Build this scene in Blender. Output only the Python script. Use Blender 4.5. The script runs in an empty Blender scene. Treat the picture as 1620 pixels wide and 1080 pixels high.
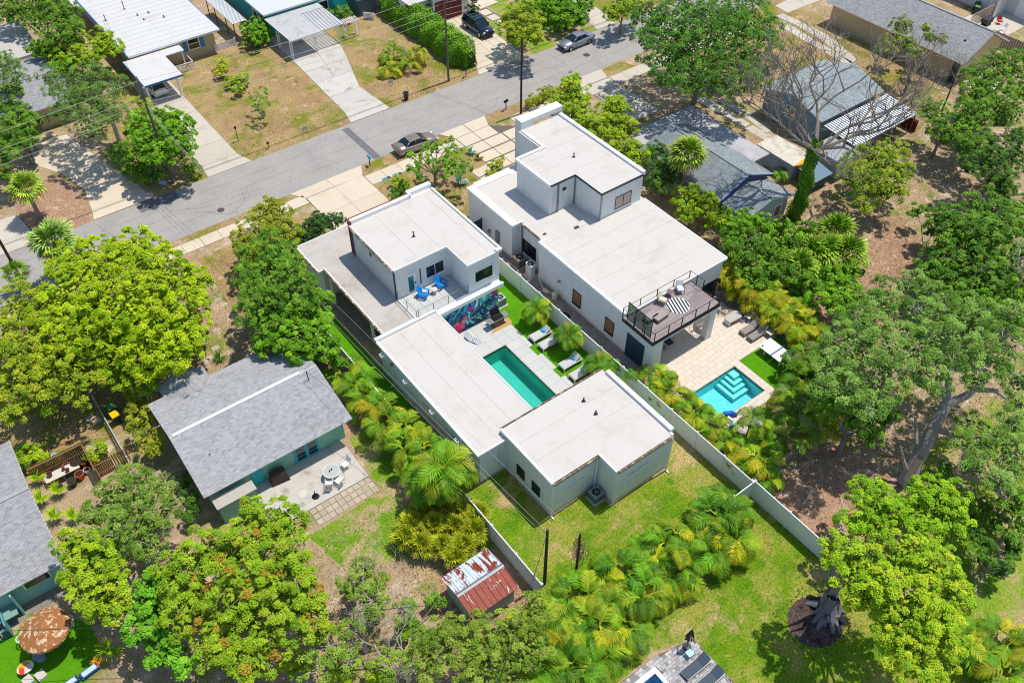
import bpy, math, random
import numpy as np
from mathutils import Vector, Matrix
from math import radians as RAD, sin, cos, pi
random.seed(7); RNG = np.random.default_rng(11)
SC = bpy.context.scene
COL = SC.collection
# ------------------------------------------------------------------ camera, sky, sun, exposure
cam = bpy.data.cameras.new('camera'); camo = bpy.data.objects.new('camera', cam); COL.objects.link(camo); SC.camera = camo
cam.sensor_width = 36.0; cam.sensor_fit = 'HORIZONTAL'; cam.lens = 1404.07/1620*36.0
cam.clip_start = 0.5; cam.clip_end = 3000
_p, _y, _r = 0.80716, 0.64648, 0.00266
_f = Vector((sin(_y)*cos(_p), cos(_y)*cos(_p), -sin(_p))); _rt = Vector((cos(_y), -sin(_y), 0)); _u = _rt.cross(_f)
_rr = cos(_r)*_rt + sin(_r)*_u; _uu = -sin(_r)*_rt + cos(_r)*_u
camo.matrix_world = Matrix(((_rr.x, _uu.x, -_f.x, 0), (_rr.y, _uu.y, -_f.y, 0), (_rr.z, _uu.z, -_f.z, 54.0), (0, 0, 0, 1)))
W = bpy.data.worlds.new('World'); SC.world = W; W.use_nodes = True
wn = W.node_tree; bg = wn.nodes['Background']; sky = wn.nodes.new('ShaderNodeTexSky')
sky.sky_type = 'NISHITA'; sky.sun_disc = False; sky.sun_elevation = RAD(70.4); sky.sun_rotation = RAD(93)
sky.air_density = 1.0; sky.dust_density = 0.6; sky.ozone_density = 1.0
wn.links.new(sky.outputs[0], bg.inputs[0]); bg.inputs[1].default_value = 0.12
sl = bpy.data.lights.new('sun', 'SUN'); sl.energy = 3.5; sl.angle = RAD(0.53); sl.color = (1.0, 0.94, 0.84)
so = bpy.data.objects.new('sun', sl); COL.objects.link(so)
so.rotation_euler = Vector((0.355, -0.02, 1.0)).to_track_quat('Z', 'Y').to_euler(); so.location = (60, 30, 80)
SC.view_settings.view_transform = 'Standard'; SC.view_settings.look = 'None'; SC.view_settings.gamma = 1.0
SC.view_settings.use_curve_mapping = False; SC.view_settings.exposure = 0.13
SC.render.engine = 'CYCLES'
SC.cycles.max_bounces = 6; SC.cycles.diffuse_bounces = 4; SC.cycles.glossy_bounces = 3; SC.cycles.transparent_max_bounces = 6
SC.cycles.transmission_bounces = 4; SC.cycles.use_denoising = True; SC.cycles.denoising_prefilter = 'NONE'; SC.cycles.denoising_input_passes = 'RGB_ALBEDO_NORMAL'; SC.cycles.filter_width = 1.1
# ------------------------------------------------------------------ materials
def lin(h):
    h = h.lstrip('#'); v = [int(h[i:i+2], 16)/255 for i in (0, 2, 4)]
    return tuple(((c/12.92) if c <= .04045 else ((c+.055)/1.055)**2.4) for c in v) + (1,)
def mixc(nt, fac, a, b, mode='MIX'):
    m = nt.nodes.new('ShaderNodeMix'); m.data_type = 'RGBA'; m.blend_type = mode
    if isinstance(fac, (int, float)): m.inputs[0].default_value = fac
    else: nt.links.new(fac, m.inputs[0])
    for s, v in ((6, a), (7, b)):
        if isinstance(v, tuple): m.inputs[s].default_value = v
        else: nt.links.new(v, m.inputs[s])
    return m.outputs[2]
def noise(nt, scale, detail=4, rough=.6, vec=None, dist=0.0):
    n = nt.nodes.new('ShaderNodeTexNoise'); n.inputs['Scale'].default_value = scale; n.inputs['Detail'].default_value = detail
    n.inputs['Roughness'].default_value = rough; n.inputs['Distortion'].default_value = dist
    if vec is not None: nt.links.new(vec, n.inputs['Vector'])
    return n.outputs['Fac']
def ramp(nt, fac, lo, hi):
    m = nt.nodes.new('ShaderNodeMapRange'); m.inputs[1].default_value = lo; m.inputs[2].default_value = hi
    m.interpolation_type = 'SMOOTHSTEP'; nt.links.new(fac, m.inputs[0]); return m.outputs[0]
def wpos(nt):
    return nt.nodes.new('ShaderNodeNewGeometry').outputs['Position']
def bump(nt, h, strength, dist, bs):
    b = nt.nodes.new('ShaderNodeBump'); b.inputs['Strength'].default_value = strength; b.inputs['Distance'].default_value = dist
    nt.links.new(h, b.inputs['Height']); nt.links.new(b.outputs[0], bs.inputs['Normal'])
def new(name):
    m = bpy.data.materials.new(name); m.use_nodes = True; nt = m.node_tree; return m, nt, nt.nodes['Principled BSDF']
MATS = {}
def mat(name, col, rough=.7, metal=0.0, var=.12, scale=3.0, spec=.3, bmp=0.0, bscale=40, attr=False, col2=None, thr=(.45, .7), scale2=1.0, objrand=0.0):
    """plain surface: base colour with a weathering noise, an optional second stain colour, an optional per-piece tint"""
    if name in MATS: return MATS[name]
    m, nt, b = new(name); c = lin(col) if isinstance(col, str) else col
    P = wpos(nt); n = noise(nt, scale, 5, .65, P)
    out = mixc(nt, n, tuple(x*(1-var) for x in c[:3])+(1,), tuple(min(1, x*(1+var)) for x in c[:3])+(1,))
    if col2:
        f = ramp(nt, noise(nt, scale2, 6, .7, P, .4), *thr)
        out = mixc(nt, f, out, lin(col2) if isinstance(col2, str) else col2)
    if attr:
        a = nt.nodes.new('ShaderNodeAttribute'); a.attribute_name = 'tint'; out = mixc(nt, 1.0, out, a.outputs['Color'], 'MULTIPLY')
    if objrand:
        oi = nt.nodes.new('ShaderNodeObjectInfo')
        mr = nt.nodes.new('ShaderNodeMapRange'); mr.inputs[3].default_value = 1-objrand; mr.inputs[4].default_value = 1+objrand
        nt.links.new(oi.outputs['Random'], mr.inputs[0])
        cb = nt.nodes.new('ShaderNodeCombineColor')
        for i in range(3): nt.links.new(mr.outputs[0], cb.inputs[i])
        out = mixc(nt, 1.0, out, cb.outputs[0], 'MULTIPLY')
    nt.links.new(out, b.inputs['Base Color']); b.inputs['Roughness'].default_value = rough; b.inputs['Metallic'].default_value = metal
    b.inputs['Specular IOR Level'].default_value = spec
    if bmp: bump(nt, noise(nt, bscale, 3, .6, P), bmp, .02, b)
    MATS[name] = m; return m
def ground_mat(name, layers, base, bmp=.5, fine=14):
    """layers: (colour, noise scale, lo, hi, seed offset) painted over base, plus fine grain"""
    m, nt, b = new(name); P = wpos(nt); out = base if isinstance(base, tuple) else lin(base)
    for i, (c, s, lo, hi, off) in enumerate(layers):
        mp = nt.nodes.new('ShaderNodeVectorMath'); mp.operation = 'ADD'; mp.inputs[1].default_value = (off, off*.7, 0); nt.links.new(P, mp.inputs[0])
        f = ramp(nt, noise(nt, s, 7, .68, mp.outputs[0], .3), lo, hi)
        out = mixc(nt, f, out, lin(c))
    n = noise(nt, fine, 6, .75, P)
    g = mixc(nt, ramp(nt, n, .3, .7), (.55, .55, .55, 1), (1.35, 1.35, 1.35, 1)); out = mixc(nt, 1.0, out, g, 'MULTIPLY')
    nt.links.new(out, b.inputs['Base Color']); b.inputs['Roughness'].default_value = .95; b.inputs['Specular IOR Level'].default_value = .1
    bump(nt, n, bmp, .08, b); MATS[name] = m; return m
def leaf_mat(name, rough=.55, trans=.3, obj=False):
    m, nt, b = new(name); a = nt.nodes.new('ShaderNodeAttribute'); a.attribute_name = 'tint'; c = a.outputs['Color']
    if obj:
        oi = nt.nodes.new('ShaderNodeObjectInfo'); c = mixc(nt, 1.0, c, oi.outputs['Color'], 'MULTIPLY')
        mr = nt.nodes.new('ShaderNodeMapRange'); mr.inputs[3].default_value = .6; mr.inputs[4].default_value = 1.3; nt.links.new(oi.outputs['Random'], mr.inputs[0])
        cb = nt.nodes.new('ShaderNodeCombineColor')
        for i in range(3): nt.links.new(mr.outputs[0], cb.inputs[i])
        c = mixc(nt, 1.0, c, cb.outputs[0], 'MULTIPLY')
    nt.links.new(c, b.inputs['Base Color']); b.inputs['Roughness'].default_value = rough; b.inputs['Specular IOR Level'].default_value = .18
    t = nt.nodes.new('ShaderNodeBsdfTranslucent'); nt.links.new(c, t.inputs[0]); mx = nt.nodes.new('ShaderNodeMixShader'); mx.inputs[0].default_value = trans
    nt.links.new(b.outputs[0], mx.inputs[1]); nt.links.new(t.outputs[0], mx.inputs[2]); nt.links.new(mx.outputs[0], nt.nodes['Material Output'].inputs[0])
    MATS[name] = m; return m
LEAF = leaf_mat('leaf', .6, .07); FROND = leaf_mat('palm_leaf', .5, .08, True)
def roof_mat(name, c0, c1, c2):
    """rolled roof sheet: broad smudges, dirt streaks, darker ponding rings and a few lap lines"""
    m, nt, b = new(name); P = wpos(nt); out = mixc(nt, ramp(nt, noise(nt, .45, 7, .7, P, .6), .45, .75), lin(c0), lin(c1))
    out = mixc(nt, ramp(nt, noise(nt, .9, 8, .75, P, 1.5), .62, .74), out, lin(c2))
    out = mixc(nt, mixc(nt, ramp(nt, noise(nt, 6, 5, .7, P), .3, .7), (0, 0, 0, 1), (1, 1, 1, 1)), mixc(nt, 1.0, out, (.95, .95, .95, 1), 'MULTIPLY'), out)
    nt.links.new(out, b.inputs['Base Color']); b.inputs['Roughness'].default_value = .75; b.inputs['Specular IOR Level'].default_value = .2
    bump(nt, noise(nt, 3, 5, .6, P), .12, .03, b); MATS[name] = m; return m
def stucco(name, c, dirt, grime):
    """painted render with rain streaks, blotches and splash dirt along the foot of the wall"""
    m, nt, b = new(name); P = wpos(nt); mp = nt.nodes.new('ShaderNodeMapping'); mp.inputs['Scale'].default_value = (3.2, 3.2, .22); nt.links.new(P, mp.inputs[0])
    out = mixc(nt, noise(nt, 1.0, 5, .6, P), lin(c), tuple(v*.93 for v in lin(c)[:3])+(1,))
    out = mixc(nt, mul(nt, ramp(nt, noise(nt, 1.0, 6, .7, mp.outputs[0]), .5, .78), .55), out, lin(dirt))
    sp = nt.nodes.new('ShaderNodeSeparateXYZ'); nt.links.new(P, sp.inputs[0]); a = nt.nodes.new('ShaderNodeMath'); a.operation = 'MULTIPLY_ADD'; a.inputs[1].default_value = .5; nt.links.new(noise(nt, 2.5, 5, .7, P), a.inputs[0]); nt.links.new(sp.outputs[2], a.inputs[2])
    out = mixc(nt, mul(nt, ramp(nt, a.outputs[0], .62, .25), .6), out, lin(grime))
    nt.links.new(out, b.inputs['Base Color']); b.inputs['Roughness'].default_value = .88; b.inputs['Specular IOR Level'].default_value = .12
    bump(nt, noise(nt, 14, 4, .6, P), .15, .02, b); MATS[name] = m; return m
def mul(nt, a, k):
    n = nt.nodes.new('ShaderNodeMath'); n.operation = 'MULTIPLY'; n.inputs[1].default_value = k; nt.links.new(a, n.inputs[0]); return n.outputs[0]
STUCCO = stucco('white_stucco', '#e3e7e7', '#a5a9a6', '#8d8373')
MEMB = roof_mat('white_roof_membrane', '#d3cfc9', '#c8c3bb', '#b0a89c')
MEMB2 = roof_mat('weathered_roof_membrane', '#c4bfb8', '#aba59c', '#8c857a')
METAL_ROOF_W = mat('white_coated_metal_roof', '#d6d5d4', .5, var=.03, scale=.5, col2='#c3c1be', thr=(.5, .8), scale2=.35)
TRIM = mat('white_trim', '#eceeee', .5, var=.02)
GUTTER = mat('brown_gutter', '#6b5a48', .6, var=.25, scale=6, col2='#c9b79c', thr=(.5, .6), scale2=3)
BLACKM = mat('black_metal', '#1b1e22', .45, .3, var=.1)
GREYM = mat('grey_metal', '#8d9296', .45, .5, var=.08)
DARKM = mat('dark_grey_plastic', '#3a3f44', .5, var=.1)
WHITEP = mat('white_paint', '#e9ebec', .4, var=.02)
VINYL = mat('white_vinyl', '#e6eaec', .4, var=.02, scale=2)
CONC = mat('concrete', '#c8c0b2', .9, var=.09, scale=1.3, col2='#a39b90', thr=(.5, .8), scale2=.5, bmp=.2, bscale=25, objrand=.05)
CONC2 = mat('cream_concrete', '#d6c9b4', .9, var=.05, scale=1.0, col2='#c4b49b', thr=(.5, .8), scale2=.45, bmp=.15, bscale=25, objrand=.03)
CONC3 = mat('stained_concrete', '#c9c4bb', .9, var=.14, scale=1.0, col2='#8c877f', thr=(.52, .75), scale2=.7, bmp=.2, bscale=25, objrand=.05)
JOINT = mat('dark_joint', '#6f675c', .95, var=.2)
GLASS = mat('dark_window_glass', '#16242c', .06, var=.3, scale=.8, spec=.9)
GLASS2 = mat('teal_window_glass', '#2c6f78', .08, var=.2, scale=1.2, spec=.8)
TAN = mat('tan_wall', '#c2b08e', .85, var=.05, scale=2)
TEALW = mat('teal_wall', '#2fa7ae', .8, var=.05, scale=2)
MINT = mat('mint_wall', '#8fc9b2', .8, var=.08, scale=2)
SHING = mat('grey_shingle', '#a9aaac', .9, var=.1, scale=2, attr=True, col2='#9a9997', thr=(.5, .8), scale2=.5, bmp=.2, bscale=30)
SHING2 = mat('dark_grey_shingle', '#8d979a', .9, var=.14, scale=2, attr=True, col2='#b0b5b3', thr=(.5, .8), scale2=.8, bmp=.2)
BARK = mat('bark', '#8a8176', .95, var=.35, scale=5, bmp=.7, bscale=12)
BARKD = mat('dark_bark', '#4d4a4b', .95, var=.4, scale=6, bmp=.9, bscale=9)
TWIG = mat('pale_bare_twig', '#b9b0a4', .9, var=.25, scale=8)
WOODF = mat('brown_fence_wood', '#8a6544', .85, var=.25, scale=4, objrand=.15)
WOODG = mat('grey_fence_wood', '#8f8379', .9, var=.2, scale=5, objrand=.15)
POLE = mat('utility_pole_wood', '#6e665c', .9, var=.25, scale=3)
WIRE = mat('overhead_wire', '#b8b8b6', .5, var=.1)
WIRED = mat('dark_overhead_wire', '#3a3a3c', .5, var=.1)
GLASSY = None
PAPER = mat('painted_art_and_reflection', (1, 1, 1, 1), .6, var=.03, attr=True)
TILEG = mat('pale_grey_tile', '#c6c7c4', .6, var=.04, scale=1.5, objrand=.03)
TRAV = mat('travertine', '#ddd0c0', .7, var=.06, scale=2, objrand=.04)
STONE = mat('paver_stone', '#b9ae9b', .9, var=.12, scale=3, objrand=.12, bmp=.3)
TURF = ground_mat('synthetic_turf', [('#4a8a10', 1.2, .4, .8, 3)], '#5c9c14', .4, 22)
RUBBER = mat('black_rubber', '#17181a', .7, var=.1)
CHROME = mat('wheel_rim', '#b7bbc0', .25, .8, var=.05)
def water_mat(name, tint, rough=.03, scale=2.2):
    m, nt, b = new(name); P = wpos(nt)
    tr = nt.nodes.new('ShaderNodeBsdfTransparent'); tr.inputs[0].default_value = tint
    gl = nt.nodes.new('ShaderNodeBsdfGlossy'); gl.inputs['Roughness'].default_value = rough; gl.inputs[0].default_value = (1, 1, 1, 1)
    fr = nt.nodes.new('ShaderNodeFresnel'); fr.inputs[0].default_value = 1.33
    bp = nt.nodes.new('ShaderNodeBump'); bp.inputs['Strength'].default_value = .5; bp.inputs['Distance'].default_value = .05
    nt.links.new(noise(nt, scale, 5, .6, P, 1.0), bp.inputs['Height']); nt.links.new(bp.outputs[0], gl.inputs['Normal']); nt.links.new(bp.outputs[0], fr.inputs['Normal'])
    mx = nt.nodes.new('ShaderNodeMixShader'); nt.links.new(fr.outputs[0], mx.inputs[0]); nt.links.new(tr.outputs[0], mx.inputs[1]); nt.links.new(gl.outputs[0], mx.inputs[2])
    nt.links.new(mx.outputs[0], nt.nodes['Material Output'].inputs[0]); return m
# ------------------------------------------------------------------ mesh helpers
class MB:
    """collects shapes in world (or local) coordinates and links them as ONE mesh object"""
    def __init__(s): s.v = []; s.f = []; s.m = []; s.t = []; s.mi = 0; s.tint = (1, 1, 1); s.sm = []; s.smooth = False
    def add(s, vs, fs):
        o = len(s.v); s.v += [tuple(p) for p in vs]
        for f in fs: s.f.append([i+o for i in f]); s.m.append(s.mi); s.t.append(s.tint); s.sm.append(s.smooth)
        return s
    def box(s, x0, y0, z0, x1, y1, z1):
        if x0 > x1: x0, x1 = x1, x0
        if y0 > y1: y0, y1 = y1, y0
        return s.add([(x0, y0, z0), (x1, y0, z0), (x1, y1, z0), (x0, y1, z0), (x0, y0, z1), (x1, y0, z1), (x1, y1, z1), (x0, y1, z1)],
                     [(0, 3, 2, 1), (4, 5, 6, 7), (0, 1, 5, 4), (1, 2, 6, 5), (2, 3, 7, 6), (3, 0, 4, 7)])
    def rbox(s, cx, cy, z0, w, d, h, a=0, taper=1.0):
        c, q = cos(a), sin(a); vs = []
        for z, k in ((z0, 1), (z0+h, taper)):
            for x, y in ((-w/2, -d/2), (w/2, -d/2), (w/2, d/2), (-w/2, d/2)): vs.append((cx+(x*c-y*q)*k, cy+(x*q+y*c)*k, z))
        return s.add(vs, [(0, 3, 2, 1), (4, 5, 6, 7), (0, 1, 5, 4), (1, 2, 6, 5), (2, 3, 7, 6), (3, 0, 4, 7)])
    def prism(s, poly, z0, z1):
        n = len(poly); A = sum(poly[i][0]*poly[(i+1) % n][1]-poly[(i+1) % n][0]*poly[i][1] for i in range(n))
        if A < 0: poly = poly[::-1]
        vs = [(x, y, z0) for x, y in poly]+[(x, y, z1) for x, y in poly]
        return s.add(vs, [tuple(range(n))[::-1], tuple(range(n, 2*n))]+[(i, (i+1) % n, n+(i+1) % n, n+i) for i in range(n)])
    def quad(s, a, b, c, d): return s.add([a, b, c, d], [(0, 1, 2, 3)])
    def slab(s, pts, th):
        """thick sheet below four or more coplanar-ish top points"""
        n = len(pts); a, b, c = Vector(pts[0]), Vector(pts[1]), Vector(pts[2]); nn = (b-a).cross(c-b).normalized()
        if nn.z < 0: pts = pts[::-1]; nn = -nn
        lo = [tuple(Vector(p)-nn*th) for p in pts]
        return s.add(list(pts)+lo, [tuple(range(n)), tuple(range(2*n-1, n-1, -1))]+[((i+1) % n, i, n+i, n+(i+1) % n) for i in range(n)])
    def tube(s, pts, r, n=6, cap=True):
        pts = [Vector(p) for p in pts]; rs = r if isinstance(r, (list, tuple)) else [r]*len(pts); rings = []; o = []
        for i, p in enumerate(pts):
            d = (pts[min(i+1, len(pts)-1)]-pts[max(i-1, 0)]).normalized()
            a = d.cross(Vector((0, 0, 1)) if abs(d.z) < .9 else Vector((1, 0, 0))).normalized(); b = d.cross(a)
            rings.append([p+rs[i]*(cos(2*pi*k/n)*a+sin(2*pi*k/n)*b) for k in range(n)])
        for q in rings: o += q
        fs = [(i*n+k, i*n+(k+1) % n, (i+1)*n+(k+1) % n, (i+1)*n+k) for i in range(len(pts)-1) for k in range(n)]
        if cap: fs += [tuple(range(n))[::-1], tuple(range((len(pts)-1)*n, len(pts)*n))]
        return s.add(o, fs)
    def lathe(s, cx, cy, prof, n=16):
        """prof: list of (radius, z) from bottom to top"""
        vs = [(cx+r*cos(2*pi*k/n), cy+r*sin(2*pi*k/n), z) for r, z in prof for k in range(n)]
        fs = [(i*n+k, i*n+(k+1) % n, (i+1)*n+(k+1) % n, (i+1)*n+k) for i in range(len(prof)-1) for k in range(n)]
        fs += [tuple(range(n))[::-1], tuple(range((len(prof)-1)*n, len(prof)*n))]
        return s.add(vs, fs)
    def mesh(s, name, mats, off=(0, 0, 0)):
        me = bpy.data.meshes.new(name)
        ox, oy, oz = off
        me.from_pydata([(x-ox, y-oy, z-oz) for x, y, z in s.v], [], s.f)
        for mm in (mats if isinstance(mats, (list, tuple)) else [mats]): me.materials.append(mm)
        me.polygons.foreach_set('material_index', s.m); me.polygons.foreach_set('use_smooth', s.sm)
        if any(t != (1, 1, 1) for t in s.t) or any(getattr(mm, 'name', '') in ('painted_art_and_reflection', 'grey_shingle', 'dark_grey_shingle') for mm in me.materials):
            at = me.color_attributes.new('tint', 'FLOAT_COLOR', 'CORNER'); buf = []
            for p, t in zip(s.f, s.t): buf += (list(t)+[1.0])*len(p)
            at.data.foreach_set('color', buf)
        me.update(); return me
    def build(s, name, mats, parent=None, label=None, kind=None):
        off = wloc(parent); me = s.mesh(name, mats, off)
        o = bpy.data.objects.new(name, me); COL.objects.link(o)
        if parent is not None: o.parent = parent
        if label: o['label'] = label
        if kind: o['kind'] = kind
        return o
def ordinal(i): return ('first', 'second', 'third', 'fourth', 'fifth', 'sixth', 'seventh', 'eighth', 'ninth', 'tenth', 'eleventh', 'twelfth', 'thirteenth', 'fourteenth', 'fifteenth', 'sixteenth', 'seventeenth', 'eighteenth', 'nineteenth', 'twentieth', 'twenty-first', 'twenty-second', 'twenty-third', 'twenty-fourth', 'twenty-fifth', 'twenty-sixth')[i]
def wloc(o):
    x = y = z = 0.0
    while o is not None: x += o.location.x; y += o.location.y; z += o.location.z; o = o.parent
    return (x, y, z)
def thing(name, label, cat, loc=(0, 0, 0), group=None, rotz=0.0):
    o = bpy.data.objects.new(name, None); COL.objects.link(o); o.location = loc; o.rotation_euler[2] = rotz
    o.empty_display_size = .2; o['label'] = label; o['category'] = cat
    if group: o['group'] = group
    return o
def tag(o, label, cat, group=None):
    o['label'] = label; o['category'] = cat
    if group: o['group'] = group
    return o
def part(name, me, parent, loc=(0, 0, 0), rot=(0, 0, 0), scale=(1, 1, 1), color=None, kind=None, label=None):
    o = bpy.data.objects.new(name, me); COL.objects.link(o); o.parent = parent; o.location = loc; o.rotation_euler = rot; o.scale = scale
    if color: o.color = color
    if kind: o['kind'] = kind
    if label: o['label'] = label
    return o
def copy_tree(o, parent=None):
    c = o.copy(); COL.objects.link(c); c.parent = parent
    for ch in list(o.children): copy_tree(ch, c)
    return c
def dup(root, loc, rotz, label, group=None, scale=None):
    r = copy_tree(root); r.location = loc; r.rotation_euler[2] = rotz; r['label'] = label
    if group: r['group'] = group
    if scale: r.scale = scale
    return r
SEP = {'roof_edge', 'gutter', 'downspout', 'fascia', 'shutter', 'rail', 'leg', 'parapet', 'sliding_door', 'pedestal', 'skylight', 'wheel'}
def B(name, mats, parent, *boxes, label=None, kind=None):
    if name in SEP and len(boxes) > 1:
        r = [B(name, mats, parent, b, label=label, kind=kind) for b in boxes]; return r[0]
    m = MB()
    for b in boxes: m.box(*b)
    return m.build(name, mats, parent, label, kind)
def struct(name, mb, mats): return mb.build(name, mats, None, kind='structure')
_tile_cache = {}
def piece(name, x0, y0, x1, y1, zt, th, m, parent, drop=0.0):
    """one slab, tile or board; alike pieces share one mesh"""
    k = (name, round(x1-x0, 3), round(y1-y0, 3), th, m.name)
    if k not in _tile_cache:
        w, d = (x1-x0)/2, (y1-y0)/2; e = min(.008, w*.1); mb = MB()
        mb.add([(-w, -d, -th), (w, -d, -th), (w, d, -th), (-w, d, -th), (-w, -d, -e), (w, -d, -e), (w, d, -e), (-w, d, -e),
                (-w+e, -d+e, 0), (w-e, -d+e, 0), (w-e, d-e, 0), (-w+e, d-e, 0)],
               [(0, 1, 5, 4), (1, 2, 6, 5), (2, 3, 7, 6), (3, 0, 4, 7), (4, 5, 9, 8), (5, 6, 10, 9), (6, 7, 11, 10), (7, 4, 8, 11), (8, 9, 10, 11)])
        _tile_cache[k] = mb.mesh(name, m)
    px, py, pz = wloc(parent)
    return part(name, _tile_cache[k], parent, ((x0+x1)/2-px, (y0+y1)/2-py, zt-drop-pz))
def poly_slab(name, pts, zt, th, m, parent=None, kind=None):
    mb = MB(); mb.prism(pts, zt-th, zt); return mb.build(name, m, parent, kind=kind)
def shingles(parent, o, u, v, L, H, m, test=None, e=.17, w=.28, base=1.0):
    """courses of separate tabs lapped up a roof plane; o = eave corner, u along the eave, v up the slope"""
    o, u, v = Vector(o), Vector(u).normalized(), Vector(v).normalized(); n = u.cross(v).normalized()
    if n.z < 0: n = -n
    mb = MB(); rr = random.Random(int(o.x*7+o.y*13+L)); rows = int(H/e)
    for j in range(rows):
        y = j*e; off = (j % 2)*w*.5 - w; k = 0
        while off < L:
            x0 = max(0, off); x1 = min(L, off+w*.95); off += w
            if x1-x0 < .04: continue
            if test and not test((x0+x1)/2, y+e/2): continue
            g = rr.choice((.84, .9, .95, 1.0, 1.0, 1.05, 1.1))*base; g *= rr.uniform(.95, 1.05); mb.tint = (g, g, g*1.01)
            t = .022+rr.random()*.012
            a = o+u*x0+v*(y-.02)+n*t; b = o+u*x1+v*(y-.02)+n*t; c = o+u*x1+v*min(H, y+e+.03)+n*.008; d = o+u*x0+v*min(H, y+e+.03)+n*.008
            a2 = o+u*x0+v*(y-.02); b2 = o+u*x1+v*(y-.02)
            if (b-a).cross(c-b).dot(n) > 0: mb.quad(a, b, c, d); mb.quad(a2, b2, b, a)
            else: mb.quad(d, c, b, a); mb.quad(a, b, b2, a2)
    return mb.build('shingles', m, parent, kind='stuff')
def window(parent, axis, p, a0, a1, z0, z1, glass=None, frame=None, side=-1, mull=1, f=.06, sill=False):
    """window on a wall plane: axis 'x' = wall at x=p (a along y); axis 'y' = wall at y=p (a along x); side = outward sign"""
    glass = glass or GLASS; frame = frame or TRIM; q = side
    def bx(mb, d0, d1, a, b, c, d):
        if axis == 'x': mb.box(p+q*d0, a, c, p+q*d1, b, d)
        else: mb.box(a, p+q*d0, c, b, p+q*d1, d)
    m = MB(); bx(m, -.02, .05, a0-f, a0, z0-f, z1+f); bx(m, -.02, .05, a1, a1+f, z0-f, z1+f); bx(m, -.02, .05, a0, a1, z1, z1+f); bx(m, -.02, .052, a0, a1, z0-f, z0)
    for i in range(1, mull): c = a0+(a1-a0)*i/mull; bx(m, -.01, .045, c-.025, c+.025, z0, z1)
    w = m.build('window', frame, parent)
    m = MB(); bx(m, -.02, .018, a0, a1, z0, z1); m.build('pane', glass, w)
    if sill: m = MB(); bx(m, 0, .1, a0-f-.04, a1+f+.04, z0-f-.08, z0-f-.003); m.build('sill', frame, w)
    return w
# ------------------------------------------------------------------ the setting: ground, road, walks, drives, lawns
def sheet(name, rect, z, m, holes=()):
    x0, y0, x1, y1 = rect
    xs = sorted({x0, x1, *[min(max(v, x0), x1) for h in holes for v in (h[0], h[2])]}); ys = sorted({y0, y1, *[min(max(v, y0), y1) for h in holes for v in (h[1], h[3])]})
    mb = MB()
    for i in range(len(xs)-1):
        for j in range(len(ys)-1):
            cx, cy = (xs[i]+xs[i+1])/2, (ys[j]+ys[j+1])/2
            if any(h[0] < cx < h[2] and h[1] < cy < h[3] for h in holes): continue
            mb.quad((xs[i], ys[j], z), (xs[i+1], ys[j], z), (xs[i+1], ys[j+1], z), (xs[i], ys[j+1], z))
    return struct(name, mb, m)
POOLS = [(28.03, 34.45, 30.42, 41.25), (38.85, 24.8, 44.05, 28.05), (17.0, 6.0, 21.12, 13.16)]
SOIL = ground_mat('soil_and_leaf_litter', [('#a18a68', .35, .45, .7, 9), ('#8f9448', .25, .5, .64, 30), ('#6c7f2c', .2, .56, .7, 50), ('#d8c4ab', .7, .5, .7, 70), ('#80654a', 1.6, .6, .8, 15)], '#bba283', 1.0, 9)
DRY = ground_mat('dry_lawn', [('#a98b68', .3, .42, .62, 3), ('#83882f', .22, .47, .62, 23), ('#d3b895', .8, .55, .72, 41), ('#66751f', .5, .58, .72, 61), ('#8a6c4b', 1.7, .6, .8, 77)], '#b39a6c', .8, 8)
GRASS = ground_mat('green_lawn', [('#5c8a17', .5, .4, .65, 5), ('#a3a24a', .3, .44, .62, 25), ('#c4ab78', .25, .53, .66, 47), ('#4a7410', 1.4, .58, .78, 33), ('#b3a660', .9, .58, .72, 83)], '#78981f', 1.0, 7)
PATCHY = ground_mat('patchy_lawn', [('#6f9a22', .3, .4, .58, 13), ('#bba47c', .26, .46, .58, 65), ('#8aa53a', .7, .55, .75, 25), ('#a5886b', .6, .64, .8, 37)], '#93a53f', .9, 7)
MULCH = ground_mat('brown_mulch', [('#9c7a60', .5, .45, .75, 6), ('#d8bda6', 1.2, .5, .7, 26), ('#6b5241', 2.2, .6, .8, 46)], '#b8947a', 1.0, 9)
GRAVEL = ground_mat('grey_gravel', [('#8b8179', 1.0, .4, .7, 6), ('#bfb5aa', 3, .55, .75, 26)], '#a39a91', 1.0, 16)
BURNT = ground_mat('dark_mulch_ring', [('#2b2628', 1.2, .4, .7, 6), ('#6b4a44', .8, .55, .75, 16)], '#6b5b57', 1.0, 9)
ASPH = ground_mat('sun_bleached_asphalt', [('#a3a09c', .35, .4, .7, 3), ('#94918d', 1.1, .62, .8, 13), ('#bab7b2', .25, .6, .8, 43)], '#ada9a4', .25, 26)
ASPHD = ground_mat('fresh_asphalt_patch', [('#7f7f82', 1.0, .4, .7, 3)], '#77777a', .25, 26)
sheet('ground', (-900, -900, 1100, 1200), 0.0, SOIL, POOLS)
def lawn(name, pts, m, z=.006):
    """irregular edge: subdivide and jitter the outline"""
    out = []; rr = random.Random(int(pts[0][0]*31+pts[0][1]))
    for i, a in enumerate(pts):
        b = pts[(i+1) % len(pts)]; L = math.dist(a, b); n = max(1, int(L/1.2))
        for k in range(n):
            t = k/n; j = .12 if k else 0; out.append((a[0]+(b[0]-a[0])*t+rr.uniform(-j, j), a[1]+(b[1]-a[1])*t+rr.uniform(-j, j)))
    mb = MB(); A = sum(out[i][0]*out[(i+1) % len(out)][1]-out[(i+1) % len(out)][0]*out[i][1] for i in range(len(out)))
    if A < 0: out = out[::-1]
    mb.add([(x, y, z) for x, y in out], [tuple(range(len(out)))]); return struct(name, mb, m)
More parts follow.
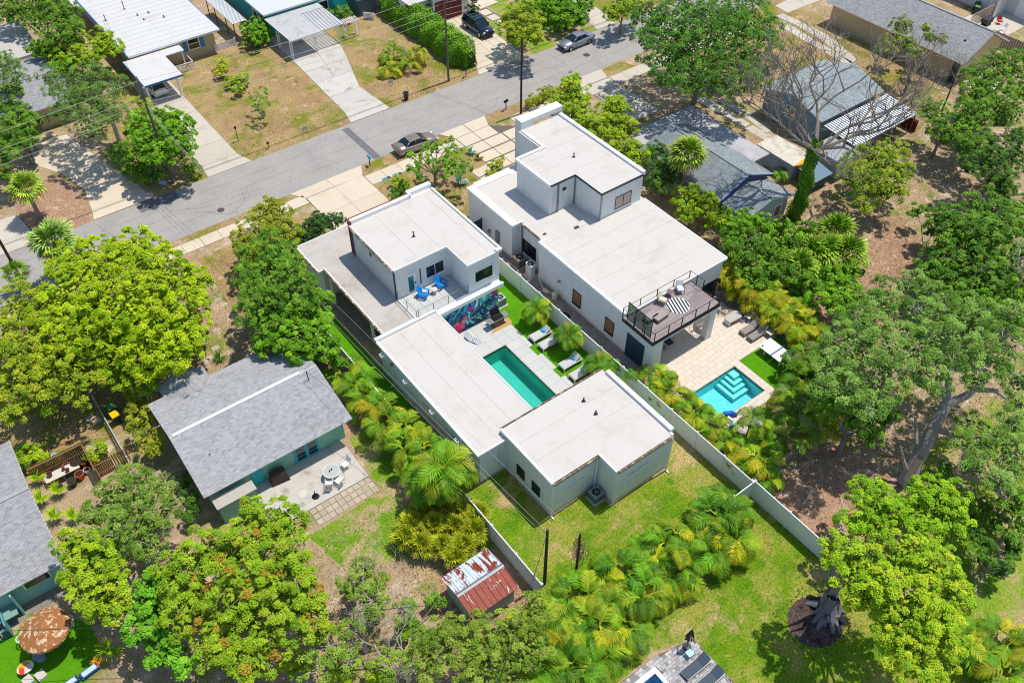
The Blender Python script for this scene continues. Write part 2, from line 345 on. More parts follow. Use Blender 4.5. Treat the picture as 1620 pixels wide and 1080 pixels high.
# lawns
lawn('front_lawn', [(14.7, 78.5), (20.3, 78.5), (20.3, 94), (20.4, 101), (14.5, 101)], DRY)
lawn('front_lawn', [(24.5, 78.5), (37.2, 78.5), (37.4, 80.7), (38.1, 94), (37.2, 101.8), (27.4, 101.9), (24.4, 95)], DRY)
lawn('front_lawn', [(41.9, 78.5), (54.1, 78.3), (55.5, 84), (56.6, 90.5), (54, 96), (51, 101), (44.6, 101), (44.4, 93.5), (41.6, 85)], DRY)
lawn('front_lawn', [(61.6, 78.3), (72.6, 78.5), (73.4, 82), (73.4, 99), (66.5, 99), (65, 88), (61.9, 91)], PATCHY, .007)
lawn('verge', [(14, 69.1), (25.6, 69.1), (25.2, 70.9), (14, 70.9)], DRY)
lawn('verge', [(33.1, 69.05), (44.2, 69.05), (43.4, 70.75), (32.3, 70.75)], DRY)
lawn('verge', [(49.0, 69.2), (61.9, 69.0), (61.9, 70.75), (49.6, 70.75)], DRY)
lawn('verge', [(66.1, 68.85), (70.4, 69.05), (69.7, 70.72), (66.7, 70.7)], DRY)
lawn('side_lawn', [(14.0, 57), (26.4, 59.6), (26.6, 67.1), (14.2, 67.1)], DRY)
lawn('front_lawn', [(33.0, 56.3), (37.2, 56.9), (42.0, 57.2), (42.2, 63), (44.3, 63.4), (44.3, 67.1), (33.0, 67.1)], DRY, .007)
lawn('back_lawn', [(18.7, 14.6), (22, 15.2), (35.4, 19.2), (35.35, 33.5), (32.6, 33.5), (32.5, 23.9), (27.0, 23.9), (26.9, 25.8), (22.9, 25.9), (22.9, 31.0), (20.5, 31.0), (20.6, 40), (18.7, 40)], GRASS)
lawn('pool_lawn', [(14, -20), (36, -20), (37, 5), (36.2, 13), (35.5, 19.2), (22, 15.2), (21.6, 14.4), (24.7, 13.4), (24.6, -8), (17.5, -8)], GRASS, .005) if False else None
lawn('pool_lawn', [(24.7, -12), (37, -12), (38.5, 5), (36.2, 13), (35.4, 19.2), (18.6, 14.6), (18.4, 14.1), (22, 14.3), (24.7, 13.4)], GRASS, .005)
lawn('cottage_lawn', [(8.5, 34.8), (14.6, 34.9), (15, 40.5), (18.4, 40.5), (18.4, 26.2), (13.5, 26.5), (12.8, 29.5), (9.5, 30)], PATCHY)
lawn('side_lawn', [(-6, 51.5), (3.2, 51.5), (3.0, 58), (-8, 60)], DRY, .007)
lawn('neighbour_lawn', [(85.5, 40), (97, 43), (96.9, 58), (86, 62), (75, 57), (86, 53)], DRY)
lawn('neighbour_lawn', [(75, 60), (98, 60), (99, 90), (76, 90)], DRY, .007)
lawn('far_lawn', [(40, -6), (60, -2), (58, 14), (38, 12)], PATCHY, .007)
lawn('mulch_bed', [(35.7, 18.4), (44, 18.4), (46, 12), (40, 9), (36.2, 13)], MULCH, .009)
lawn('mulch_bed', [(48, 34.8), (60, 34), (66, 36), (62, 26), (56, 22), (50, 26)], MULCH, .008)
lawn('mulch_bed', [(14.9, 40.7), (18.4, 40.7), (18.4, 51), (14.9, 51)], MULCH, .008)
lawn('mulch_bed', [(2.9, 78.5), (8.4, 78.5), (9.3, 83), (8.2, 88), (3, 88)], MULCH, .008)
lawn('mulch_ring', [(31.8+1.9*cos(a*pi/10), 9.45+1.7*sin(a*pi/10)) for a in range(20)], BURNT, .012)
lawn('dirt_patch', [(13.6, 18), (18.3, 19), (18.4, 26.3), (15, 28), (12.2, 24)], MULCH, .009)
lawn('dirt_patch', [(69.41, 33.34), (71.55, 32.36), (69.53, 27.35), (65.94, 26.17), (62.21, 26.84), (59.03, 29.22), (59.47, 31.01), (63.68, 30.05)], MULCH, .01)
# synthetic turf by the pools
sheet('turf_strip', (18.72, 40.0, 20.7, 58.0), .010, TURF)
sheet('turf_strip', (31.8, 31.0, 35.33, 49.0), .010, TURF)
sheet('turf_square', (44.85, 24.0, 49.55, 28.25), .014, TURF)
lawn('turf_patch', [(-13, 33.5), (-13, 40.2), (-9.84, 39.6), (-8.6, 40.5), (-7.3, 39.6), (-5.8, 37.4), (-5.75, 35.2), (-6.1, 34.8), (-7.4, 33.6)], TURF, .012)
lawn('gravel_strip', [(-10, 40.1), (-5.0, 40.7), (-5.0, 41.6), (-10, 41.3)], GRAVEL, .008)
lawn('gravel_floor', [(20.9, 48.6), (24.5, 48.6), (24.5, 55.2), (20.9, 55.2)], GRAVEL, .013)
lawn('mulch_walk', [(35.55, 31.6), (37.9, 31.6), (38.4, 49.8), (37.5, 57), (35.55, 57)], GRAVEL, .009)
lawn('turf_patch', [(40.8, 20.0), (44.6, 22.2), (44.4, 23.9), (37.6, 23.9), (37.6, 21.4)], GRASS, .009)
lawn('gravel_strip', [(45.8, 35.0), (50.2, 35.2), (50.9, 27.0), (49.6, 27), (49.35, 31.5), (47.5, 34)], GRAVEL, .011)
# road
sheet('road', (-140, 70.85, 260, 78.38), .012, ASPH)
sheet('road_patch', (35.45, 70.95, 36.25, 77.9), .016, ASPHD)
sheet('road_patch', (12.6, 76.8, 16.6, 78.36), .016, ASPHD)
mb = MB()
rr = random.Random(3)
for k in range(26):
    x, y = rr.uniform(-5, 75), rr.uniform(71.3, 78); a = rr.choice((0, 0, pi/2))+rr.uniform(-.25, .25); pts = []
    for i in range(rr.randint(4, 12)):
        pts.append((x, y)); x += cos(a)*.5; y += sin(a)*.5; a += rr.uniform(-.5, .5)
    for (ax, ay), (bx_, by_) in zip(pts, pts[1:]):
        if not (70.9 < by_ < 78.3): continue
        d = Vector((bx_-ax, by_-ay)).normalized(); nx, ny = -d.y*.014, d.x*.014
        mb.quad((ax+nx, ay+ny, .0155), (ax-nx, ay-ny, .0155), (bx_-nx, by_-ny, .0155), (bx_+nx, by_+ny, .0155))
for y in (72.9, 74.6, 76.3):
    mb.quad((-20, y, .0152), (90, y, .0152), (90, y+.022, .0152), (-20, y+.022, .0152))
struct('road_crack', mb, JOINT)
def shrink(p, g):
    cx = sum(a for a, _ in p)/len(p); cy = sum(b for _, b in p)/len(p); o = []
    for a, b in p: d = math.dist((a, b), (cx, cy)) or 1; o.append((a+(cx-a)*g/d, b+(cy-b)*g/d))
    return o
def slabs(name, base, pieces, m, zt=.035, gap=.03, pname='slab'):
    mb = MB()
    for p in (base if isinstance(base[0][0], (tuple, list)) else [base]): mb.prism(p, .0, zt-.012)
    r = mb.build(name, JOINT, None, kind='structure')
    for p in pieces: poly_slab(pname, shrink(p, gap), zt, .03, m, r)
    return r
def bands(l, r, ys):
    """split the strip between outlines l and r (x as function of y by points) at heights ys"""
    def X(L, y):
        for (xa, ya), (xb, yb) in zip(L, L[1:]):
            if min(ya, yb) <= y <= max(ya, yb): return xa+(xb-xa)*((y-ya)/((yb-ya) or 1))
        return L[-1][0]
    return [[(X(l, a), a), (X(r, a), a), (X(r, b), b), (X(l, b), b)] for a, b in zip(ys, ys[1:])]
def split2(ps): # each band into two slabs side by side
    o = []
    for p in ps: m1 = ((p[0][0]+p[1][0])/2, p[0][1]); m2 = ((p[3][0]+p[2][0])/2, p[3][1]); o += [[p[0], m1, m2, p[3]], [m1, p[1], p[2], m2]]
    return o
L1 = [(20.2, 78.4), (20.4, 80.6), (20.5, 101)]; R1 = [(25.1, 78.4), (24.4, 80.5), (24.4, 101)]
slabs('driveway', [(20.2, 78.4), (25.1, 78.4), (24.4, 80.5), (24.4, 101), (20.5, 101), (20.4, 80.6)], bands(L1, R1, [78.4, 80.5, 84, 87.5, 91, 94.5, 101]), CONC)
L1 = [(36.9, 78.45), (37.4, 80.7), (38.1, 94), (38.2, 101.3)]; R1 = [(42.0, 78.5), (41.5, 85), (43.4, 90), (44.6, 94.3), (44.9, 101.3)]
slabs('driveway', [(36.9, 78.45), (42, 78.5), (41.5, 85), (43.4, 90), (44.6, 94.3), (44.9, 101.3), (38.2, 101.3), (38.1, 94), (37.4, 80.7)],
      bands(L1, R1, [78.5, 80.7, 84.5, 88.2])+split2(bands(L1, R1, [88.2, 91.2, 94.2, 98, 101.3])), CONC3)
L1 = [(54.15, 78.4), (55.2, 80.4), (56.0, 86), (57.1, 92)]; R1 = [(61.5, 78.4), (61.2, 82.5), (62.0, 87), (62.3, 92)]
slabs('driveway', [(54.15, 78.4), (61.5, 78.4), (61.2, 82.5), (62.0, 87), (62.3, 92), (57.1, 92), (56, 86), (55.2, 80.4)], split2(bands(L1, R1, [78.4, 80.6, 84.4, 88.2, 91.9])), CONC2)
L1 = [(8.5, 78.5), (9.5, 83), (8.5, 88.6), (6.8, 91), (7.2, 95.2)]; R1 = [(14.6, 78.4), (13.9, 81.5), (13.5, 83.5), (12.5, 88), (11.2, 94.9), (11.1, 95.2)]
slabs('driveway', [(8.5, 78.5), (14.6, 78.4), (13.9, 81.5), (13.5, 83.5), (12.5, 88), (11.2, 95.1), (7.2, 95.2), (6.8, 91), (8.5, 88.6), (9.5, 83)], bands(L1, R1, [78.5, 80.2, 83.8, 87.5, 91, 95]), CONC2)
slabs('driveway', [(-14, 78.45), (2.4, 78.45), (3.3, 80.6), (2.8, 83.8), (-14, 85)], [[(-6, 78.45), (2.4, 78.45), (3.2, 80.4), (-6, 80.4)], [(-6, 80.4), (3.2, 80.4), (2.8, 83.8), (-6, 84.4)], [(-14, 78.45), (-6, 78.45), (-6, 84.4), (-14, 85)]], CONC)
slabs('driveway', [(72.6, 78.5), (76.1, 78.5), (76.6, 84.3), (76.6, 90), (73.5, 90), (73.4, 82)], bands([(72.6, 78.5), (73.4, 82), (73.5, 90)], [(76.1, 78.5), (76.6, 84.3), (76.6, 90)], [78.5, 81.5, 84.2, 87, 90]), CONC)
slabs('driveway', [(25.5, 70.85), (33.8, 70.85), (33.0, 69.2), (33.0, 59.3), (26.6, 59.3), (26.55, 69.3)],
      split2([[(25.5, 70.85), (33.8, 70.85), (33.0, 69.2), (26.55, 69.3)]]+bands([(26.6, 59.3), (26.6, 69.25)], [(33, 59.3), (33, 69.25)], [59.3, 62.6, 65.9, 69.25])), CONC2, gap=.02)
slabs('driveway', [(43.4, 70.85), (49.6, 70.85), (48.8, 69.0), (51.6, 66.8), (51.4, 61.6), (44.4, 61.6), (44.4, 68.8)],
      [[(43.4, 70.85), (46.6, 70.85), (46.6, 69), (44.4, 69)], [(46.6, 70.85), (49.6, 70.85), (48.8, 69), (46.6, 69)], [(44.4, 69), (46.6, 69), (46.6, 67.1), (44.4, 67.1)], [(46.6, 69), (48.8, 69), (48.8, 67.1), (46.6, 67.1)],
       [(44.4, 67.0), (46.6, 67.0), (46.6, 65.35), (44.4, 65.35)], [(46.6, 67.0), (49.0, 67.0), (49.0, 65.35), (46.6, 65.35)],
       [(44.4, 65.2), (46.6, 65.2), (46.6, 63.6), (44.4, 63.6)], [(46.6, 65.2), (49.0, 65.2), (49.0, 63.6), (46.6, 63.6)], [(44.4, 63.45), (46.6, 63.45), (46.6, 61.7), (44.4, 61.7)], [(46.6, 63.45), (49, 63.45), (49, 61.7), (46.6, 61.7)],
       [(49.1, 67), (51.4, 67), (51.4, 65.3), (49.1, 65.3)], [(49.1, 65.2), (51.4, 65.2), (51.4, 63.6), (49.1, 63.6)], [(49.1, 63.4), (51.4, 63.4), (51.4, 61.7), (49.1, 61.7)]], CONC2, gap=.05)
slabs('driveway', [(62, 70.85), (66.7, 70.8), (66.0, 68.9), (66.0, 60), (62.2, 60)], [[(62, 70.85), (66.7, 70.8), (66.0, 68.9), (62, 68.9)], [(62, 68.8), (66, 68.8), (66, 66.9), (62, 66.9)], [(62.2, 66.8), (66, 66.8), (66, 63.4), (62.2, 63.4)], [(62.2, 63.3), (66, 63.3), (66, 60), (62.2, 60)]], CONC)
def walk(x0, x1, y0=67.2, y1=69.0, st=1.8, m=CONC2):
    n = max(1, round((x1-x0)/st)); w = (x1-x0)/n
    slabs('sidewalk', [(x0, y0), (x1, y0), (x1, y1), (x0, y1)], [[(x0+i*w, y0), (x0+(i+1)*w, y0), (x0+(i+1)*w, y1), (x0+i*w, y1)] for i in range(n)], m, gap=.025)
walk(-30, 26.5, 68.4, 69.9); walk(33.05, 44.35); walk(51.5, 61.9, 67.2, 69.0); walk(66.1, 90, 67.0, 68.8, 1.9, CONC)
slabs('garden_path', [(42.3, 60.3), (44.3, 60.3), (44.3, 63.2), (42.3, 63.2)], [[(42.3, 61.8), (44.3, 61.8), (44.3, 63.2), (42.3, 63.2)], [(42.3, 60.3), (44.3, 60.3), (44.3, 61.7), (42.3, 61.7)]], CONC2, gap=.06)
slabs('garden_path', [(63.3, 86.4), (64.9, 86.4), (64.9, 91.7), (63.3, 91.7)], [[(63.35, a), (64.75, a), (64.75, a+1.55), (63.35, a+1.55)] for a in (86.5, 88.25, 90.0)], CONC2, gap=.08)
slabs('garden_path', [(64, 91.8), (67.3, 92), (66.3, 96), (64, 96)], [[(64.1, 91.9), (67.2, 92.1), (66.3, 95.9), (64.1, 95.9)]], CONC2)
walkp = [[(95.74, 69.41), (100.74, 69.82), (104.51, 68.43), (101.87, 66.89), (95.56, 67.09)], [(93.56, 67.48), (94.89, 67.37), (95.10, 64.17), (93.79, 64.30)], [(93.79, 64.30), (95.10, 64.17), (95.03, 59.84), (93.35, 59.66)], [(93.35, 59.66), (95.03, 59.84), (92.93, 53.72), (91.58, 53.79)],
        [(92.04, 65.82), (93.41, 65.86), (92.73, 60.94), (91.45, 60.88)], [(91.45, 60.88), (92.73, 60.94), (91.95, 53.51), (90.85, 53.40)]]
slabs('two_track_drive', [walkp[0]]+walkp[1:], walkp, CONC, gap=.02)
tr = [[(70.65, 59.29), (72.04, 59.26), (72.09, 55.56), (70.83, 55.52)], [(70.95, 55.43), (72.10, 55.38), (72.04, 51.91), (70.81, 51.89)], [(70.83, 51.72), (72.05, 51.74), (72.13, 48.00), (70.86, 47.76)],
      [(72.59, 57.50), (73.62, 57.40), (73.60, 54.10), (72.66, 53.99)], [(72.68, 53.82), (73.67, 53.88), (73.08, 49.73), (71.96, 49.64)]]
slabs('two_track_drive', tr, tr, CONC, gap=.02)
# manhole covers, utility covers in the walk
mb = MB(); mb.lathe(67.4, 74.4, [(.42, .013), (.42, .02)], 20); mb.lathe(67.4, 74.4, [(.34, .02), (.34, .024)], 20); tag(mb.build('manhole_cover', mat('rusty_iron', '#5d4f4a', .7, .3)), 'round iron manhole cover in the road beside the grey moving sedan', 'manhole cover')
mb = MB(); mb.lathe(19.0, 72.6, [(.35, .013), (.35, .021)], 18); tag(mb.build('manhole_cover', mat('rusty_iron', '#5d4f4a', .7, .3)), 'small dark iron cover set in the road near the left hedge', 'manhole cover')
for i, (px_, py_, c, lb) in enumerate(((608.7, 283.5, 0, 'left blue utility lid in the sidewalk by the pale driveway'), (615, 281, 1, 'left round brown utility lid in the sidewalk by the pale driveway'), (625, 277, 0, 'right blue utility lid in the sidewalk by the pale driveway'), (633, 274.6, 1, 'right round brown utility lid in the sidewalk by the pale driveway'))):
    pos = [(34.51, 67.36), (34.98, 67.35), (35.73, 67.33), (36.28, 67.25)][i]
    mb = MB()
    if c: mb.lathe(pos[0], pos[1], [(.2, .035), (.2, .045)], 14)
    else: mb.rbox(pos[0], pos[1], .035, .6, .34, .012, .1)
    tag(mb.build('utility_cover', mat('blue_plastic_lid', '#4a97b5', .5) if not c else mat('rusty_iron', '#5d4f4a')), lb, 'utility cover')
# ------------------------------------------------------------------ pools
def pool(name, rect, zw, depth, tile, floor, watertint, label_steps=None):
    x0, y0, x1, y1 = rect; mb = MB(); t = .12
    mb.box(x0-t, y0-t, -depth-t, x1+t, y1+t, -depth)
    for b in ((x0-t, y0-t, x0, y1+t), (x1, y0-t, x1+t, y1+t), (x0, y0-t, x1, y0), (x0, y1, x1, y1+t)): mb.box(b[0], b[1], -depth, b[2], b[3], -.002)
    p = struct(name, mb, floor)
    mb = MB()   # tile band at the waterline
    for b in ((x0, y0, x0+.02, y1), (x1-.02, y0, x1, y1), (x0+.02, y0, x1-.02, y0+.02), (x0+.02, y1-.02, x1-.02, y1)): mb.box(b[0], b[1], -.22, b[2], b[3], -.004)
    mb.build('tile_band', tile, p)
    mb = MB(); mb.quad((x0+.02, y0+.02, zw), (x1-.02, y0+.02, zw), (x1-.02, y1-.02, zw), (x0+.02, y1-.02, zw)); mb.build('water', watertint, None, kind='structure')
    return p
pool('swimming_pool', POOLS[0], -.09, 1.5, mat('green_pool_tile', '#17594f', .3), mat('teal_pool_plaster', '#62c9ba', .6, var=.2, scale=2.2), water_mat('teal_water', (.56, .92, .9, 1)))  # mottling in the plaster colour imitates caustic light on the floor
p2 = pool('swimming_pool', POOLS[1], -.09, 1.25, mat('blue_pool_tile', '#22606d', .3), mat('turquoise_pool_plaster', '#9cdfe2', .6, var=.22, scale=2.5), water_mat('turquoise_water', (.6, .95, .97, 1)))  # caustic-like light variation is likewise put into this plaster's colour
pool('swimming_pool', POOLS[2], -.09, 1.1, mat('navy_pool_tile', '#1c5f92', .3), mat('blue_pool_plaster', '#4fa9c9', .6), water_mat('blue_water', (.8, .95, 1, 1)))
STEPM = mat('pale_pool_step', '#c9efe2', .6, var=.03)
# nested corner steps of the right-hand pool, each a pale tread with a darker riser
x1, y1 = 44.03, 28.03
for k, (w, z) in enumerate(((.72, -.25), (1.12, -.45), (1.52, -.65), (1.95, -.85))):
    mb = MB(); mb.box(x1-w-.06, y1-w-.06, -1.25, x1-(.0 if k == 0 else 0), y1, z-.012-.001*k); mb.build('step', mat('teal_riser', '#55bcc2', .6), p2)
    iw = (0, .72, 1.12, 1.52)[k]; mb = MB(); g = .15
    if k == 0: mb.box(x1-w, y1-w, z-.01, x1-.06, y1-.06, z)
    else: mb.box(x1-w, y1-w, z-.01, x1-w+(w-iw)-g, y1-.1, z); mb.box(x1-w+(w-iw)-g, y1-w, z-.01, x1-.1, y1-iw-g, z)
    mb.build('tread', STEPM, p2)
# ------------------------------------------------------------------ patios, tile by tile
def tile_area(name, rects, m, zt, tw, th_, base=None, gap=.012, tname='tile', th=.03, skip=None, stagger=False):
    bm_ = MB()
    for r in rects: bm_.box(r[0], r[1], .0, r[2], r[3], zt-.014)
    root = bm_.build(name, base or JOINT, None, kind='structure')
    for r in rects:
        nx = max(1, round((r[2]-r[0])/tw)); ny = max(1, round((r[3]-r[1])/th_)); w = (r[2]-r[0])/nx; d = (r[3]-r[1])/ny
        for j in range(ny):
            o = -.5 if (stagger and j % 2) else 0
            for i in range(nx+(1 if o else 0)):
                a = max(r[0], r[0]+(i+o)*w); b = min(r[2], r[0]+(i+o+1)*w)
                if skip and skip((a+b)/2, r[1]+(j+.5)*d): continue
                piece(tname, round(a+gap, 3), round(r[1]+j*d+gap, 3), round(b-gap, 3), round(r[1]+(j+1)*d-gap, 3), zt, th, m, root)
    return root
GROUT = mat('pale_grout', '#a9a294', .9)
tile_area('pool_patio', [(26.0, 34.45, 28.0, 41.28), (26.0, 41.28, 32.3, 44.75), (30.45, 34.45, 31.87, 41.28), (31.87, 39.85, 32.3, 41.28), (31.87, 36.7, 32.3, 38.7), (31.87, 34.45, 32.3, 35.65), (26, 31.75, 32.2, 34.42)], TILEG, .04, 1.0, 1.0, GROUT, .008)
tile_area('pool_terrace', [(37.9, 28.08, 44.82, 34.9), (44.82, 28.28, 49.35, 31.6), (44.82, 31.6, 47.6, 34.9), (44.08, 23.95, 44.82, 28.08), (38.9, 23.95, 44.08, 24.78)], TRAV, .04, .82, .48, GROUT, .006, 'paver', stagger=True)
tile_area('cottage_patio', [(7.0, 36.62, 14.5, 40.8)], CONC3, .06, 7.5, 4.2, JOINT, .01, 'slab', .05)
PVR = [(i, j) for i in range(10) for j in range(3)]
rt = MB(); rt.box(9.5, 35.0, 0, 14.5, 36.6, .012); pv = rt.build('paver_path', SOIL, None, kind='structure')
rr = random.Random(5)
for i, j in PVR:
    x = 9.55+i*.495; y = 35.05+j*.52; poly_slab('paver', shrink([(x, y), (x+.47, y), (x+.47, y+.49), (x, y+.49)], .015+rr.random()*.03), .045+rr.random()*.012, .03, STONE, pv)
# bottom paver terrace round the plunge pool: small blocks, joined
PB = mat('grey_paver_block', '#b3b1b1', .85, var=.06, attr=True)
edge_a, edge_k, edge_b = (24.64, 13.38), (22.02, 13.93), (18.97, 14.03)
bt = MB(); bt.prism([(24.62, -6), (24.62, 13.4), (edge_k[0], edge_k[1]), (edge_b[0], edge_b[1]), (15.5, 14.3), (15.5, 13.55), (21.45, 13.5), (21.45, -6)], 0, .03); bt2 = bt.build('plunge_pool_terrace', JOINT, None, kind='structure')
mb = MB(); rr = random.Random(8); y = 5.2; j = 0
def topline(x):
    a, k, b = edge_a, edge_k, edge_b
    return a[1]+(k[1]-a[1])*(a[0]-x)/(a[0]-k[0]) if x > k[0] else k[1]+(b[1]-k[1])*(k[0]-x)/(k[0]-b[0])
while y < 14.4:
    x = 15.5-(j % 2)*.12; h = rr.choice((.17, .23)); 
    while x < 24.6:
        w = rr.choice((.2, .26, .34)); cx, cy = x+w/2, y+h/2
        if cy < topline(cx)-.05 and not (cx < 21.5 and cy < 13.58) and cx < 24.55:
            g = rr.choice((.62, .8, .95, 1.05, 1.15, 1.25)); mb.tint = (g, g, g*1.02); mb.box(x+.008, y+.008, .026, min(x+w-.008, 24.62), y+h-.008, .045+rr.random()*.004)
        x += w
    y += h; j += 1
mb.build('paver_blocks', PB, bt2, kind='stuff')
mb = MB(); mb.box(16.9, 13.18, .0, 21.42, 13.5, .06); mb.box(21.13, 5.0, .0, 21.42, 13.18, .06); mb.build('coping', WHITEP, bt2)
# river rocks beside the right pool and stepping stones
def rock(name, x, y, z, sx, sy, sz, m, label, cat='boulder', seed=0, group=None):
    rr = random.Random(seed); mb = MB(); n, k = 12, 7; vs = []; fs = []
    for i in range(k+1):
        ph = -pi/2+pi*i/k
        for j in range(n):
            th = 2*pi*j/n; q = 1+.18*math.sin(3*th+seed)+rr.uniform(-.1, .1); vs.append((x+sx*q*cos(ph)*cos(th), y+sy*q*cos(ph)*sin(th), z+sz*.5+sz*.5*sin(ph)*(1+rr.uniform(-.1, .1))))
    for i in range(k):
        for j in range(n): fs.append((i*n+j, i*n+(j+1) % n, (i+1)*n+(j+1) % n, (i+1)*n+j))
    mb.add(vs, fs); return tag(mb.build(name, m), label, cat, group)
ROCKM = mat('pale_boulder', '#cfc5c2', .85, var=.2, scale=3, bmp=.4, bscale=10, col2='#8f8580', thr=(.5, .7), scale2=3)
ROCKC = mat('cream_rock', '#dfcfb8', .85, var=.12, scale=3, bmp=.3, bscale=8)
for i, (x, y, s, lb) in enumerate(((40.9, 22.9, .55, 'rounded white boulder on the turf right of the blue pool floats'), (39.5, 22.95, .45, 'pale boulder nearest the thin palm beside the right pool'), (41.9, 24.0, .3, 'small pale rock at the pool coping among the palms'),
                                    (48.6, 23.3, .4, 'grey boulder under the shrubs past the white game table'), (47.1, 23.5, .35, 'small grey boulder among palms below the white game table'))):
    rock('boulder', x, y, 0, s, s*.8, s*1.1, ROCKM, lb, seed=i)
for i in range(11):
    t = i/10; x = 38.6+.1*sin(i*3)+(.35 if i > 8 else 0); y = 28.0-3.9*t
    rock('edge_rock', x, y, 0, .34, .28, .2, ROCKC, f'cream rock edging the left side of the right pool, {ordinal(i)} from the top', 'edging rock', i+10, 'cream rocks edging the right pool')
for i in range(12):
    t = i/11; rock('edge_rock', 47.6+2.0*t+.2*sin(i*2), 34.6-6.0*t, 0, .3, .24, .18, ROCKC if i % 3 else ROCKM, f'tan rock edging the gravel bed by the chaises, {ordinal(i)} from the spiral stair', 'edging rock', i+30, 'rocks edging the gravel bed')
rock('boulder', 21.64, 14.99, 0, .3, .25, .2, ROCKM, 'white stone in the grass beside the bottom palms', seed=77)
# ------------------------------------------------------------------ the main modern house (left)
TB = mat('slate_blue_shade_tile', '#9aa7ad', .7)
H = thing('modern_house', 'two-storey white flat-roofed house with tropical mural and blue balcony chairs', 'house', (27, 42, 0))
B('wall', STUCCO, H, (23.0, 25.98, 0, 32.45, 31.7, 3.93), (27.18, 24.1, 0, 32.45, 25.98, 3.93))
B('roof', MEMB, H, (22.95, 25.9, 3.93, 32.5, 31.72, 4.06), (27.12, 24.02, 3.93, 32.5, 25.9, 4.06))
B('roof_edge', TRIM, H, (22.9, 25.85, 3.86, 23.08, 31.75, 4.12), (27.05, 24.0, 3.86, 27.2, 25.85, 4.121), (32.45, 24.3, 3.5, 32.8, 31.3, 4.3), (32.3, 24.0, 3.86, 32.5, 24.28, 4.13))
B('gutter', GUTTER, H, (22.95, 25.72, 3.88, 27.04, 25.848, 4.03), (27.22, 23.86, 3.88, 32.4, 23.998, 4.03), (23.0, 31.76, 3.9, 32.4, 31.85, 4.1))
m = MB()
for x, y in ((27.0, 25.85), (32.3, 23.9), (23.03, 25.86)): m = MB(); m.box(x-.05, y-.06, .1, x+.05, y+.05, 3.87); m.box(x-.05, y-.3, .02, x+.05, y-.05, .12); m.build('downspout', TRIM, H)
B('wall', STUCCO, H, (20.7, 31.2, 0, 25.95, 44.75, 3.55), (25.4, 31.7, 0, 25.95, 31.9, 3.55))
B('roof', MEMB, H, (20.62, 31.12, 3.55, 26.05, 44.75, 3.66))
B('roof_edge', TRIM, H, (20.42, 30.98, 3.5, 20.62, 45.1, 3.70), (20.62, 30.98, 3.5, 22.9, 31.12, 3.70), (26.05, 31.9, 3.5, 26.15, 44.7, 3.705), (20.42, 44.76, 3.5, 24.4, 45.08, 3.86), (24.4, 44.76, 3.5, 26.1, 44.95, 3.861))
for y in (43.67, 40.25, 36.59, 33.31):
    m = MB(); m.box(20.12, y-.22, 3.05, 20.4, y-.18, 3.3); m.box(20.12, y+.18, 3.05, 20.4, y+.22, 3.3); m.box(20.1, y-.22, 3.05, 20.14, y+.22, 3.3); m.box(20.14, y-.18, 3.05, 20.69, y+.18, 3.09)
    m.box(20.6, y-.7, .1, 20.69, y-.62, 3.2); m.box(20.3, y-.7, .03, 20.69, y-.62, .12); m.box(20.62, y-.65, 3.16, 20.69, y-.2, 3.22); m.build('scupper', TRIM, H)
for a, b, z in ((41.1, 42.3, 1.05), (37.55, 38.7, 2.17), (34.3, 35.3, 2.2)): window(H, 'x', 20.7, a, b, z-.07, z+.07, f=.02)
m = MB(); m.box(20.5, 32.2, 1.0, 20.69, 32.65, 1.9); m.box(20.55, 31.5, .9, 20.69, 31.85, 1.35); m.tube([(20.6, 32.4, .1), (20.6, 32.4, 1.0)], .03); m.tube([(20.6, 31.7, .1), (20.6, 31.7, .9)], .03); m.build('meter_box', GREYM, H)
m = MB(); m.lathe(20.6, 42.9, [(.12, 2.5), (.12, 2.75)], 10); m.lathe(20.5, 39.9, [(.13, .5), (.13, .7)], 10); m.build('wall_vent', GREYM, H)
window(H, 'x', 23.0, 28.95, 29.8, .95, 2.03, f=.035, frame=DARKM); window(H, 'x', 23.0, 27.17, 28.03, .95, 2.03, f=.035, frame=DARKM)
window(H, 'y', 25.98, 24.05, 26.0, 2.2, 2.34, f=.02); window(H, 'y', 24.1, 28.35, 30.3, 2.47, 2.62, f=.02)
def roof_vent(x, y, z, parent, h=.45):
    m = MB(); m.lathe(x, y, [(.16, z), (.09, z+.06)], 10); m.tube([(x, y, z), (x, y, z+h)], .05, 8); m.tube([(x, y, z+h), (x-.08, y-.04, z+h+.02)], .06, 6); return m.build('roof_vent', DARKM, parent)
roof_vent(29.38, 30.2, 4.06, H, .35); roof_vent(29.31, 28.75, 4.06, H, .35); roof_vent(28.0, 50.7, 6.7, H, .5)
# carport wing under the low roof
B('roof', MEMB2, H, (21.55, 45.09, 3.3, 24.5, 55.2, 3.42), (20.95, 55.2, 3.28, 30.5, 59.15, 3.40))
B('roof_edge', TRIM, H, (21.45, 45.1, 3.2, 21.55, 55.2, 3.44), (20.85, 55.1, 3.18, 20.95, 59.2, 3.42), (20.95, 59.15, 3.18, 30.5, 59.25, 3.42), (20.95, 55.08, 3.18, 21.5, 55.2, 3.395))
B('gutter', GUTTER, H, (21.32, 45.1, 3.28, 21.448, 55.15, 3.42), (20.75, 55.3, 3.26, 20.848, 59.1, 3.40))
B('wall', STUCCO, H, (21.9, 45.0, 0, 24.6, 48.6, 3.28), (24.5, 44.8, 0, 32.3, 55.3, 3.28), (21.3, 55.3, 0, 21.45, 59.0, 3.25), (21.45, 55.3, 0, 26.0, 55.45, 3.25), (26.0, 55.3, 0, 30.4, 59.0, 3.25))
B('carport_post', TRIM, H, (21.42, 54.2, 0, 21.62, 54.4, 3.28)); window(H, 'x', 21.9, 46.3, 47.9, 1.1, 2.1)
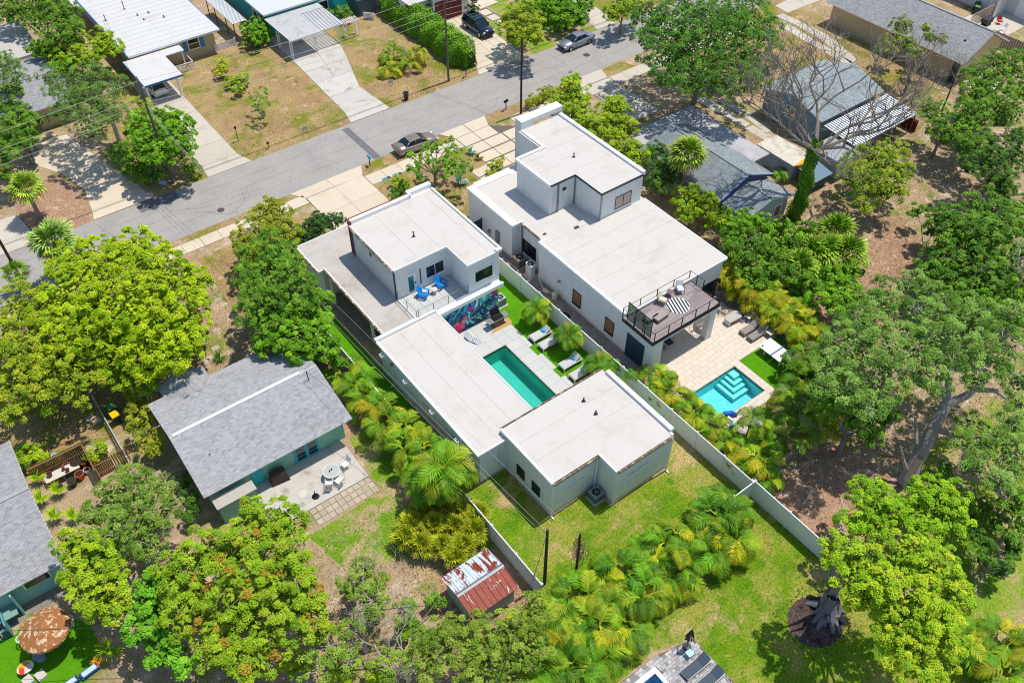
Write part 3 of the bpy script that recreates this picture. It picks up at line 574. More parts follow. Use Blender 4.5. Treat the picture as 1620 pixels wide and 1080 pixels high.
# upper storey
B('wall', STUCCO, H, (24.5, 48.12, 3.28, 29.6, 55.2, 6.6), (29.6, 45.15, 3.28, 32.7, 55.2, 6.6), (29.7, 55.2, 3.25, 32.7, 55.9, 6.7))
B('roof', MEMB, H, (24.45, 48.05, 6.6, 29.5, 55.2, 6.71), (29.5, 45.08, 6.6, 32.75, 55.2, 6.71))
B('roof_edge', TRIM, H, (24.35, 48.0, 6.55, 24.45, 55.2, 6.73), (24.45, 47.96, 6.55, 29.42, 48.05, 6.732), (29.42, 45.05, 6.55, 29.5, 48.0, 6.733), (29.42, 44.95, 6.55, 32.85, 45.05, 6.73), (32.7, 45.05, 6.5, 32.88, 55.3, 6.86), (32.3, 44.9, 6.74, 32.88, 45.25, 6.88))
B('gutter', GUTTER, H, (24.22, 48.1, 6.52, 24.348, 55.1, 6.68))
B('parapet', TRIM, H, (24.6, 55.21, 6.6, 30.5, 55.55, 7.02), (30.5, 55.5, 6.6, 32.9, 55.95, 7.1), (30.45, 55.21, 6.6, 30.6, 55.5, 7.1))
B('facade_cladding', mat('red_brown_cladding', '#8b4a35', .7), H, (24.5, 55.56, 3.4, 30.45, 55.68, 7.04), (24.42, 55.1, 6.6, 24.6, 55.56, 7.04))
m = MB()
for y in (48.2, 55.0): B('downspout', DARKM, H, (24.4, y, 3.42, 24.49, y+.09, 6.55))
window(H, 'x', 24.5, 53.55, 54.0, 5.5, 5.95, f=.05, glass=TRIM); window(H, 'x', 24.5, 51.75, 52.2, 5.45, 5.9, f=.05)
window(H, 'y', 48.12, 27.38, 29.1, 4.25, 5.4, mull=2, sill=True, f=.09); window(H, 'y', 45.15, 30.25, 32.0, 4.3, 5.45, sill=True, f=.09)
d = B('door', TRIM, H, (25.5, 48.06, 3.42, 26.35, 48.118, 5.5)); B('pane', GLASS2, d, (25.62, 48.045, 3.6, 26.12, 48.058, 5.3)); B('handle', DARKM, d, (26.24, 48.0, 4.35, 26.29, 48.058, 4.55))
B('wall_board', mat('brown_board', '#6d5147', .7), H, (26.77, 48.06, 3.95, 26.86, 48.118, 5.6)); B('wall_light', WHITEP, H, (28.1, 48.0, 3.85, 28.22, 48.118, 4.05))
B('belt', TRIM, H, (25.9, 44.55, 3.06, 32.75, 44.79, 3.42), (26.0, 44.79, 3.28, 32.6, 45.14, 3.44))
bal = B('balcony', TRIM, H, (24.5, 45.2, 3.29, 29.58, 48.1, 3.40), (24.42, 45.12, 3.3, 24.5, 48.1, 3.52), (24.42, 45.1, 3.3, 29.58, 45.2, 3.52))
for i in range(8):
    for j in range(5): piece('tile', round(24.52+i*.632, 3), round(45.22+j*.576, 3), round(24.52+i*.632+.62, 3), round(45.22+j*.576+.565, 3), 3.43, .02, TILEG, bal)
rl = MB()
RAILP = [(24.47, 48.0), (24.47, 46.6), (24.47, 45.15), (24.65, 45.15), (26.1, 45.15), (27.55, 45.15), (29.55, 45.15)]
for x, y in RAILP: rl.box(x-.025, y-.025, 3.5, x+.025, y+.025, 4.42)
rl.tube([(24.47, 48.0, 4.42), (24.47, 45.15, 4.42)], .025, 6); rl.tube([(24.47, 45.15, 4.42), (29.56, 45.15, 4.42)], .025, 6)
for z in (3.65, 3.83, 4.0, 4.18): rl.tube([(24.47, 48.0, z), (24.47, 45.15, z), (29.56, 45.15, z)], .006, 4)
rl.build('railing', GREYM, bal)
# mural: layered painted leaf shapes and flowers on the garage wall
mu = MB(); y = 44.79
def shape(cx, cz, pts, ang, col, d):
    c, s = cos(ang), sin(ang); v = []
    for a, b in pts:
        px, pz = cx+a*c-b*s, cz+a*s+b*c; v.append((min(32.25, max(26.2, px)), 44.79-d, min(3.04, max(.05, pz))))
    mu.tint = tuple(lin(col)[:3]); mu.add(v, [tuple(range(len(v)))[::-1]])
mu.tint = tuple(lin('#1c5d78')[:3]); mu.box(26.2, 44.785, .05, 32.25, 44.799, 3.04)
rr = random.Random(21); d = .006
PALC = ['#15507f', '#2a8cc8', '#36c4b2', '#9fe6d2', '#103c64', '#52d0bc', '#dff5e6', '#3a66c4', '#1b8577', '#1a9bd0', '#7a4fae', '#2fb5d6']
for k in range(150):
    L = rr.uniform(.4, 1.3); w = L*rr.uniform(.08, .2); cx, cz = rr.uniform(26.3, 32.2), rr.uniform(.1, 3.0); a = rr.choice((.9, 1.2, 2.2, -.5))+rr.uniform(-.4, .4)
    shape(cx, cz, [(0, 0), (L*.3, w), (L*.7, w*.8), (L, 0), (L*.7, -w*.8), (L*.3, -w)], a, rr.choice(PALC), d); d += .0003
for fx, fz, R in ((29.2, 1.0, 1.2), (27.5, .7, 1.0)):
    for k in range(9):
        a = -1.0+k*.5; L = R*rr.uniform(.6, 1.1); w = L*.09; shape(fx, fz, [(0, 0), (L*.3, w), (L*.7, w*.8), (L, 0), (L*.7, -w*.8), (L*.3, -w)], a, rr.choice(['#0d3558', '#93d9c4', '#1f86c0']), d); d += .0003
for fx, fz, R, c1, c2 in ((28.2, .75, .75, '#e0244f', '#f45f80'), (27.6, .45, .5, '#e83c66', '#c81a44'), (31.9, 2.7, .45, '#b3266b', '#e35f3c'), (29.3, 2.2, .4, '#a32a7a', '#c74a9a'), (28.8, 1.35, .3, '#d94a5f', '#f08a5a')):
    for k in range(7):
        a = k*2*pi/7+.3; L = R*rr.uniform(.8, 1.1); w = L*.3; shape(fx, fz, [(0, 0), (L*.4, w), (L*.8, w*.8), (L, 0), (L*.8, -w*.8), (L*.4, -w)], a, c1 if k % 2 else c2, d); d += .0003
mu.build('mural', PAPER, H)
# ------------------------------------------------------------------ the second modern house (right)
H = thing('modern_house', 'larger white flat-roofed house with grey roof deck and black railing', 'house', (43, 45, 0))
B('wall', STUCCO, H, (37.5, 49.75, 0, 44.2, 56.6, 3.86), (38.45, 46.25, 0, 49.0, 57.2, 3.72), (37.82, 35.05, 0, 49.1, 46.2, 4.14))
B('roof', MEMB, H, (38.05, 49.7, 3.86, 44.0, 56.0, 3.93), (38.4, 46.25, 3.86, 44.0, 49.7, 3.94), (37.95, 34.95, 4.14, 49.3, 46.25, 4.24))
B('roof_edge', TRIM, H, (37.35, 49.5, 3.78, 38.05, 56.65, 4.03), (38.05, 56.0, 3.78, 42.0, 56.65, 4.031), (38.05, 49.5, 3.78, 38.75, 49.72, 4.032), (37.68, 35.0, 4.04, 37.95, 46.2, 4.3), (37.95, 45.95, 4.04, 38.5, 46.25, 4.301), (37.95, 34.85, 4.04, 49.35, 34.95, 4.25), (49.3, 34.95, 4.0, 49.42, 45.3, 4.26))
B('gutter', GUTTER, H, (38.28, 46.3, 3.78, 38.4, 49.45, 3.92))
B('downspout', GREYM, H, (38.28, 49.3, .1, 38.4, 49.42, 3.78), (41.9, 48.75, 3.95, 42.02, 48.86, 7.0), (43.85, 45.2, 4.25, 43.95, 45.3, 7.0), (43.88, 48.8, 4.0, 43.98, 48.92, 7.0)) 
B('wall', STUCCO, H, (41.05, 48.92, 3.9, 44.0, 53.7, 7.1), (44.0, 45.35, 3.9, 48.9, 57.3, 7.1))
B('roof', MEMB, H, (41.1, 48.85, 7.1, 43.9, 53.65, 7.19), (43.9, 45.28, 7.1, 48.75, 57.3, 7.19))
B('roof_edge', TRIM, H, (40.9, 48.85, 7.0, 41.12, 53.85, 7.32), (41.12, 53.6, 7.0, 44.3, 53.9, 7.33), (44.1, 53.9, 7.0, 44.4, 57.2, 7.3), (48.75, 45.3, 7.0, 49.1, 57.2, 7.4))
B('roof_edge', DARKM, H, (41.12, 48.78, 7.02, 43.9, 48.85, 7.2), (43.83, 45.25, 7.02, 43.9, 48.78, 7.201), (43.9, 45.2, 7.02, 48.75, 45.28, 7.2))
B('parapet', STUCCO, H, (44.3, 57.3, 0, 49.3, 58.3, 5.85), (44.3, 57.3, 5.85, 45.75, 58.3, 8.0), (48.95, 57.3, 5.85, 49.3, 58.3, 8.0), (45.75, 57.3, 7.55, 48.95, 58.3, 8.0))
roof_vent(45.5, 51.0, 7.19, H, .4)
window(H, 'y', 45.35, 45.75, 47.6, 4.62, 5.85, glass=mat('closed_blind', '#b9a79b', .6), frame=BLACKM, mull=2, f=.04)
B('vent', DARKM, H, (42.52, 48.86, 5.95, 42.92, 48.915, 6.25))
m = MB(); m.box(38.9, 46.9, 3.93, 39.2, 47.1, 4.0); m.box(41.4, 45.6, 4.24, 41.9, 45.9, 4.27); m.build('roof_debris', mat('dark_debris', '#4b463f', .9), H)
window(H, 'x', 38.45, 47.45, 49.2, .85, 2.2, frame=BLACKM, mull=2, f=.07)
BL = mat('brown_blind_window', '#8c6a4a', .35, var=.3, scale=2)
for a in (40.37, 36.16):
    w = window(H, 'x', 37.82, a, a+1.0, .82, 2.2, glass=BL, frame=BLACKM, f=.05); B('sill', DARKM, w, (37.72, a-.05, .68, 37.819, a+1.05, .765))
m = MB(); m.box(37.33, 51.6, .7, 37.49, 52.1, 1.9); m.box(37.4, 51.8, .05, 37.44, 51.84, .7); m.box(37.4, 52.0, .05, 37.44, 52.04, .7); m.build('electric_panel', GREYM, H)
m = MB(); m.lathe(37.35, 53.1, [(.16, 1.0), (.16, 1.25)], 12); m.tube([(37.4, 53.1, .1), (37.4, 53.1, 1.0)], .03); m.build('meter', GREYM, H)
m = MB(); m.lathe(37.7, 43.2, [(.1, 1.7), (.16, 1.8), (.1, 1.9)], 10); m.build('wall_vent', GREYM, H)
# covered patio and roof deck
B('wall', STUCCO, H, (37.82, 31.6, 0, 38.0, 35.04, 3.3), (38.0, 31.62, 0, 38.9, 32.0, 3.3), (44.2, 31.6, 0, 44.9, 32.15, 3.3), (37.82, 31.58, 3.3, 44.95, 32.2, 3.84), (38.0, 32.2, 3.3, 44.95, 35.04, 3.6), (44.4, 32.2, 3.3, 44.95, 35.04, 3.84))
B('door', mat('dark_navy_door', '#1e3a4a', .4), H, (37.78, 32.5, 0, 37.818, 34.55, 2.55))
B('sliding_door', GLASS, H, (39.2, 35.0, .1, 43.6, 35.048, 2.5), (47.05, 35.0, .1, 48.9, 35.048, 2.1)); B('wall_light', BLACKM, H, (49.0, 34.9, 1.5, 49.12, 35.048, 1.95))
dk = B('deck', mat('dark_deck_frame', '#3c3534', .8), H, (37.5, 31.48, 3.62, 45.0, 35.04, 3.9)); DKM = mat('grey_brown_deck_board', '#9d9290', .8, var=.15, scale=4, objrand=.18, bmp=.2)
yy = 31.52; rr = random.Random(4)
for j in range(17):
    xx = 37.53; d0 = .205
    while xx < 44.95:
        L = rr.choice((1.2, 1.8, 2.4)); L = min(L, 44.97-xx)
        if L < .2: break
        piece('deck_board', round(xx+.006, 3), round(yy+.007, 3), round(xx+L-.006, 3), round(yy+d0-.007, 3), 3.94+rr.random()*.006, .03, DKM, dk); xx += L
    yy += .2065
rl = MB()
for x, y in ((37.55, 35.05), (39.4, 35.05), (41.25, 35.05), (43.1, 35.05), (44.95, 35.05), (45.05, 34.3), (45.05, 33.55), (43.6, 31.5), (42.1, 31.5), (40.6, 31.5), (39.15, 31.5), (37.65, 31.5), (37.5, 32.5), (37.5, 33.7), (45.0, 31.6)): rl.box(x-.03, y-.03, 3.7, x+.03, y+.03, 5.0)
for z in (5.0, 4.02): rl.tube([(37.5, 31.48, z), (37.5, 35.05, z), (44.98, 35.05, z), (45.05, 33.55, z)], .028, 4); rl.tube([(37.5, 31.48, z), (45.0, 31.5, z)], .028, 4)
rl.build('railing', BLACKM, dk)
st = MB()
for k in range(15):
    a = k*.36+.4; z = .25*k+.2; c = (45.75, 32.9); st.add([(c[0], c[1], z), (c[0]+.8*cos(a), c[1]+.8*sin(a), z), (c[0]+.8*cos(a+.4), c[1]+.8*sin(a+.4), z)], [(0, 1, 2)])
    st.add([(c[0], c[1], z-.04), (c[0]+.8*cos(a), c[1]+.8*sin(a), z-.04), (c[0]+.8*cos(a+.4), c[1]+.8*sin(a+.4), z-.04)], [(2, 1, 0)]); st.tube([(c[0]+.8*cos(a), c[1]+.8*sin(a), z), (c[0]+.8*cos(a), c[1]+.8*sin(a), z+.9)], .018, 4)
st.tube([(45.75, 32.9, 0), (45.75, 32.9, 4.9)], .07, 8); st.tube([(45.75+.8*cos(k*.36+.4), 32.9+.8*sin(k*.36+.4), .25*k+1.1) for k in range(16)], .025, 4); st.build('spiral_stair', BLACKM, H)
def laps(parent, rects, z, st, along, m=None):
    mb = MB()
    for x0, y0, x1, y1 in rects:
        a0, a1 = (x0, x1) if along == 'y' else (y0, y1); k = a0+st
        while k < a1-.2:
            if along == 'y': mb.box(k, y0+.1, z, k+.035, y1-.1, z+.006)
            else: mb.box(x0+.1, k, z, x1-.1, k+.035, z+.006)
            k += st
    return mb.build('lap_seams', mat('roof_lap_seam', '#bdb9b4', .8, var=.15), parent, kind='stuff')
laps(H, [(44.1, 45.6, 48.6, 57.0), (41.3, 49.0, 43.8, 53.5)], 7.192, 1.9, 'x'); laps(H, [(38.2, 35.1, 49.1, 45.9)], 4.243, 2.1, 'x')
H0 = [o for o in bpy.data.objects if o.name == 'modern_house'][0]
laps(H0, [(20.8, 31.4, 25.9, 44.6)], 3.662, 1.7, 'y'); laps(H0, [(23.2, 26.1, 32.3, 31.6)], 4.063, 1.9, 'x'); laps(H0, [(24.6, 48.3, 29.4, 55.0), (29.6, 45.4, 32.6, 55.0)], 6.713, 2.2, 'y')
# ------------------------------------------------------------------ generic gabled shingle cottages
def gable_house(name, label, loc, x0, y0, x1, y1, ze, zr, axis, wallm, sm, ox=.5, oy=.8, trim=None, base=1.0, ridge_vent=False, clip=None):
    """walls x0..x1, y0..y1; ridge along axis; eaves overhang by ox, oy"""
    t = thing(name, label, 'house', loc); trim = trim or TRIM
    m = MB(); m.box(x0, y0, 0, x1, y1, ze-.1)
    if axis == 'x':
        ym = (y0+y1)/2; s = (zr-ze)/((y1-y0)/2+oy)
        for x in (x0, x1-.15): m.add([(x, y0, ze-.1), (x, y1, ze-.1), (x, ym, zr-.15), (x+.15, y0, ze-.1), (x+.15, y1, ze-.1), (x+.15, ym, zr-.15)], [(0, 2, 1), (3, 4, 5), (0, 3, 5, 2), (1, 2, 5, 4), (0, 1, 4, 3)])
    else:
        xm = (x0+x1)/2
        for yq in (y0, y1-.15): m.add([(x0, yq, ze-.1), (x1, yq, ze-.1), (xm, yq, zr-.15), (x0, yq+.15, ze-.1), (x1, yq+.15, ze-.1), (xm, yq+.15, zr-.15)], [(0, 1, 2), (3, 5, 4), (0, 2, 5, 3), (1, 4, 5, 2), (0, 3, 4, 1)])
    m.build('wall', wallm, t)
    X0, X1, Y0, Y1 = x0-ox, x1+ox, y0-oy, y1+oy; r = MB()
    if axis == 'x':
        ym = (y0+y1)/2; r.slab([(X0, Y0, ze), (X1, Y0, ze), (X1, ym, zr), (X0, ym, zr)], .12); r.slab([(X0, ym, zr), (X1, ym, zr), (X1, Y1, ze), (X0, Y1, ze)], .12)
        ro = r.build('roof', trim, t); Hs = math.dist((ym, zr), (Y0, ze)); v = (0, ym-Y0, zr-ze)
        shingles(ro, (X0, Y0, ze), (1, 0, 0), v, X1-X0, Hs, sm, base=base); shingles(ro, (X0, Y1, ze), (1, 0, 0), (0, ym-Y1, zr-ze), X1-X0, Hs, sm, base=base)
        B('ridge_vent' if ridge_vent else 'ridge_cap', trim if ridge_vent else sm, ro, (X0+.25 if ridge_vent else X0, ym-.13, zr-.02, X1-1.4 if ridge_vent else X1, ym+.13, zr+.08))
    else:
        xm = (x0+x1)/2; r.slab([(X0, Y0, ze), (xm, Y0, zr), (xm, Y1, zr), (X0, Y1, ze)], .12); r.slab([(xm, Y0, zr), (X1, Y0, ze), (X1, Y1, ze), (xm, Y1, zr)], .12)
        ro = r.build('roof', trim, t); Hs = math.dist((xm, zr), (X0, ze))
        shingles(ro, (X0, Y0, ze), (0, 1, 0), (xm-X0, 0, zr-ze), Y1-Y0, Hs, sm, base=base); shingles(ro, (X1, Y0, ze), (0, 1, 0), (xm-X1, 0, zr-ze), Y1-Y0, Hs, sm, base=base)
        B('ridge_cap', sm, ro, (xm-.12, Y0, zr-.02, xm+.12, Y1, zr+.06))
    return t, ro
# mint cottage in the left foreground
H3, ro = gable_house('cottage', 'mint green cottage with grey shingle gable roof and concrete patio', (9.5, 45, 0), 4.3, 40.8, 14.9, 49.4, 2.75, 4.1, 'x', MINT, SHING, .5, .85, ridge_vent=True, base=1.0)
m = MB(); m.slab([(5.1, 51.4, 2.75), (6.85, 51.3, 3.35), (6.95, 48.2, 3.35), (5.1, 50.2, 2.75)], .1); m.slab([(6.85, 51.3, 3.35), (8.6, 51.4, 2.75), (8.6, 50.2, 2.75), (6.95, 48.2, 3.35)], .1); po = m.build('porch_roof', SHING, H3)
shingles(po, (5.05, 48.8, 2.8), (0, 1, 0), (1.75, 0, .6), 2.6, 1.86, SHING, base=.95); shingles(po, (8.65, 48.8, 2.8), (0, 1, 0), (-1.75, 0, .6), 2.6, 1.86, SHING, base=.9)
B('porch_wall', MINT, H3, (5.4, 49.4, 0, 8.3, 51.0, 2.7))
fd = B('french_door', mat('turquoise_door', '#35b4bd', .5), H3, (10.75, 40.72, .05, 12.7, 40.79, 2.1))
for i, x in enumerate((10.93, 11.86)):
    for j in range(4): B('pane', GLASS, fd, (x, 40.7, .3+j*.42, x+.68, 40.718, .3+j*.42+.34))
B('door', mat('turquoise_door', '#35b4bd', .5), H3, (7.4, 40.72, .05, 8.3, 40.79, 2.1))
cb = thing('storage_cabinet', 'pale green board storage cabinet with grey top against the mint cottage', 'cabinet', (5.7, 39.7, 0))
B('body', mat('pale_green_board', '#7fae93', .8, var=.1), cb, (4.35, 39.2, 0, 7.05, 40.0, 1.95)); B('top', mat('grey_board_top', '#b9b4ad', .8), cb, (4.2, 39.05, 1.95, 7.15, 40.1, 2.02))
for i in range(6): piece('board', round(4.37+i*.445, 3), 39.14, round(4.37+i*.445+.43, 3), 39.19, 1.9, 1.85, mat('pale_green_board', '#7fae93'), cb)
roof_vent(5.6, 42.6, 3.2, H3, .25)
m = MB(); m.tube([(14.3, 44.2, 3.8), (14.25, 44.25, 4.9)], .04, 6); m.tube([(14.3, 44.2, 3.8), (13.7, 44.1, 3.8)], .04, 6); m.build('service_mast', DARKM, H3)
# bottom left house
H4, ro = gable_house('cottage', 'teal-trimmed cottage with grey shingle roof at the bottom left corner', (-12, 47, 0), -22, 41.4, -5.9, 52.4, 2.7, 3.9, 'x', mat('pale_teal_wall', '#8fbfbc', .8), SHING, .5, .6, base=.9)
B('window', TRIM, H4, (-8.2, 41.33, 1.3, -6.5, 41.4, 2.0)); B('pane', GLASS, H4, (-8.1, 41.31, 1.36, -6.6, 41.328, 1.94))
B('porch', mat('pale_teal_wall', '#8fbfbc', .8), H4, (-9.0, 40.6, 0, -8.9, 41.4, 2.4), (-12, 41.2, 0, -9.0, 41.38, 2.3)); B('door_mat_board', mat('grey_green_board', '#7fa39b', .7), H4, (-10.7, 40.2, .9, -9.1, 41.2, 1.0))
dc = thing('picket_railing', 'dark slatted teal railing at the bottom left turf edge', 'railing', (-11, 39.6, 0))
for i in range(12): B('slat', mat('dark_teal_slat', '#3d6b78', .7), dc, (-12.4+i*.2, 39.55, 0, -12.28+i*.2, 39.6, .95))
B('rail', mat('teal_rail', '#6fa3ab', .6), dc, (-12.5, 39.5, .95, -10.0, 39.65, 1.02)); B('screen', mat('teal_rail', '#6fa3ab', .6), dc, (-10.0, 39.5, 0, -9.92, 41.1, 1.5))
# upper left cottage
H5, ro = gable_house('cottage', 'grey shingle roofed tan cottage behind trees at the upper left', (5, 107, 0), -8, 97.4, 13.4, 108.0, 2.6, 3.3, 'x', TAN, SHING, .55, .6, base=.95)
B('roof', MEMB2, H5, (-8.5, 108.7, 2.7, 13.9, 118.2, 2.95)); B('wall', TAN, H5, (-8, 108.65, 0, 13.4, 117.8, 2.69)); B('garage_door', mat('brown_door', '#8a7862', .7), H5, (8.3, 97.3, 0, 9.4, 97.39, 2.2))
# upper left white-roofed house with carport
H6 = thing('bungalow', 'tan bungalow with bright white flat roof, blue shutters and a carport', 'house', (27, 108, 0))
B('wall', TAN, H6, (22.0, 102.3, 0, 31.9, 125, 2.8))
B('roof', METAL_ROOF_W, H6, (21.3, 101.5, 2.85, 32.45, 117.2, 3.0), (20.5, 117.2, 2.7, 32.45, 126, 2.85))
B('fascia', mat('blue_trim', '#3c6fa8', .6), H6, (21.15, 101.4, 2.72, 21.298, 126, 2.98), (32.46, 101.4, 2.72, 32.56, 126, 2.98))
B('fascia', TRIM, H6, (21.3, 101.35, 2.78, 32.45, 101.498, 3.02))
m = MB()
for i in range(14): m.box(21.3, 101.6+i*1.12, 3.001, 32.4, 101.66+i*1.12, 3.025)
m.build('roof_seams', mat('pale_roof_seam', '#d3d4d5', .6), H6)
B('carport_roof', METAL_ROOF_W, H6, (20.55, 94.7, 2.5, 24.95, 101.34, 2.62), (24.95, 99.8, 2.5, 27.25, 101.34, 2.621)); B('fascia', mat('blue_trim', '#3c6fa8', .6), H6, (20.45, 94.6, 2.42, 20.548, 101.4, 2.64), (20.55, 94.6, 2.42, 25.0, 94.698, 2.63))
for x, y in ((24.25, 94.95), (20.75, 94.95), (20.75, 98.2), (27.0, 99.95), (24.5, 99.9)): B('post', WHITEP, H6, (x-.08, y-.08, 0, x+.08, y+.08, 2.5))
w = window(H6, 'y', 102.3, 28.6, 29.9, 1.15, 2.45, mull=1, f=.1); B('mullion', TRIM, w, (28.6, 102.24, 1.76, 29.9, 102.27, 1.83))
B('shutter', mat('blue_shutter', '#3f83b8', .6), H6, (27.95, 102.24, 1.05, 28.45, 102.299, 2.55)); B('shutter', mat('blue_shutter', '#3f83b8', .6), H6, (30.05, 102.24, 1.05, 30.55, 102.299, 2.55))
pr = B('porch_rail', WHITEP, H6, (25.6, 99.75, .95, 27.9, 99.83, 1.02), (27.85, 99.83, .95, 27.93, 101.5, 1.02), (25.6, 99.76, .1, 27.9, 99.82, .16))
for i in range(12): B('baluster', WHITEP, pr, (25.65+i*.2, 99.765, .16, 25.72+i*.2, 99.815, .95))
for x, y, h in ((25.2, 113.2, 1.0), (25.9, 110.6, .2), (27.2, 110.4, .2), (28.3, 108.2, .25), (22.3, 111.6, .7), (26.1, 109, .12)): roof_vent(x, y, 3.0, H6, h)
# teal house with white carport
H7 = thing('bungalow', 'bright teal house with grey-white metal carport roof in front', 'house', (43, 108, 0))
B('wall', TEALW, H7, (38.6, 102.0, 0, 47.5, 120, 2.75)); B('roof', mat('pale_grey_roof', '#cfd4d3', .6, var=.04), H7, (38.2, 101.4, 2.8, 46.2, 120, 3.0)); B('wall', TEALW, H7, (47.5, 100.6, 0, 49.2, 104, 2.6))
window(H7, 'x', 38.6, 104.5, 105.6, 1.1, 2.2, f=.12); window(H7, 'x', 38.6, 102.4, 103.0, 1.0, 2.2, f=.1); window(H7, 'y', 102.0, 45.6, 47.2, 1.1, 2.2, f=.1)
cr = B('carport_roof', mat('grey_white_sheet_roof', '#bfc0bf', .7, var=.1, scale=1.5, col2='#8f8a86', thr=(.5, .8), scale2=.6), H7, (38.2, 94.65, 2.42, 42.3, 101.38, 2.52), (42.3, 99.9, 2.42, 45.6, 101.38, 2.521))
m = MB()
for i in range(10): m.box(38.2+i*.41, 94.66, 2.521, 38.23+i*.41, 101.35, 2.54)
m.build('roof_seams', mat('pale_roof_seam', '#d3d4d5', .6), cr)
for i in range(16): B('slat', WHITEP, cr, (42.32, 95.0+i*.31, 2.42, 45.5, 95.13+i*.31, 2.5))
B('frame', WHITEP, cr, (42.3, 94.85, 2.3, 45.55, 94.95, 2.42), (45.5, 94.96, 2.3, 45.6, 99.9, 2.42), (38.15, 94.55, 2.3, 42.35, 94.64, 2.52))
for x, y in ((38.3, 94.75), (41.5, 94.75), (38.3, 98.2), (44.85, 94.95)):
    p = B('post', WHITEP, H7, (x-.16, y-.05, 0, x-.08, y+.05, 2.35), (x+.08, y-.05, 0, x+.16, y+.05, 2.35)); 
    for j in range(5): B('lattice_bar', WHITEP, p, (x-.08, y-.03, .3+j*.45, x+.08, y+.03, .36+j*.45))
AW = mat('white_awning_metal', '#e8ebec', .5); AWD = mat('blue_grey_awning_valley', '#4d6d86', .5)
def ribbed(name, label, cat, x0, y0, z0, x1, y1, z1, along, n, posts, parent_loc):
    """pan roof of alternating raised and sunk strips; along = direction the strips run"""
    t = thing(name, label, cat, parent_loc); m = MB(); v = MB()
    for i in range(n):
        a = i/n; b = (i+.55)/n; c = (i+1)/n
        if along == 'x': f = lambda k: (y0+(y1-y0)*k, z0+(z1-z0)*k)
        if along == 'x':
            for mb, p, q, h in ((m, a, b, .05), (v, b, c, 0)):
                (ya, za), (yb, zb) = f(p), f(q); mb.slab([(x0, ya, za+h), (x1, ya, za+h), (x1, yb, zb+h), (x0, yb, zb+h)], .03)
        else:
            for mb, p, q, h in ((m, a, b, .05), (v, b, c, 0)):
                xa, xb = x0+(x1-x0)*p, x0+(x1-x0)*q; mb.slab([(xa, y0, z0+h), (xb, y0, z0+h), (xb, y1, z1+h), (xa, y1, z1+h)], .03)
    m.build('raised_strips', AW, t, kind='stuff'); v.build('valley_strips', AWD, t, kind='stuff')
    for x, y in posts: B('post', mat('brown_post', '#6f5a4c', .7), t, (x-.05, y-.05, 0, x+.05, y+.05, min(z0, z1)))
    return t
ribbed('awning', 'ribbed white awning roof on posts left of the teal house', 'awning', 34.6, 102.7, 2.4, 36.45, 112, 2.45, 'x', 34, [(34.75, 102.9), (36.3, 103), (34.75, 105.3), (34.75, 108.6), (36.3, 108.6), (34.75, 111)], (35.5, 107, 0))
pg = thing('garden_arch', 'small white slatted garden arch on the path right of the carport', 'pergola', (47, 95.6, 0))
for x in (46.1, 47.75): 
    for y in (95.25, 96.1): B('post', WHITEP, pg, (x-.04, y-.04, 0, x+.04, y+.04, 2.05))
    for j in range(6): B('lattice_bar', WHITEP, pg, (x-.02, 95.29, .3+j*.3, x+.02, 96.06, .35+j*.3))
for i in range(7): B('slat', WHITEP, pg, (46.0+i*.3, 95.05, 2.1, 46.07+i*.3, 96.35, 2.16))
B('beam', WHITEP, pg, (45.95, 95.2, 2.05, 48.0, 95.3, 2.1), (45.95, 96.05, 2.05, 48.0, 96.15, 2.1))
pf = thing('picket_fence', 'short white picket fence between the tan bungalow and the awning path', 'fence', (32.8, 102.2, 0))
for i in range(17): B('picket', WHITEP, pf, (31.55+i*.16, 102.15, 0, 31.65+i*.16, 102.19, .9))
B('rail', WHITEP, pf, (31.5, 102.19, .7, 34.25, 102.23, .78), (31.5, 102.19, .2, 34.25, 102.23, .28)); B('post', WHITEP, pf, (34.2, 102.1, 0, 34.35, 102.25, 1.0))
# maroon garage house
H8 = thing('modern_house', 'white house with wide maroon garage door behind the dark SUV', 'house', (58, 95, 0))
B('wall', STUCCO, H8, (53.6, 93.2, 0, 57.0, 104, 3.3), (57.0, 92.3, 0, 62.4, 104, 3.3), (64.5, 96, 0, 70, 104, 3.3)); gd = B('garage_door', mat('maroon_door', '#6f2f2c', .6), H8, (57.3, 92.22, 0, 61.3, 92.298, 2.6))
for i in range(5): B('panel', mat('maroon_door', '#6f2f2c', .6), gd, (57.35, 92.19, .04+i*.51, 61.25, 92.218, .5+i*.51))
B('roof', MEMB, H8, (53.5, 92.2, 3.3, 62.5, 104, 3.4))
bg = thing('lean_to', 'dark blue ribbed lean-to shed beside the tall clipped hedge', 'shed', (51.5, 101, 0)); B('wall', mat('slate_wall', '#54636e', .8), bg, (50.3, 99.5, 0, 52.8, 106, 2.0))
m = MB()
for i in range(10): m.box(50.2+i*.27, 99.4, 2.0, 50.36+i*.27, 106, 2.1)
m.build('roof', mat('blue_grey_metal', '#3f6078', .5), bg)
tr_ = thing('painted_board', 'white board with pastel swirls leaning beside the hedge', 'sign board', (50.9, 98.2, 0)); m = MB(); m.rbox(50.9, 98.2, 0, 1.5, .08, .9, -.9); m.build('board', WHITEP, tr_)
m = MB()
for i, c in enumerate(('#b9a0e0', '#8fd0e8', '#d9b0e8', '#a8e0d8')): m.tint = tuple(lin(c)[:3]); m.rbox(50.86+.03*i, 98.13-.02*i, .2+.12*i, .7-.1*i, .1, .12, -.9)
m.build('swirl_print', PAPER, tr_)
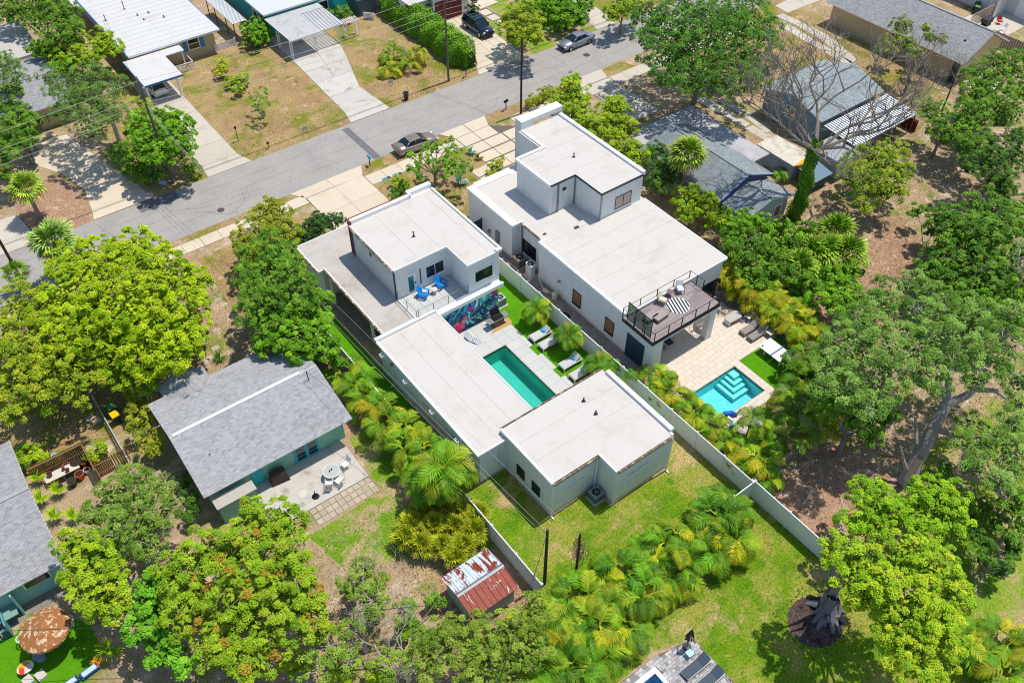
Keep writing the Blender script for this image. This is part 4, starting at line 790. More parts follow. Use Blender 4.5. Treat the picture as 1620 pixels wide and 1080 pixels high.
# grey shingle house right of the second modern house
H9, ro = gable_house('cottage', 'weathered grey shingle cottage with low flat roof wing, behind the tall fan palm', (60, 47, 0), 56.4, 42.2, 63.0, 52.5, 2.8, 4.3, 'y', mat('grey_green_wall', '#8d9692', .8), SHING2, .5, .35)
B('flat_roof', mat('pale_grey_flat_roof', '#bcbabd', .8, var=.08, col2='#8f8d90', thr=(.5, .8), scale2=.5), H9, (63.55, 44.5, 2.62, 65.95, 55.6, 2.75), (56.9, 52.9, 2.6, 63.55, 55.6, 2.74)); B('wall', mat('grey_green_wall', '#8d9692', .8), H9, (63.0, 44.7, 0, 65.7, 55.4, 2.61), (57.1, 52.5, 0, 63.0, 55.4, 2.59))
H9b, ro = gable_house('cottage_addition', 'x', (59.5, 40, 0), 56.7, 38.85, 62.3, 41.8, 2.65, 3.6, 'y', mat('pale_grey_wall', '#b5bbbd', .8), SHING2, .45, .25)
for ch in list(H9b.children): ch.parent = H9; ch.location = (ch.location.x+59.5-60, ch.location.y+40-47, ch.location.z)
bpy.data.objects.remove(H9b)
w = window(H9, 'y', 38.85, 60.6, 61.4, .8, 2.0, glass=mat('brown_blind_window', '#8c6a4a'), f=.12); B('fascia', mat('dark_blue_fascia', '#1d3d7a', .6), H9, (55.9, 41.72, 3.05, 55.95, 41.78, 3.1))
m = MB(); m.slab([(56.0, 41.75, 2.86), (59.7, 41.75, 4.36), (59.7, 41.85, 4.36), (56.0, 41.85, 2.86)], .2); m.slab([(59.7, 41.75, 4.36), (63.45, 41.75, 2.86), (63.45, 41.85, 2.86), (59.7, 41.85, 4.36)], .2); m.build('fascia', mat('dark_blue_fascia', '#1d3d7a', .6), H9)
# blue-grey gabled cottage under the bare tree
H10, ro = gable_house('cottage', 'pale blue sided cottage with grey gable roof under the bare tree', (79, 49, 0), 74.6, 45.4, 84.3, 52.8, 3.0, 4.3, 'x', mat('blue_grey_siding', '#7f98ab', .8), SHING2, .35, .5, base=1.15)
for i in range(16): B('siding_board', mat('blue_grey_siding', '#7f98ab', .8), H10, (74.54, 45.5, .1+i*.18, 74.598, 52.7, .255+i*.18))
window(H10, 'x', 74.54, 48.6, 49.6, 1.4, 2.6, f=.12)
ribbed('awning', 'large striped white metal awning roof behind the pale blue cottage', 'awning', 74.4, 40.4, 2.3, 85.0, 44.6, 2.65, 'y', 30, [(74.6, 40.6), (78, 40.6), (81.5, 40.6), (84.8, 40.6), (84.8, 44.4)], (80, 42.5, 0))
sh = thing('shed', 'flat grey roofed store room at the lower left end of the striped awning', 'shed', (72.7, 41.5, 0)); B('wall', mat('pale_grey_wall', '#b5bbbd', .8), sh, (71.3, 39.8, 0, 74.0, 43.0, 2.05)); B('roof', mat('grey_flat_roof', '#9fa3ab', .8), sh, (71.0, 39.4, 2.05, 74.2, 43.3, 2.18))
sh = thing('shed', 'cream flat-topped shed between the shingle cottage and the blue cottage', 'shed', (68.4, 44.5, 0)); B('wall', mat('pale_blue_wall', '#9fb0c9', .8), sh, (67.4, 42.5, 0, 69.8, 46.9, 1.9)); B('roof', mat('cream_roof', '#d5cfbf', .8, col2='#a9a294'), sh, (67.1, 42.2, 1.9, 70.0, 47.1, 2.02))
sh = thing('shed', 'small slate blue shed roof below the ivy covered bare tree', 'shed', (69, 40.8, 0)); B('wall', mat('slate_wall', '#54636e', .8), sh, (67.9, 39.9, 0, 70.0, 41.7, 1.35))
m = MB(); m.slab([(67.6, 39.6, 1.35), (70.2, 39.6, 1.35), (70.2, 41.9, 1.75), (67.6, 41.9, 1.75)], .08); m.build('roof', mat('slate_blue_roof', '#6f8aa0', .7), sh)
ky = MB(); ky.smooth = True; pts = [(67.2+i*.4, 42.1, 1.95+.12*((i-4)/4)**2) for i in range(9)]; ky.tube(pts, [.03, .16, .25, .3, .31, .3, .25, .16, .03], 10); tag(ky.build('kayak', mat('yellow_plastic', '#f2b61c', .4)), 'long yellow kayak lying on the slate blue shed', 'kayak')
bb = MB(); bb.box(85.05, 40.2, 0, 85.25, 44.8, 1.4); tag(bb.build('board_screen', mat('dark_red_board', '#6b2a22', .8)), 'dark red board screen at the right end of the striped awning', 'screen')
# big tan house with grey gable roof
H11, ro = gable_house('cottage', 'tan house with large clean grey gable roof at the upper right', (101.7, 51, 0), 97.5, 43.8, 105.7, 62, 2.8, 5.3, 'y', TAN, SHING, .6, .65, base=.95)
B('drainpipe', mat('dark_teal_pipe', '#274b52', .6), H11, (97.35, 43.7, 0, 97.5, 43.8, 2.7), (97.2, 44.0, 0, 97.49, 44.4, 2.7)); B('skylight', BLACKM, H11, (99.3, 45.0, 4.05, 99.45, 45.25, 4.25))
for i, (x, y) in enumerate(((96.54, 46.6), (96.5, 45.9), (96.5, 45.2), (96.45, 44.4), (96.0, 43.6), (95.1, 44.15), (94.7, 43.0), (96.3, 47.5))):
    m = MB(); m.lathe(x, y, [(.34, 0), (.33, .04)], 12); tag(m.build('stepping_stone', STONE), f'round stepping stone along the tan house wall, {ordinal(i)} of the curve', 'stepping stone', 'round stepping stones along the tan house')
for i in range(5):
    for j in range(4): m = MB(); m.box(98.2+i*.85, 40.1+j*.75, 0, 98.9+i*.85, 40.7+j*.75, .05); tag(m.build('paver', mat('pale_paver', '#d9d6cf', .8)), f'square pale paver below the tan house, {ordinal(j)} row up, {ordinal(i)} from the left', 'paver', 'square pale pavers below the tan house')
# white corner house
H12 = thing('cottage', 'white boarded house with a tall white door in the upper right corner', 'house', (118, 54, 0)); B('wall', mat('white_board_wall', '#ccd3d8', .8), H12, (116.5, 50.4, 0, 130, 62, 3.0), (118.6, 46.2, 0, 130, 50.4, 3.0)); B('roof', METAL_ROOF_W, H12, (116, 50, 3.0, 131, 63, 3.15), (118.2, 45.8, 2.98, 131, 50, 3.12))
for i in range(7): B('board', mat('white_board_wall', '#ccd3d8', .8), H12, (116.44, 51+i*.9, .05, 116.498, 51.85+i*.9, 2.9))
B('door', WHITEP, H12, (115.7, 50.3, 0, 116.44, 50.38, 2.3)); B('door', WHITEP, H12, (118.5, 47, 0, 118.59, 49, 2.3))
sheet('side_patio', (108.6, 46.5, 118.5, 52.5), .01, CONC)
fn = thing('board_fence', 'grey weathered board fence running behind the tan house', 'fence', (109.4, 45, 0))
for i in range(30): B('board', WOODG, fn, (109.4, 46.6-i*.3, 0, 109.44, 46.86-i*.3, 1.75+(i % 3)*.02))
ls = thing('slat_screen', 'leaning pale wooden slat screen by the upper right white house', 'screen', (113.3, 50.5, 0))
for i in range(7): B('slat', mat('pale_wood', '#c9ae93', .8), ls, (110.6, 50.5+i*.0, .15+i*.26, 116.0, 50.55, .3+i*.26))
# ------------------------------------------------------------------ rusty tin shed
S = thing('tin_shed', 'small rusty corrugated tin shed with red and silver roof by the vinyl fence', 'shed', (15.4, 23.8, 0))
B('wall', mat('pale_green_tin', '#9db5ad', .6), S, (13.85, 22.3, 0, 17.05, 25.4, 1.9))
def rusty(name, dense):
    m, nt, b = new(name); P = wpos(nt); s = nt.nodes.new('ShaderNodeSeparateXYZ'); nt.links.new(P, s.inputs[0])
    mp = nt.nodes.new('ShaderNodeMapping'); mp.inputs['Scale'].default_value = (2.4, .8, 1); nt.links.new(P, mp.inputs[0])
    f = ramp(nt, noise(nt, 1.0, 6, .72, mp.outputs[0], .5), *dense)
    c = mixc(nt, noise(nt, 4, 4, .6, P), lin('#6b2317'), lin('#a5462c')); silver = mixc(nt, noise(nt, 3, 4, .6, P), lin('#bcd0d8'), lin('#dfe7ea'))
    nt.links.new(mixc(nt, f, silver, c), b.inputs['Base Color']); b.inputs['Roughness'].default_value = .6; b.inputs['Metallic'].default_value = .1; return m
RA, RB = rusty('half_rusted_tin', (.5, .56)), rusty('mostly_rusted_tin', (.36, .42))
for k, (ya, yb, za, zb, mm) in enumerate(((22.05, 23.72, 2.0, 2.42, RB), (25.6, 23.78, 2.0, 2.42, RA))):
    for i in range(9):
        xa = 13.62+i*.403; m = MB(); h = .012*(i % 2)
        m.slab([(xa, ya, za+h), (xa+.39, ya, za+h), (xa+.39, yb, zb+h), (xa, yb, zb+h)], .012); m.slab([(xa+.36, ya, za+.05), (xa+.4, ya, za+.05), (xa+.4, yb, zb+.05), (xa+.36, yb, zb+.05)], .04); m.build('tin_sheet', mm, S)
m = MB(); m.slab([(13.6, 23.6, 2.44), (17.25, 23.6, 2.44), (17.25, 23.75, 2.5), (13.6, 23.75, 2.5)], .02); m.slab([(13.6, 23.75, 2.5), (17.25, 23.75, 2.5), (17.25, 23.9, 2.44), (13.6, 23.9, 2.44)], .02); m.build('ridge_cap', GREYM, S)
# ------------------------------------------------------------------ fences
def vinyl_fence(label, pts, h=1.83, st=2.76, rows=0):
    t = thing('vinyl_fence', label, 'fence', (pts[0][0], pts[0][1], 0))
    for (xa, ya), (xb, yb) in zip(pts, pts[1:]):
        L = math.dist((xa, ya), (xb, yb)); n = max(1, round(L/st)); ang = math.atan2(yb-ya, xb-xa)
        for i in range(n+1):
            k = i/n; x, y = xa+(xb-xa)*k, ya+(yb-ya)*k; m = MB(); m.rbox(x, y, 0, .13, .13, h+.06, ang); m.rbox(x, y, h+.06, .17, .17, .04, ang); m.rbox(x, y, h+.1, .15, .15, .05, ang, .2); m.build('post', VINYL, t)
            if i < n:
                k2 = (i+.5)/n; x, y = xa+(xb-xa)*k2, ya+(yb-ya)*k2; w = L/n-.14; m = MB()
                m.rbox(x, y, h-.1, w, .075, .12, ang); m.rbox(x, y, .05, w, .065, .14, ang); m.rbox(x, y, .19, w, .03, h-.29, ang)
                if rows:
                    for r in range(1, rows): m.rbox(x, y, .19+(h-.29)*r/rows, w, .042, .015, ang)
                else:
                    for q in range(int(w/.3)+1): u = -w/2+.02+q*.3; m.rbox(x+u*cos(ang), y+u*sin(ang), .19, .012, .036, h-.29, ang)
                m.build('panel', VINYL, t)
    return t
vinyl_fence('long white vinyl fence down the left side of the mural house', [(18.6, 57), (18.6, 21.4)])
vinyl_fence('white vinyl fence between the two modern houses', [(35.4, 56.5), (35.43, 35.0), (35.5, 18.75)], rows=0)
vinyl_fence('short white vinyl fence return at the back lawn corner', [(35.45, 18.62), (33.5, 18.6)])
vinyl_fence('white vinyl fence beside the wood chip bed at the lower right', [(35.65, 18.62), (35.62, 12.2)])
g = thing('side_gate', 'dark metal side gate between the two modern houses', 'gate', (36.4, 57, 0))
for i in range(12): B('slat', DARKM, g, (35.5, 54.26, .1+i*.15, 37.3, 54.3, .22+i*.15))
B('frame', BLACKM, g, (35.45, 54.22, 0, 35.52, 54.32, 1.95), (37.28, 54.22, 0, 37.36, 54.32, 1.95))
wf = thing('board_fence', 'grey wooden board fence under the palms at the wood chip bed', 'fence', (38.3, 18.85, 0))
for i in range(34): x = 35.8+i*.16; B('board', WOODG, wf, (x, 18.86+.012*(i % 2), 0, x+.145, 18.89+.012*(i % 2), 1.75+.03*((i*7) % 3)))
B('rail', WOODG, wf, (35.8, 18.8, .4, 41.2, 18.855, .5), (35.8, 18.8, 1.4, 41.2, 18.855, 1.5))
wf = thing('board_fence', 'brown wooden privacy fence round the potting bench', 'fence', (-3.3, 50.8, 0))
for i in range(26): x = -5.3+i*.15; B('board', WOODF, wf, (x, 50.75, 0, x+.135, 50.78, 1.7+.02*(i % 2)))
for i in range(18): y = 50.7-i*.17; B('board', WOODF, wf, (-1.38, y-.15, 0, -1.35, y, 1.7))
B('rail', mat('pale_rail_wood', '#b08c60', .8), wf, (-5.3, 50.68, 1.5, -1.45, 50.74, 1.6), (-5.3, 50.68, .7, -1.45, 50.74, .8), (-1.45, 47.8, 1.5, -1.39, 50.7, 1.6))
wf = thing('board_gate', 'brown wooden board gate right of the potting bench fence', 'gate', (-.6, 48.4, 0))
for i in range(8): x = -1.3+i*.15; B('board', WOODF, wf, (x, 48.4, 0, x+.13, 48.43, 1.55))
B('rail', mat('pale_rail_wood', '#b08c60', .8), wf, (-1.3, 48.34, 1.3, -.1, 48.39, 1.38), (-1.3, 48.34, .4, -.1, 48.39, .48))
wf = thing('lattice_fence', 'open brown slat fence section joining the wooden gate', 'fence', (.3, 48.5, 0))
for i in range(6): x = -.05+i*.2; B('slat', WOODF, wf, (x, 48.5, 0, x+.08, 48.53, 1.5))
for i in range(6): B('rail', mat('pale_rail_wood', '#b08c60', .8), wf, (-.05, 48.53, .2+i*.24, 1.1, 48.56, .26+i*.24))
wf = thing('picket_fence', 'white picket fence beside the green and yellow wheelie bins', 'fence', (.8, 52, 0))
for i in range(44): y = 56.4-i*.185; m = MB(); m.box(.78, y-.05, 0, .81, y+.05, .92); m.add([(.78, y-.05, .92), (.81, y-.05, .92), (.81, y+.05, .92), (.78, y+.05, .92), (.795, y, 1.02)], [(0, 1, 4), (1, 2, 4), (2, 3, 4), (3, 0, 4)]); m.build('picket', mat('grey_white_picket', '#b7c2c9', .7), wf)
B('rail', mat('grey_white_picket', '#b7c2c9', .7), wf, (.82, 48.2, .7, .87, 56.5, .78), (.82, 48.2, .2, .87, 56.5, .28))
wf = thing('picket_fence', 'short dark brown picket fence below the wheelie bins', 'fence', (1.7, 49.6, 0))
for i in range(9): x = 1.0+i*.2; B('picket', WOODF, wf, (x, 49.3-.06*i, 0, x+.09, 49.33-.06*i, .9))
B('rail', mat('pale_rail_wood', '#b08c60', .8), wf, (1.0, 49.34, .7, 1.5, 49.38, .76), (1.0, 49.34, .2, 1.5, 49.38, .26))
tl = thing('trellis', 'black timber frame gate beside the mint cottage wall', 'trellis', (3.2, 44.6, 0))
for i in range(4): B('bar', WOODG if i else WHITEP, tl, (2.2, 43.6+i*.5, .9+.01*i, 3.9, 43.7+i*.5, .98+.01*i))
for x in (2.2, 3.8): B('post', WOODG, tl, (x-.06, 43.5, 0, x+.06, 43.6, 1.0)); B('post', WOODG, tl, (x-.06, 45.2, 0, x+.06, 45.3, 1.0))
# ------------------------------------------------------------------ vehicles
def car(name, label, cat, loc, rotz, paint, L=4.85, Wd=1.85, Ht=1.45, kind='sedan'):
    t = thing(name, label, cat, (0, 0, 0), None, 0); hw = Wd/2; b = MB(); b.smooth = True
    if kind == 'suv': prof = [(-.5, .42, .95, .8, 1.02), (-.485, .34, 1.02, .93, 1.12), (-.4, .3, 1.08, .985, 1.16), (-.2, .28, 1.08, 1.0, 1.15), (.05, .28, 1.06, 1.0, 1.13), (.2, .28, 1.04, .99, 1.12), (.3, .28, 1.0, .98, 1.12), (.42, .3, .92, .95, 1.06), (.48, .34, .8, .85, .94), (.5, .42, .65, .7, .72)]
    else: prof = [(-.5, .4, .78, .78, .86), (-.485, .3, .88, .9, .98), (-.42, .24, .92, .96, 1.02), (-.3, .22, .92, .99, 1.03), (-.1, .2, .9, 1.0, 1.0), (.1, .2, .88, 1.0, .98), (.24, .2, .84, .985, .96), (.34, .22, .8, .97, .92), (.43, .24, .72, .92, .84), (.485, .3, .62, .8, .7), (.5, .4, .52, .66, .56)]
    n = 9; vs = []
    for fx, zl, zb, wf, zt in prof:
        x = fx*L; w = hw*wf; vs += [(x, -w*.9, zl), (x, -w, zl+.18), (x, -w*.99, zb-.12), (x, -w*.9, zt-.05), (x, 0, zt+.02), (x, w*.9, zt-.05), (x, w*.99, zb-.12), (x, w, zl+.18), (x, w*.9, zl)]
    fs = [(i*n+k, i*n+(k+1) % n, (i+1)*n+(k+1) % n, (i+1)*n+k) for i in range(len(prof)-1) for k in range(n)]
    fs += [tuple(range(n))[::-1], tuple(range((len(prof)-1)*n, len(prof)*n))]; b.add(vs, [f[::-1] for f in fs])
    if kind == 'suv': g = dict(x=(-.47, -.42, .08, .22), zb=1.08, zr=Ht, wb=.9, wr=.74)
    elif kind == 'hatch': g = dict(x=(-.46, -.32, .08, .26), zb=.95, zr=Ht, wb=.88, wr=.68)
    else: g = dict(x=(-.36, -.2, .06, .25), zb=.94, zr=Ht, wb=.88, wr=.66)
    xs = [v*L for v in g['x']]; wb, wr = hw*g['wb'], hw*g['wr']; zb, zr = g['zb'], g['zr']
    body = b.build('body', paint, t)
    gl = MB(); gl.add([(xs[0], -wb, zb-.06), (xs[3], -wb, zb-.06), (xs[3], wb, zb-.06), (xs[0], wb, zb-.06), (xs[1], -wr, zr-.03), (xs[2], -wr, zr-.03), (xs[2], wr, zr-.03), (xs[1], wr, zr-.03)],
           [(0, 1, 5, 4), (1, 2, 6, 5), (2, 3, 7, 6), (3, 0, 4, 7), (4, 5, 6, 7)]); gl.build('windows', GLASS, t)
    r = MB(); r.smooth = True; k = 6; o = []
    for i in range(k+1):
        f = i/k; x = xs[1]-.06+(xs[2]-xs[1]+.1)*f; c = .05*sin(pi*f)
        o += [(x, -wr-.03, zr-.05+c), (x, -wr*.6, zr+c), (x, 0, zr+.02+c), (x, wr*.6, zr+c), (x, wr+.03, zr-.05+c)]
    r.add(o, [(i*5+j, (i+1)*5+j, (i+1)*5+j+1, i*5+j+1) for i in range(k) for j in range(4)]); 
    for s in (-1, 1):
        for a, c_ in ((0, 1), (3, 2)): r.tube([(xs[a], s*wb, zb-.03), (xs[c_], s*wr, zr-.03)], .045, 5)
        r.tube([((xs[1]+xs[2])/2-.05, s*(wb+.005), zb-.04), ((xs[1]+xs[2])/2, s*(wr+.01), zr-.02)], .03, 4)
    r.build('roof', paint, t)
    if kind == 'suv':
        q = MB()
        for s in (-1, 1): q.tube([(xs[1], s*wr, zr+.05), (xs[2], s*wr, zr+.06)], .025, 5)
        for i in range(4): q.box(xs[1]+.2+i*.7, -wr, zr+.05, xs[1]+.25+i*.7, wr, zr+.08)
        q.build('roof_rack', GREYM, t); 
        q = MB(); q.box(xs[1]+.25, -wr*.7, zr+.055, xs[2]-.1, wr*.7, zr+.062); q.build('glass_roof', GLASS, t)
    for sx in (-.31, .31):
        for s in (-1, 1):
            y0, y1 = s*(hw-.22), s*(hw+.01); R = .33 if kind != 'suv' else .39; w = MB(); w.tube([(sx*L, y0, R), (sx*L, y1, R)], R, 18); wo = w.build('wheel', RUBBER, t)
            w = MB(); w.tube([(sx*L, s*(hw-.02), R), (sx*L, s*(hw+.02), R)], R*.62, 10); w.build('rim', CHROME, wo)
    zl = .62 if kind != 'suv' else .82
    for s in (-1, 1):
        m = MB(); m.rbox(L*.465, s*hw*.68, zl-.02, .2, .42, .13, -s*.35); m.build('headlight', mat('clear_lamp', '#dfe6ea', .15), t)
        m = MB(); m.rbox(-L*.485, s*hw*.72, zl+.14, .12, .4, .14, s*.3); m.build('tail_light', mat('red_lamp', '#a3101c', .25), t)
        m = MB(); m.rbox(xs[2]+.35, s*(hw+.08), zb-.04, .12, .2, .13); m.build('mirror', paint, t)
    m = MB(); m.box(L*.485, -.45, .4, L*.503, .45, zl-.08); m.build('grille', BLACKM, t); m = MB(); m.box(-L*.505, -.17, zl-.02, -L*.498, .17, zl+.1); m.build('plate', WHITEP, t)
    m = MB()
    for s in (-1, 1):
        for q in (-.12, .1): m.box(q*L, s*(hw*1.002)-.008, zb-.22, q*L+.18, s*(hw*1.002)+.008, zb-.18)
    m.build('door_handle', CHROME, t)
    t.location = (loc[0], loc[1], .012); t.rotation_euler[2] = rotz; return t
def paint(name, c, metal=.35):
    m = mat(name, c, .28, metal, var=.02, spec=.6); m.node_tree.nodes['Principled BSDF'].inputs['Coat Weight'].default_value = .6; return m
car('parked_sedan', 'taupe four-door sedan parked on the verge behind the small street tree', 'car', (40.1, 70.15), RAD(-1.5), paint('taupe_paint', '#938980'), L=4.9)
car('sedan', 'silver-grey sedan on the road near the manhole cover', 'car', (67.9, 77.1), RAD(181), paint('blue_grey_paint', '#8f94a3'), L=4.85)
car('parked_suv', 'dark navy SUV with glass roof parked on the pale driveway', 'car', (60.35, 87.2), RAD(-90), paint('navy_paint', '#1c2d45'), L=4.9, Wd=1.95, Ht=1.78, kind='suv')
car('parked_hatchback', 'white hatchback parked under the white carport roof', 'car', (22.3, 98.0), RAD(92), paint('white_car_paint', '#e2e4e8', .05), L=4.4, Ht=1.55, kind='hatch')
# ------------------------------------------------------------------ utility poles and wires
def upole(label, x, y, h, lean=(0, 0), r=.16, arm=None, extra=True, m=POLE):
    t = thing('utility_pole', label, 'pole', (x, y, 0)); mb = MB(); mb.tube([(x, y, 0), (x+lean[0], y+lean[1], h)], [r, r*.7], 10); mb.build('shaft', m, t)
    if arm:
        mb = MB(); a = h-.5; mb.box(x+lean[0]-.06, y+lean[1]-arm, a, x+lean[0]+.06, y+lean[1]+arm, a+.12); mb.build('crossarm', POLE, t)
    if extra:
        mb = MB(); mb.lathe(x+.25+lean[0], y+lean[1], [(.05, h-1.6), (.18, h-1.5), (.18, h-.9), (.06, h-.8)], 10); mb.build('transformer', GREYM, t)
        mb = MB(); mb.lathe(x+lean[0], y+lean[1], [(.07, h), (.05, h+.15), (.07, h+.2), (.03, h+.3)], 8); mb.build('insulator', GREYM, t)
    return t
upole('tall wooden utility pole rising from the bright green tree by the road at left', 17.0, 79.6, 11.6, (-.1, .1))
upole('slim grey utility pole between the clipped hedge and the SUV driveway', 50.5, 79.35, 11.2, (0, 0), .14)
upole('dark brown pole on the sidewalk side of the road beside the tall white parapet', 53.05, 68.75, 9.1, (0, 0), .14, extra=False, m=mat('dark_pole_wood', '#4a403a', .9, var=.2))
upole('dark utility pole at the far left edge of the road', .4, 72.7, 9.0, (-.15, 0), .15, extra=False, m=mat('dark_pole_wood', '#4a403a'))
upole('plain dark post in the back lawn beside the fence end', 19.45, 22.1, 6.6, (0, 0), .13, extra=False, m=mat('dark_post', '#3e3d39', .9))
upole('short dark post tangled with dead vines in the back lawn', 21.55, 21.35, 5.1, (0, 0), .1, extra=False, m=mat('dark_post', '#3e3d39'))
def wire(label, a, b, sag=.6, r=.017, m=None, group=None):
    mb = MB(); n = 18; pts = []
    for i in range(n+1):
        k = i/n; pts.append((a[0]+(b[0]-a[0])*k, a[1]+(b[1]-a[1])*k, a[2]+(b[2]-a[2])*k-sag*4*k*(1-k)))
    mb.tube(pts, r, 4); return tag(mb.build('overhead_wire', m or WIRE), label, 'wire', group)
for i, (z, dy, w) in enumerate(((11.5, 0, 'topmost'), (9.9, .12, 'second from top'), (9.3, -.1, 'third from top'), (8.5, .1, 'lowest'))):
    wire(f'{w} pale cable running left from the tall pole by the bright tree', (-35, 79.5+dy, z-.3), (16.95, 79.6+dy, z), .7)
    wire(f'{w} pale cable strung between the two tall poles over the lawns', (16.95, 79.6+dy, z), (50.5, 79.35+dy, z-.5), .6)
    wire(f'{w} pale cable running right from the pole by the SUV driveway', (50.5, 79.35+dy, z-.5), (88, 79.2+dy, z-.3), .7)
wire('long thin cable from the roadside pole down the left fence to the dark post', (16.9, 79.4, 9.0), (19.45, 22.1, 6.4), 1.6, .010, WIRE)
wire('second thin cable from the roadside pole to the dark back lawn post', (17.0, 79.4, 8.4), (19.5, 22.1, 5.6), 2.0, .010, WIRE)
wire('low white cable along the left fence to the vine covered post', (17.1, 79.4, 7.6), (21.5, 21.4, 4.9), 1.0, .009, WIRE)
wire('short cable from the back lawn post towards the rusty shed', (19.45, 22.1, 6.3), (8, 14, 6), .6, .018, WIRED)
wire('dark cable crossing above the brown umbrella at bottom left', (-16, 41, 5.5), (12, 22, 6), .8, .018, WIRED)
wire('service cable from the pole to the white flat roof bungalow', (16.9, 79.7, 9.8), (22.3, 111.6, 3.7), .8, .016, WIRED)
wire('dark cable looping from the SUV driveway pole over the road', (50.5, 79.3, 10.0), (53.05, 68.8, 7.2), .5, .016, WIRED)
wire('thin dark cable from the brown pole towards the driveway pole', (50.5, 79.3, 9.4), (53.05, 68.8, 6.6), .8, .016, WIRED)
wire('service cable from the back lawn post to the mint cottage mast', (19.45, 22.1, 6.2), (14.25, 44.25, 4.9), .6, .014, WIRED)
dv = MB(); rr = random.Random(9)
for k in range(160):
    a = rr.uniform(0, 6.28); z = rr.uniform(2.2, 4.8); R = .75*(1-(z-2.2)/2.9)+.1; p = (21.55+R*cos(a)*rr.random(), 21.35+R*sin(a)*rr.random(), z); q = (p[0]+rr.uniform(-.35, .35), p[1]+rr.uniform(-.35, .35), z-rr.uniform(.3, .8)); dv.tube([p, ((p[0]+q[0])/2+.05, (p[1]+q[1])/2, (p[2]+q[2])/2), q], .012, 3, False)
tag(dv.build('dead_vine', mat('dead_vine', '#5e554e', .95)), 'ball of dead grey vine hanging on the short back lawn post', 'vine')
# ------------------------------------------------------------------ small street things
def mailbox(label, x, y, c, a=0):
    t = thing('mailbox', label, 'mailbox', (x, y, 0)); m = MB(); m.rbox(x, y, 0, .08, .08, 1.0); m.build('post', mat('dark_post', '#3e3d39'), t)
    m = MB(); m.rbox(x, y, 1.0, .55, .22, .16, a); m.tube([(x-.27*cos(a), y-.27*sin(a), 1.16), (x+.27*cos(a), y+.27*sin(a), 1.16)], .11, 10); m.build('box', c, t); return t
mailbox('bright teal mailbox on a thin post beside the road patch', 34.5, 70.25, mat('teal_plastic', '#18a4bd', .4), 1.4)
mailbox('black mailbox on the grass beside the SUV driveway', 52.75, 79.0, BLACKM, .3); mailbox('dark mailbox beside the brown pole near the tall parapet', 52.2, 70.4, BLACKM, .2); mailbox('pale mailbox on the grass behind the silver-grey sedan', 69.6, 79.3, GREYM, .2)
t = thing('garbage_can', 'round dark garbage can standing at the road edge', 'bin', (44.4, 78.9, 0)); m = MB(); m.lathe(44.4, 78.9, [(.24, 0), (.3, .85), (.33, .86), (.33, .92)], 18); m.build('body', DARKM, t); m = MB(); m.lathe(44.4, 78.9, [(.28, .921), (.2, .93)], 18); m.build('lid', BLACKM, t)
def lawn_sign(label, x, y, a=.2):
    t = thing('yard_sign', label, 'sign', (x, y, 0)); m = MB(); m.rbox(x, y, .25, .6, .02, .45, a); m.build('board', mat('pale_sign', '#c9ced4', .6), t); m = MB(); m.rbox(x-.2, y, 0, .02, .02, .26); m.rbox(x+.2, y, 0, .02, .02, .26); m.build('leg', GREYM, t)
lawn_sign('small grey yard sign near the golden palms by the road', 44.6, 82.6, -.2); lawn_sign('small pale yard sign on the dry lawn beside the wide driveway', 32.1, 79.95, -.2)
def post_light(label, x, y, h): 
    t = thing('yard_light', label, 'lamp', (x, y, 0)); m = MB(); m.tube([(x, y, 0), (x, y, h)], .035, 6); m.build('post', BLACKM, t); m = MB(); m.lathe(x, y, [(.05, h), (.14, h+.15), (.12, h+.3), (.02, h+.36)], 8); m.build('lamp_head', BLACKM, t)
post_light('black lamp post on the dry lawn beside the carport driveway', 25.5, 82.6, 1.5); post_light('short dark marker post at the left front lawn road edge', 27.5, 79.4, .5); post_light('grey hydrant like post beside the hedge and sedan', 68.3, 79.6, .8)
t = thing('satellite_stand', 'leaning pale pipe stand in the small mulch island at left', 'pipe', (4.6, 85.5, 0)); m = MB(); m.tube([(4.9, 85, 0), (4.2, 86.4, 1.4)], .05, 6); m.build('pipe', GREYM, t)
t = thing('kayak_pair', 'pale blue board standing upright under the bright green tree', 'board', (15.3, 80.7, 0)); m = MB(); m.tube([(15.2, 80.9, .2), (15.3, 80.8, 1.2), (15.25, 80.8, 2.2)], [.1, .25, .08], 8); m.build('hull', mat('pale_blue_plastic', '#9fc4dd', .4), t)
t = thing('water_barrel', 'small blue and white barrel lying at the foot of the tall pole', 'barrel', (16.2, 79.9, 0)); m = MB(); m.tube([(15.9, 80.2, .25), (16.3, 79.7, .25)], .24, 12); m.build('drum', mat('pale_blue_plastic', '#9fc4dd'), t)
# ------------------------------------------------------------------ air conditioners and plant
def ac(label, x, y, w=.85, h=.8, c=None, slim=False, rot=0):
    t = thing('air_conditioner', label, 'air conditioner', (x, y, 0)); c = c or GREYM; m = MB(); m.rbox(x, y, 0, w+.25, w+.25, .06, rot); m.build('pad', CONC, t); m = MB(); m.rbox(x, y, .06, w, w if not slim else w*.6, h, rot); m.build('casing', c, t)
    m = MB()
    for i in range(7): m.rbox(x, y, .14+i*(h-.2)/7, w+.02, (w if not slim else w*.6)+.02, .03, rot)
    m.build('louvres', DARKM, t); m = MB(); m.lathe(x, y, [(w*.4, h+.06), (w*.4, h+.075)], 18); m.build('fan_grille', BLACKM, t); m = MB(); m.lathe(x, y, [(w*.14, h+.076), (w*.1, h+.1)], 10)
    for k in range(5): m.rbox(x+w*.22*cos(k*1.257), y+w*.22*sin(k*1.257), h+.078, w*.3, .05, .008, k*1.257)
    m.build('fan', GREYM, t); return t
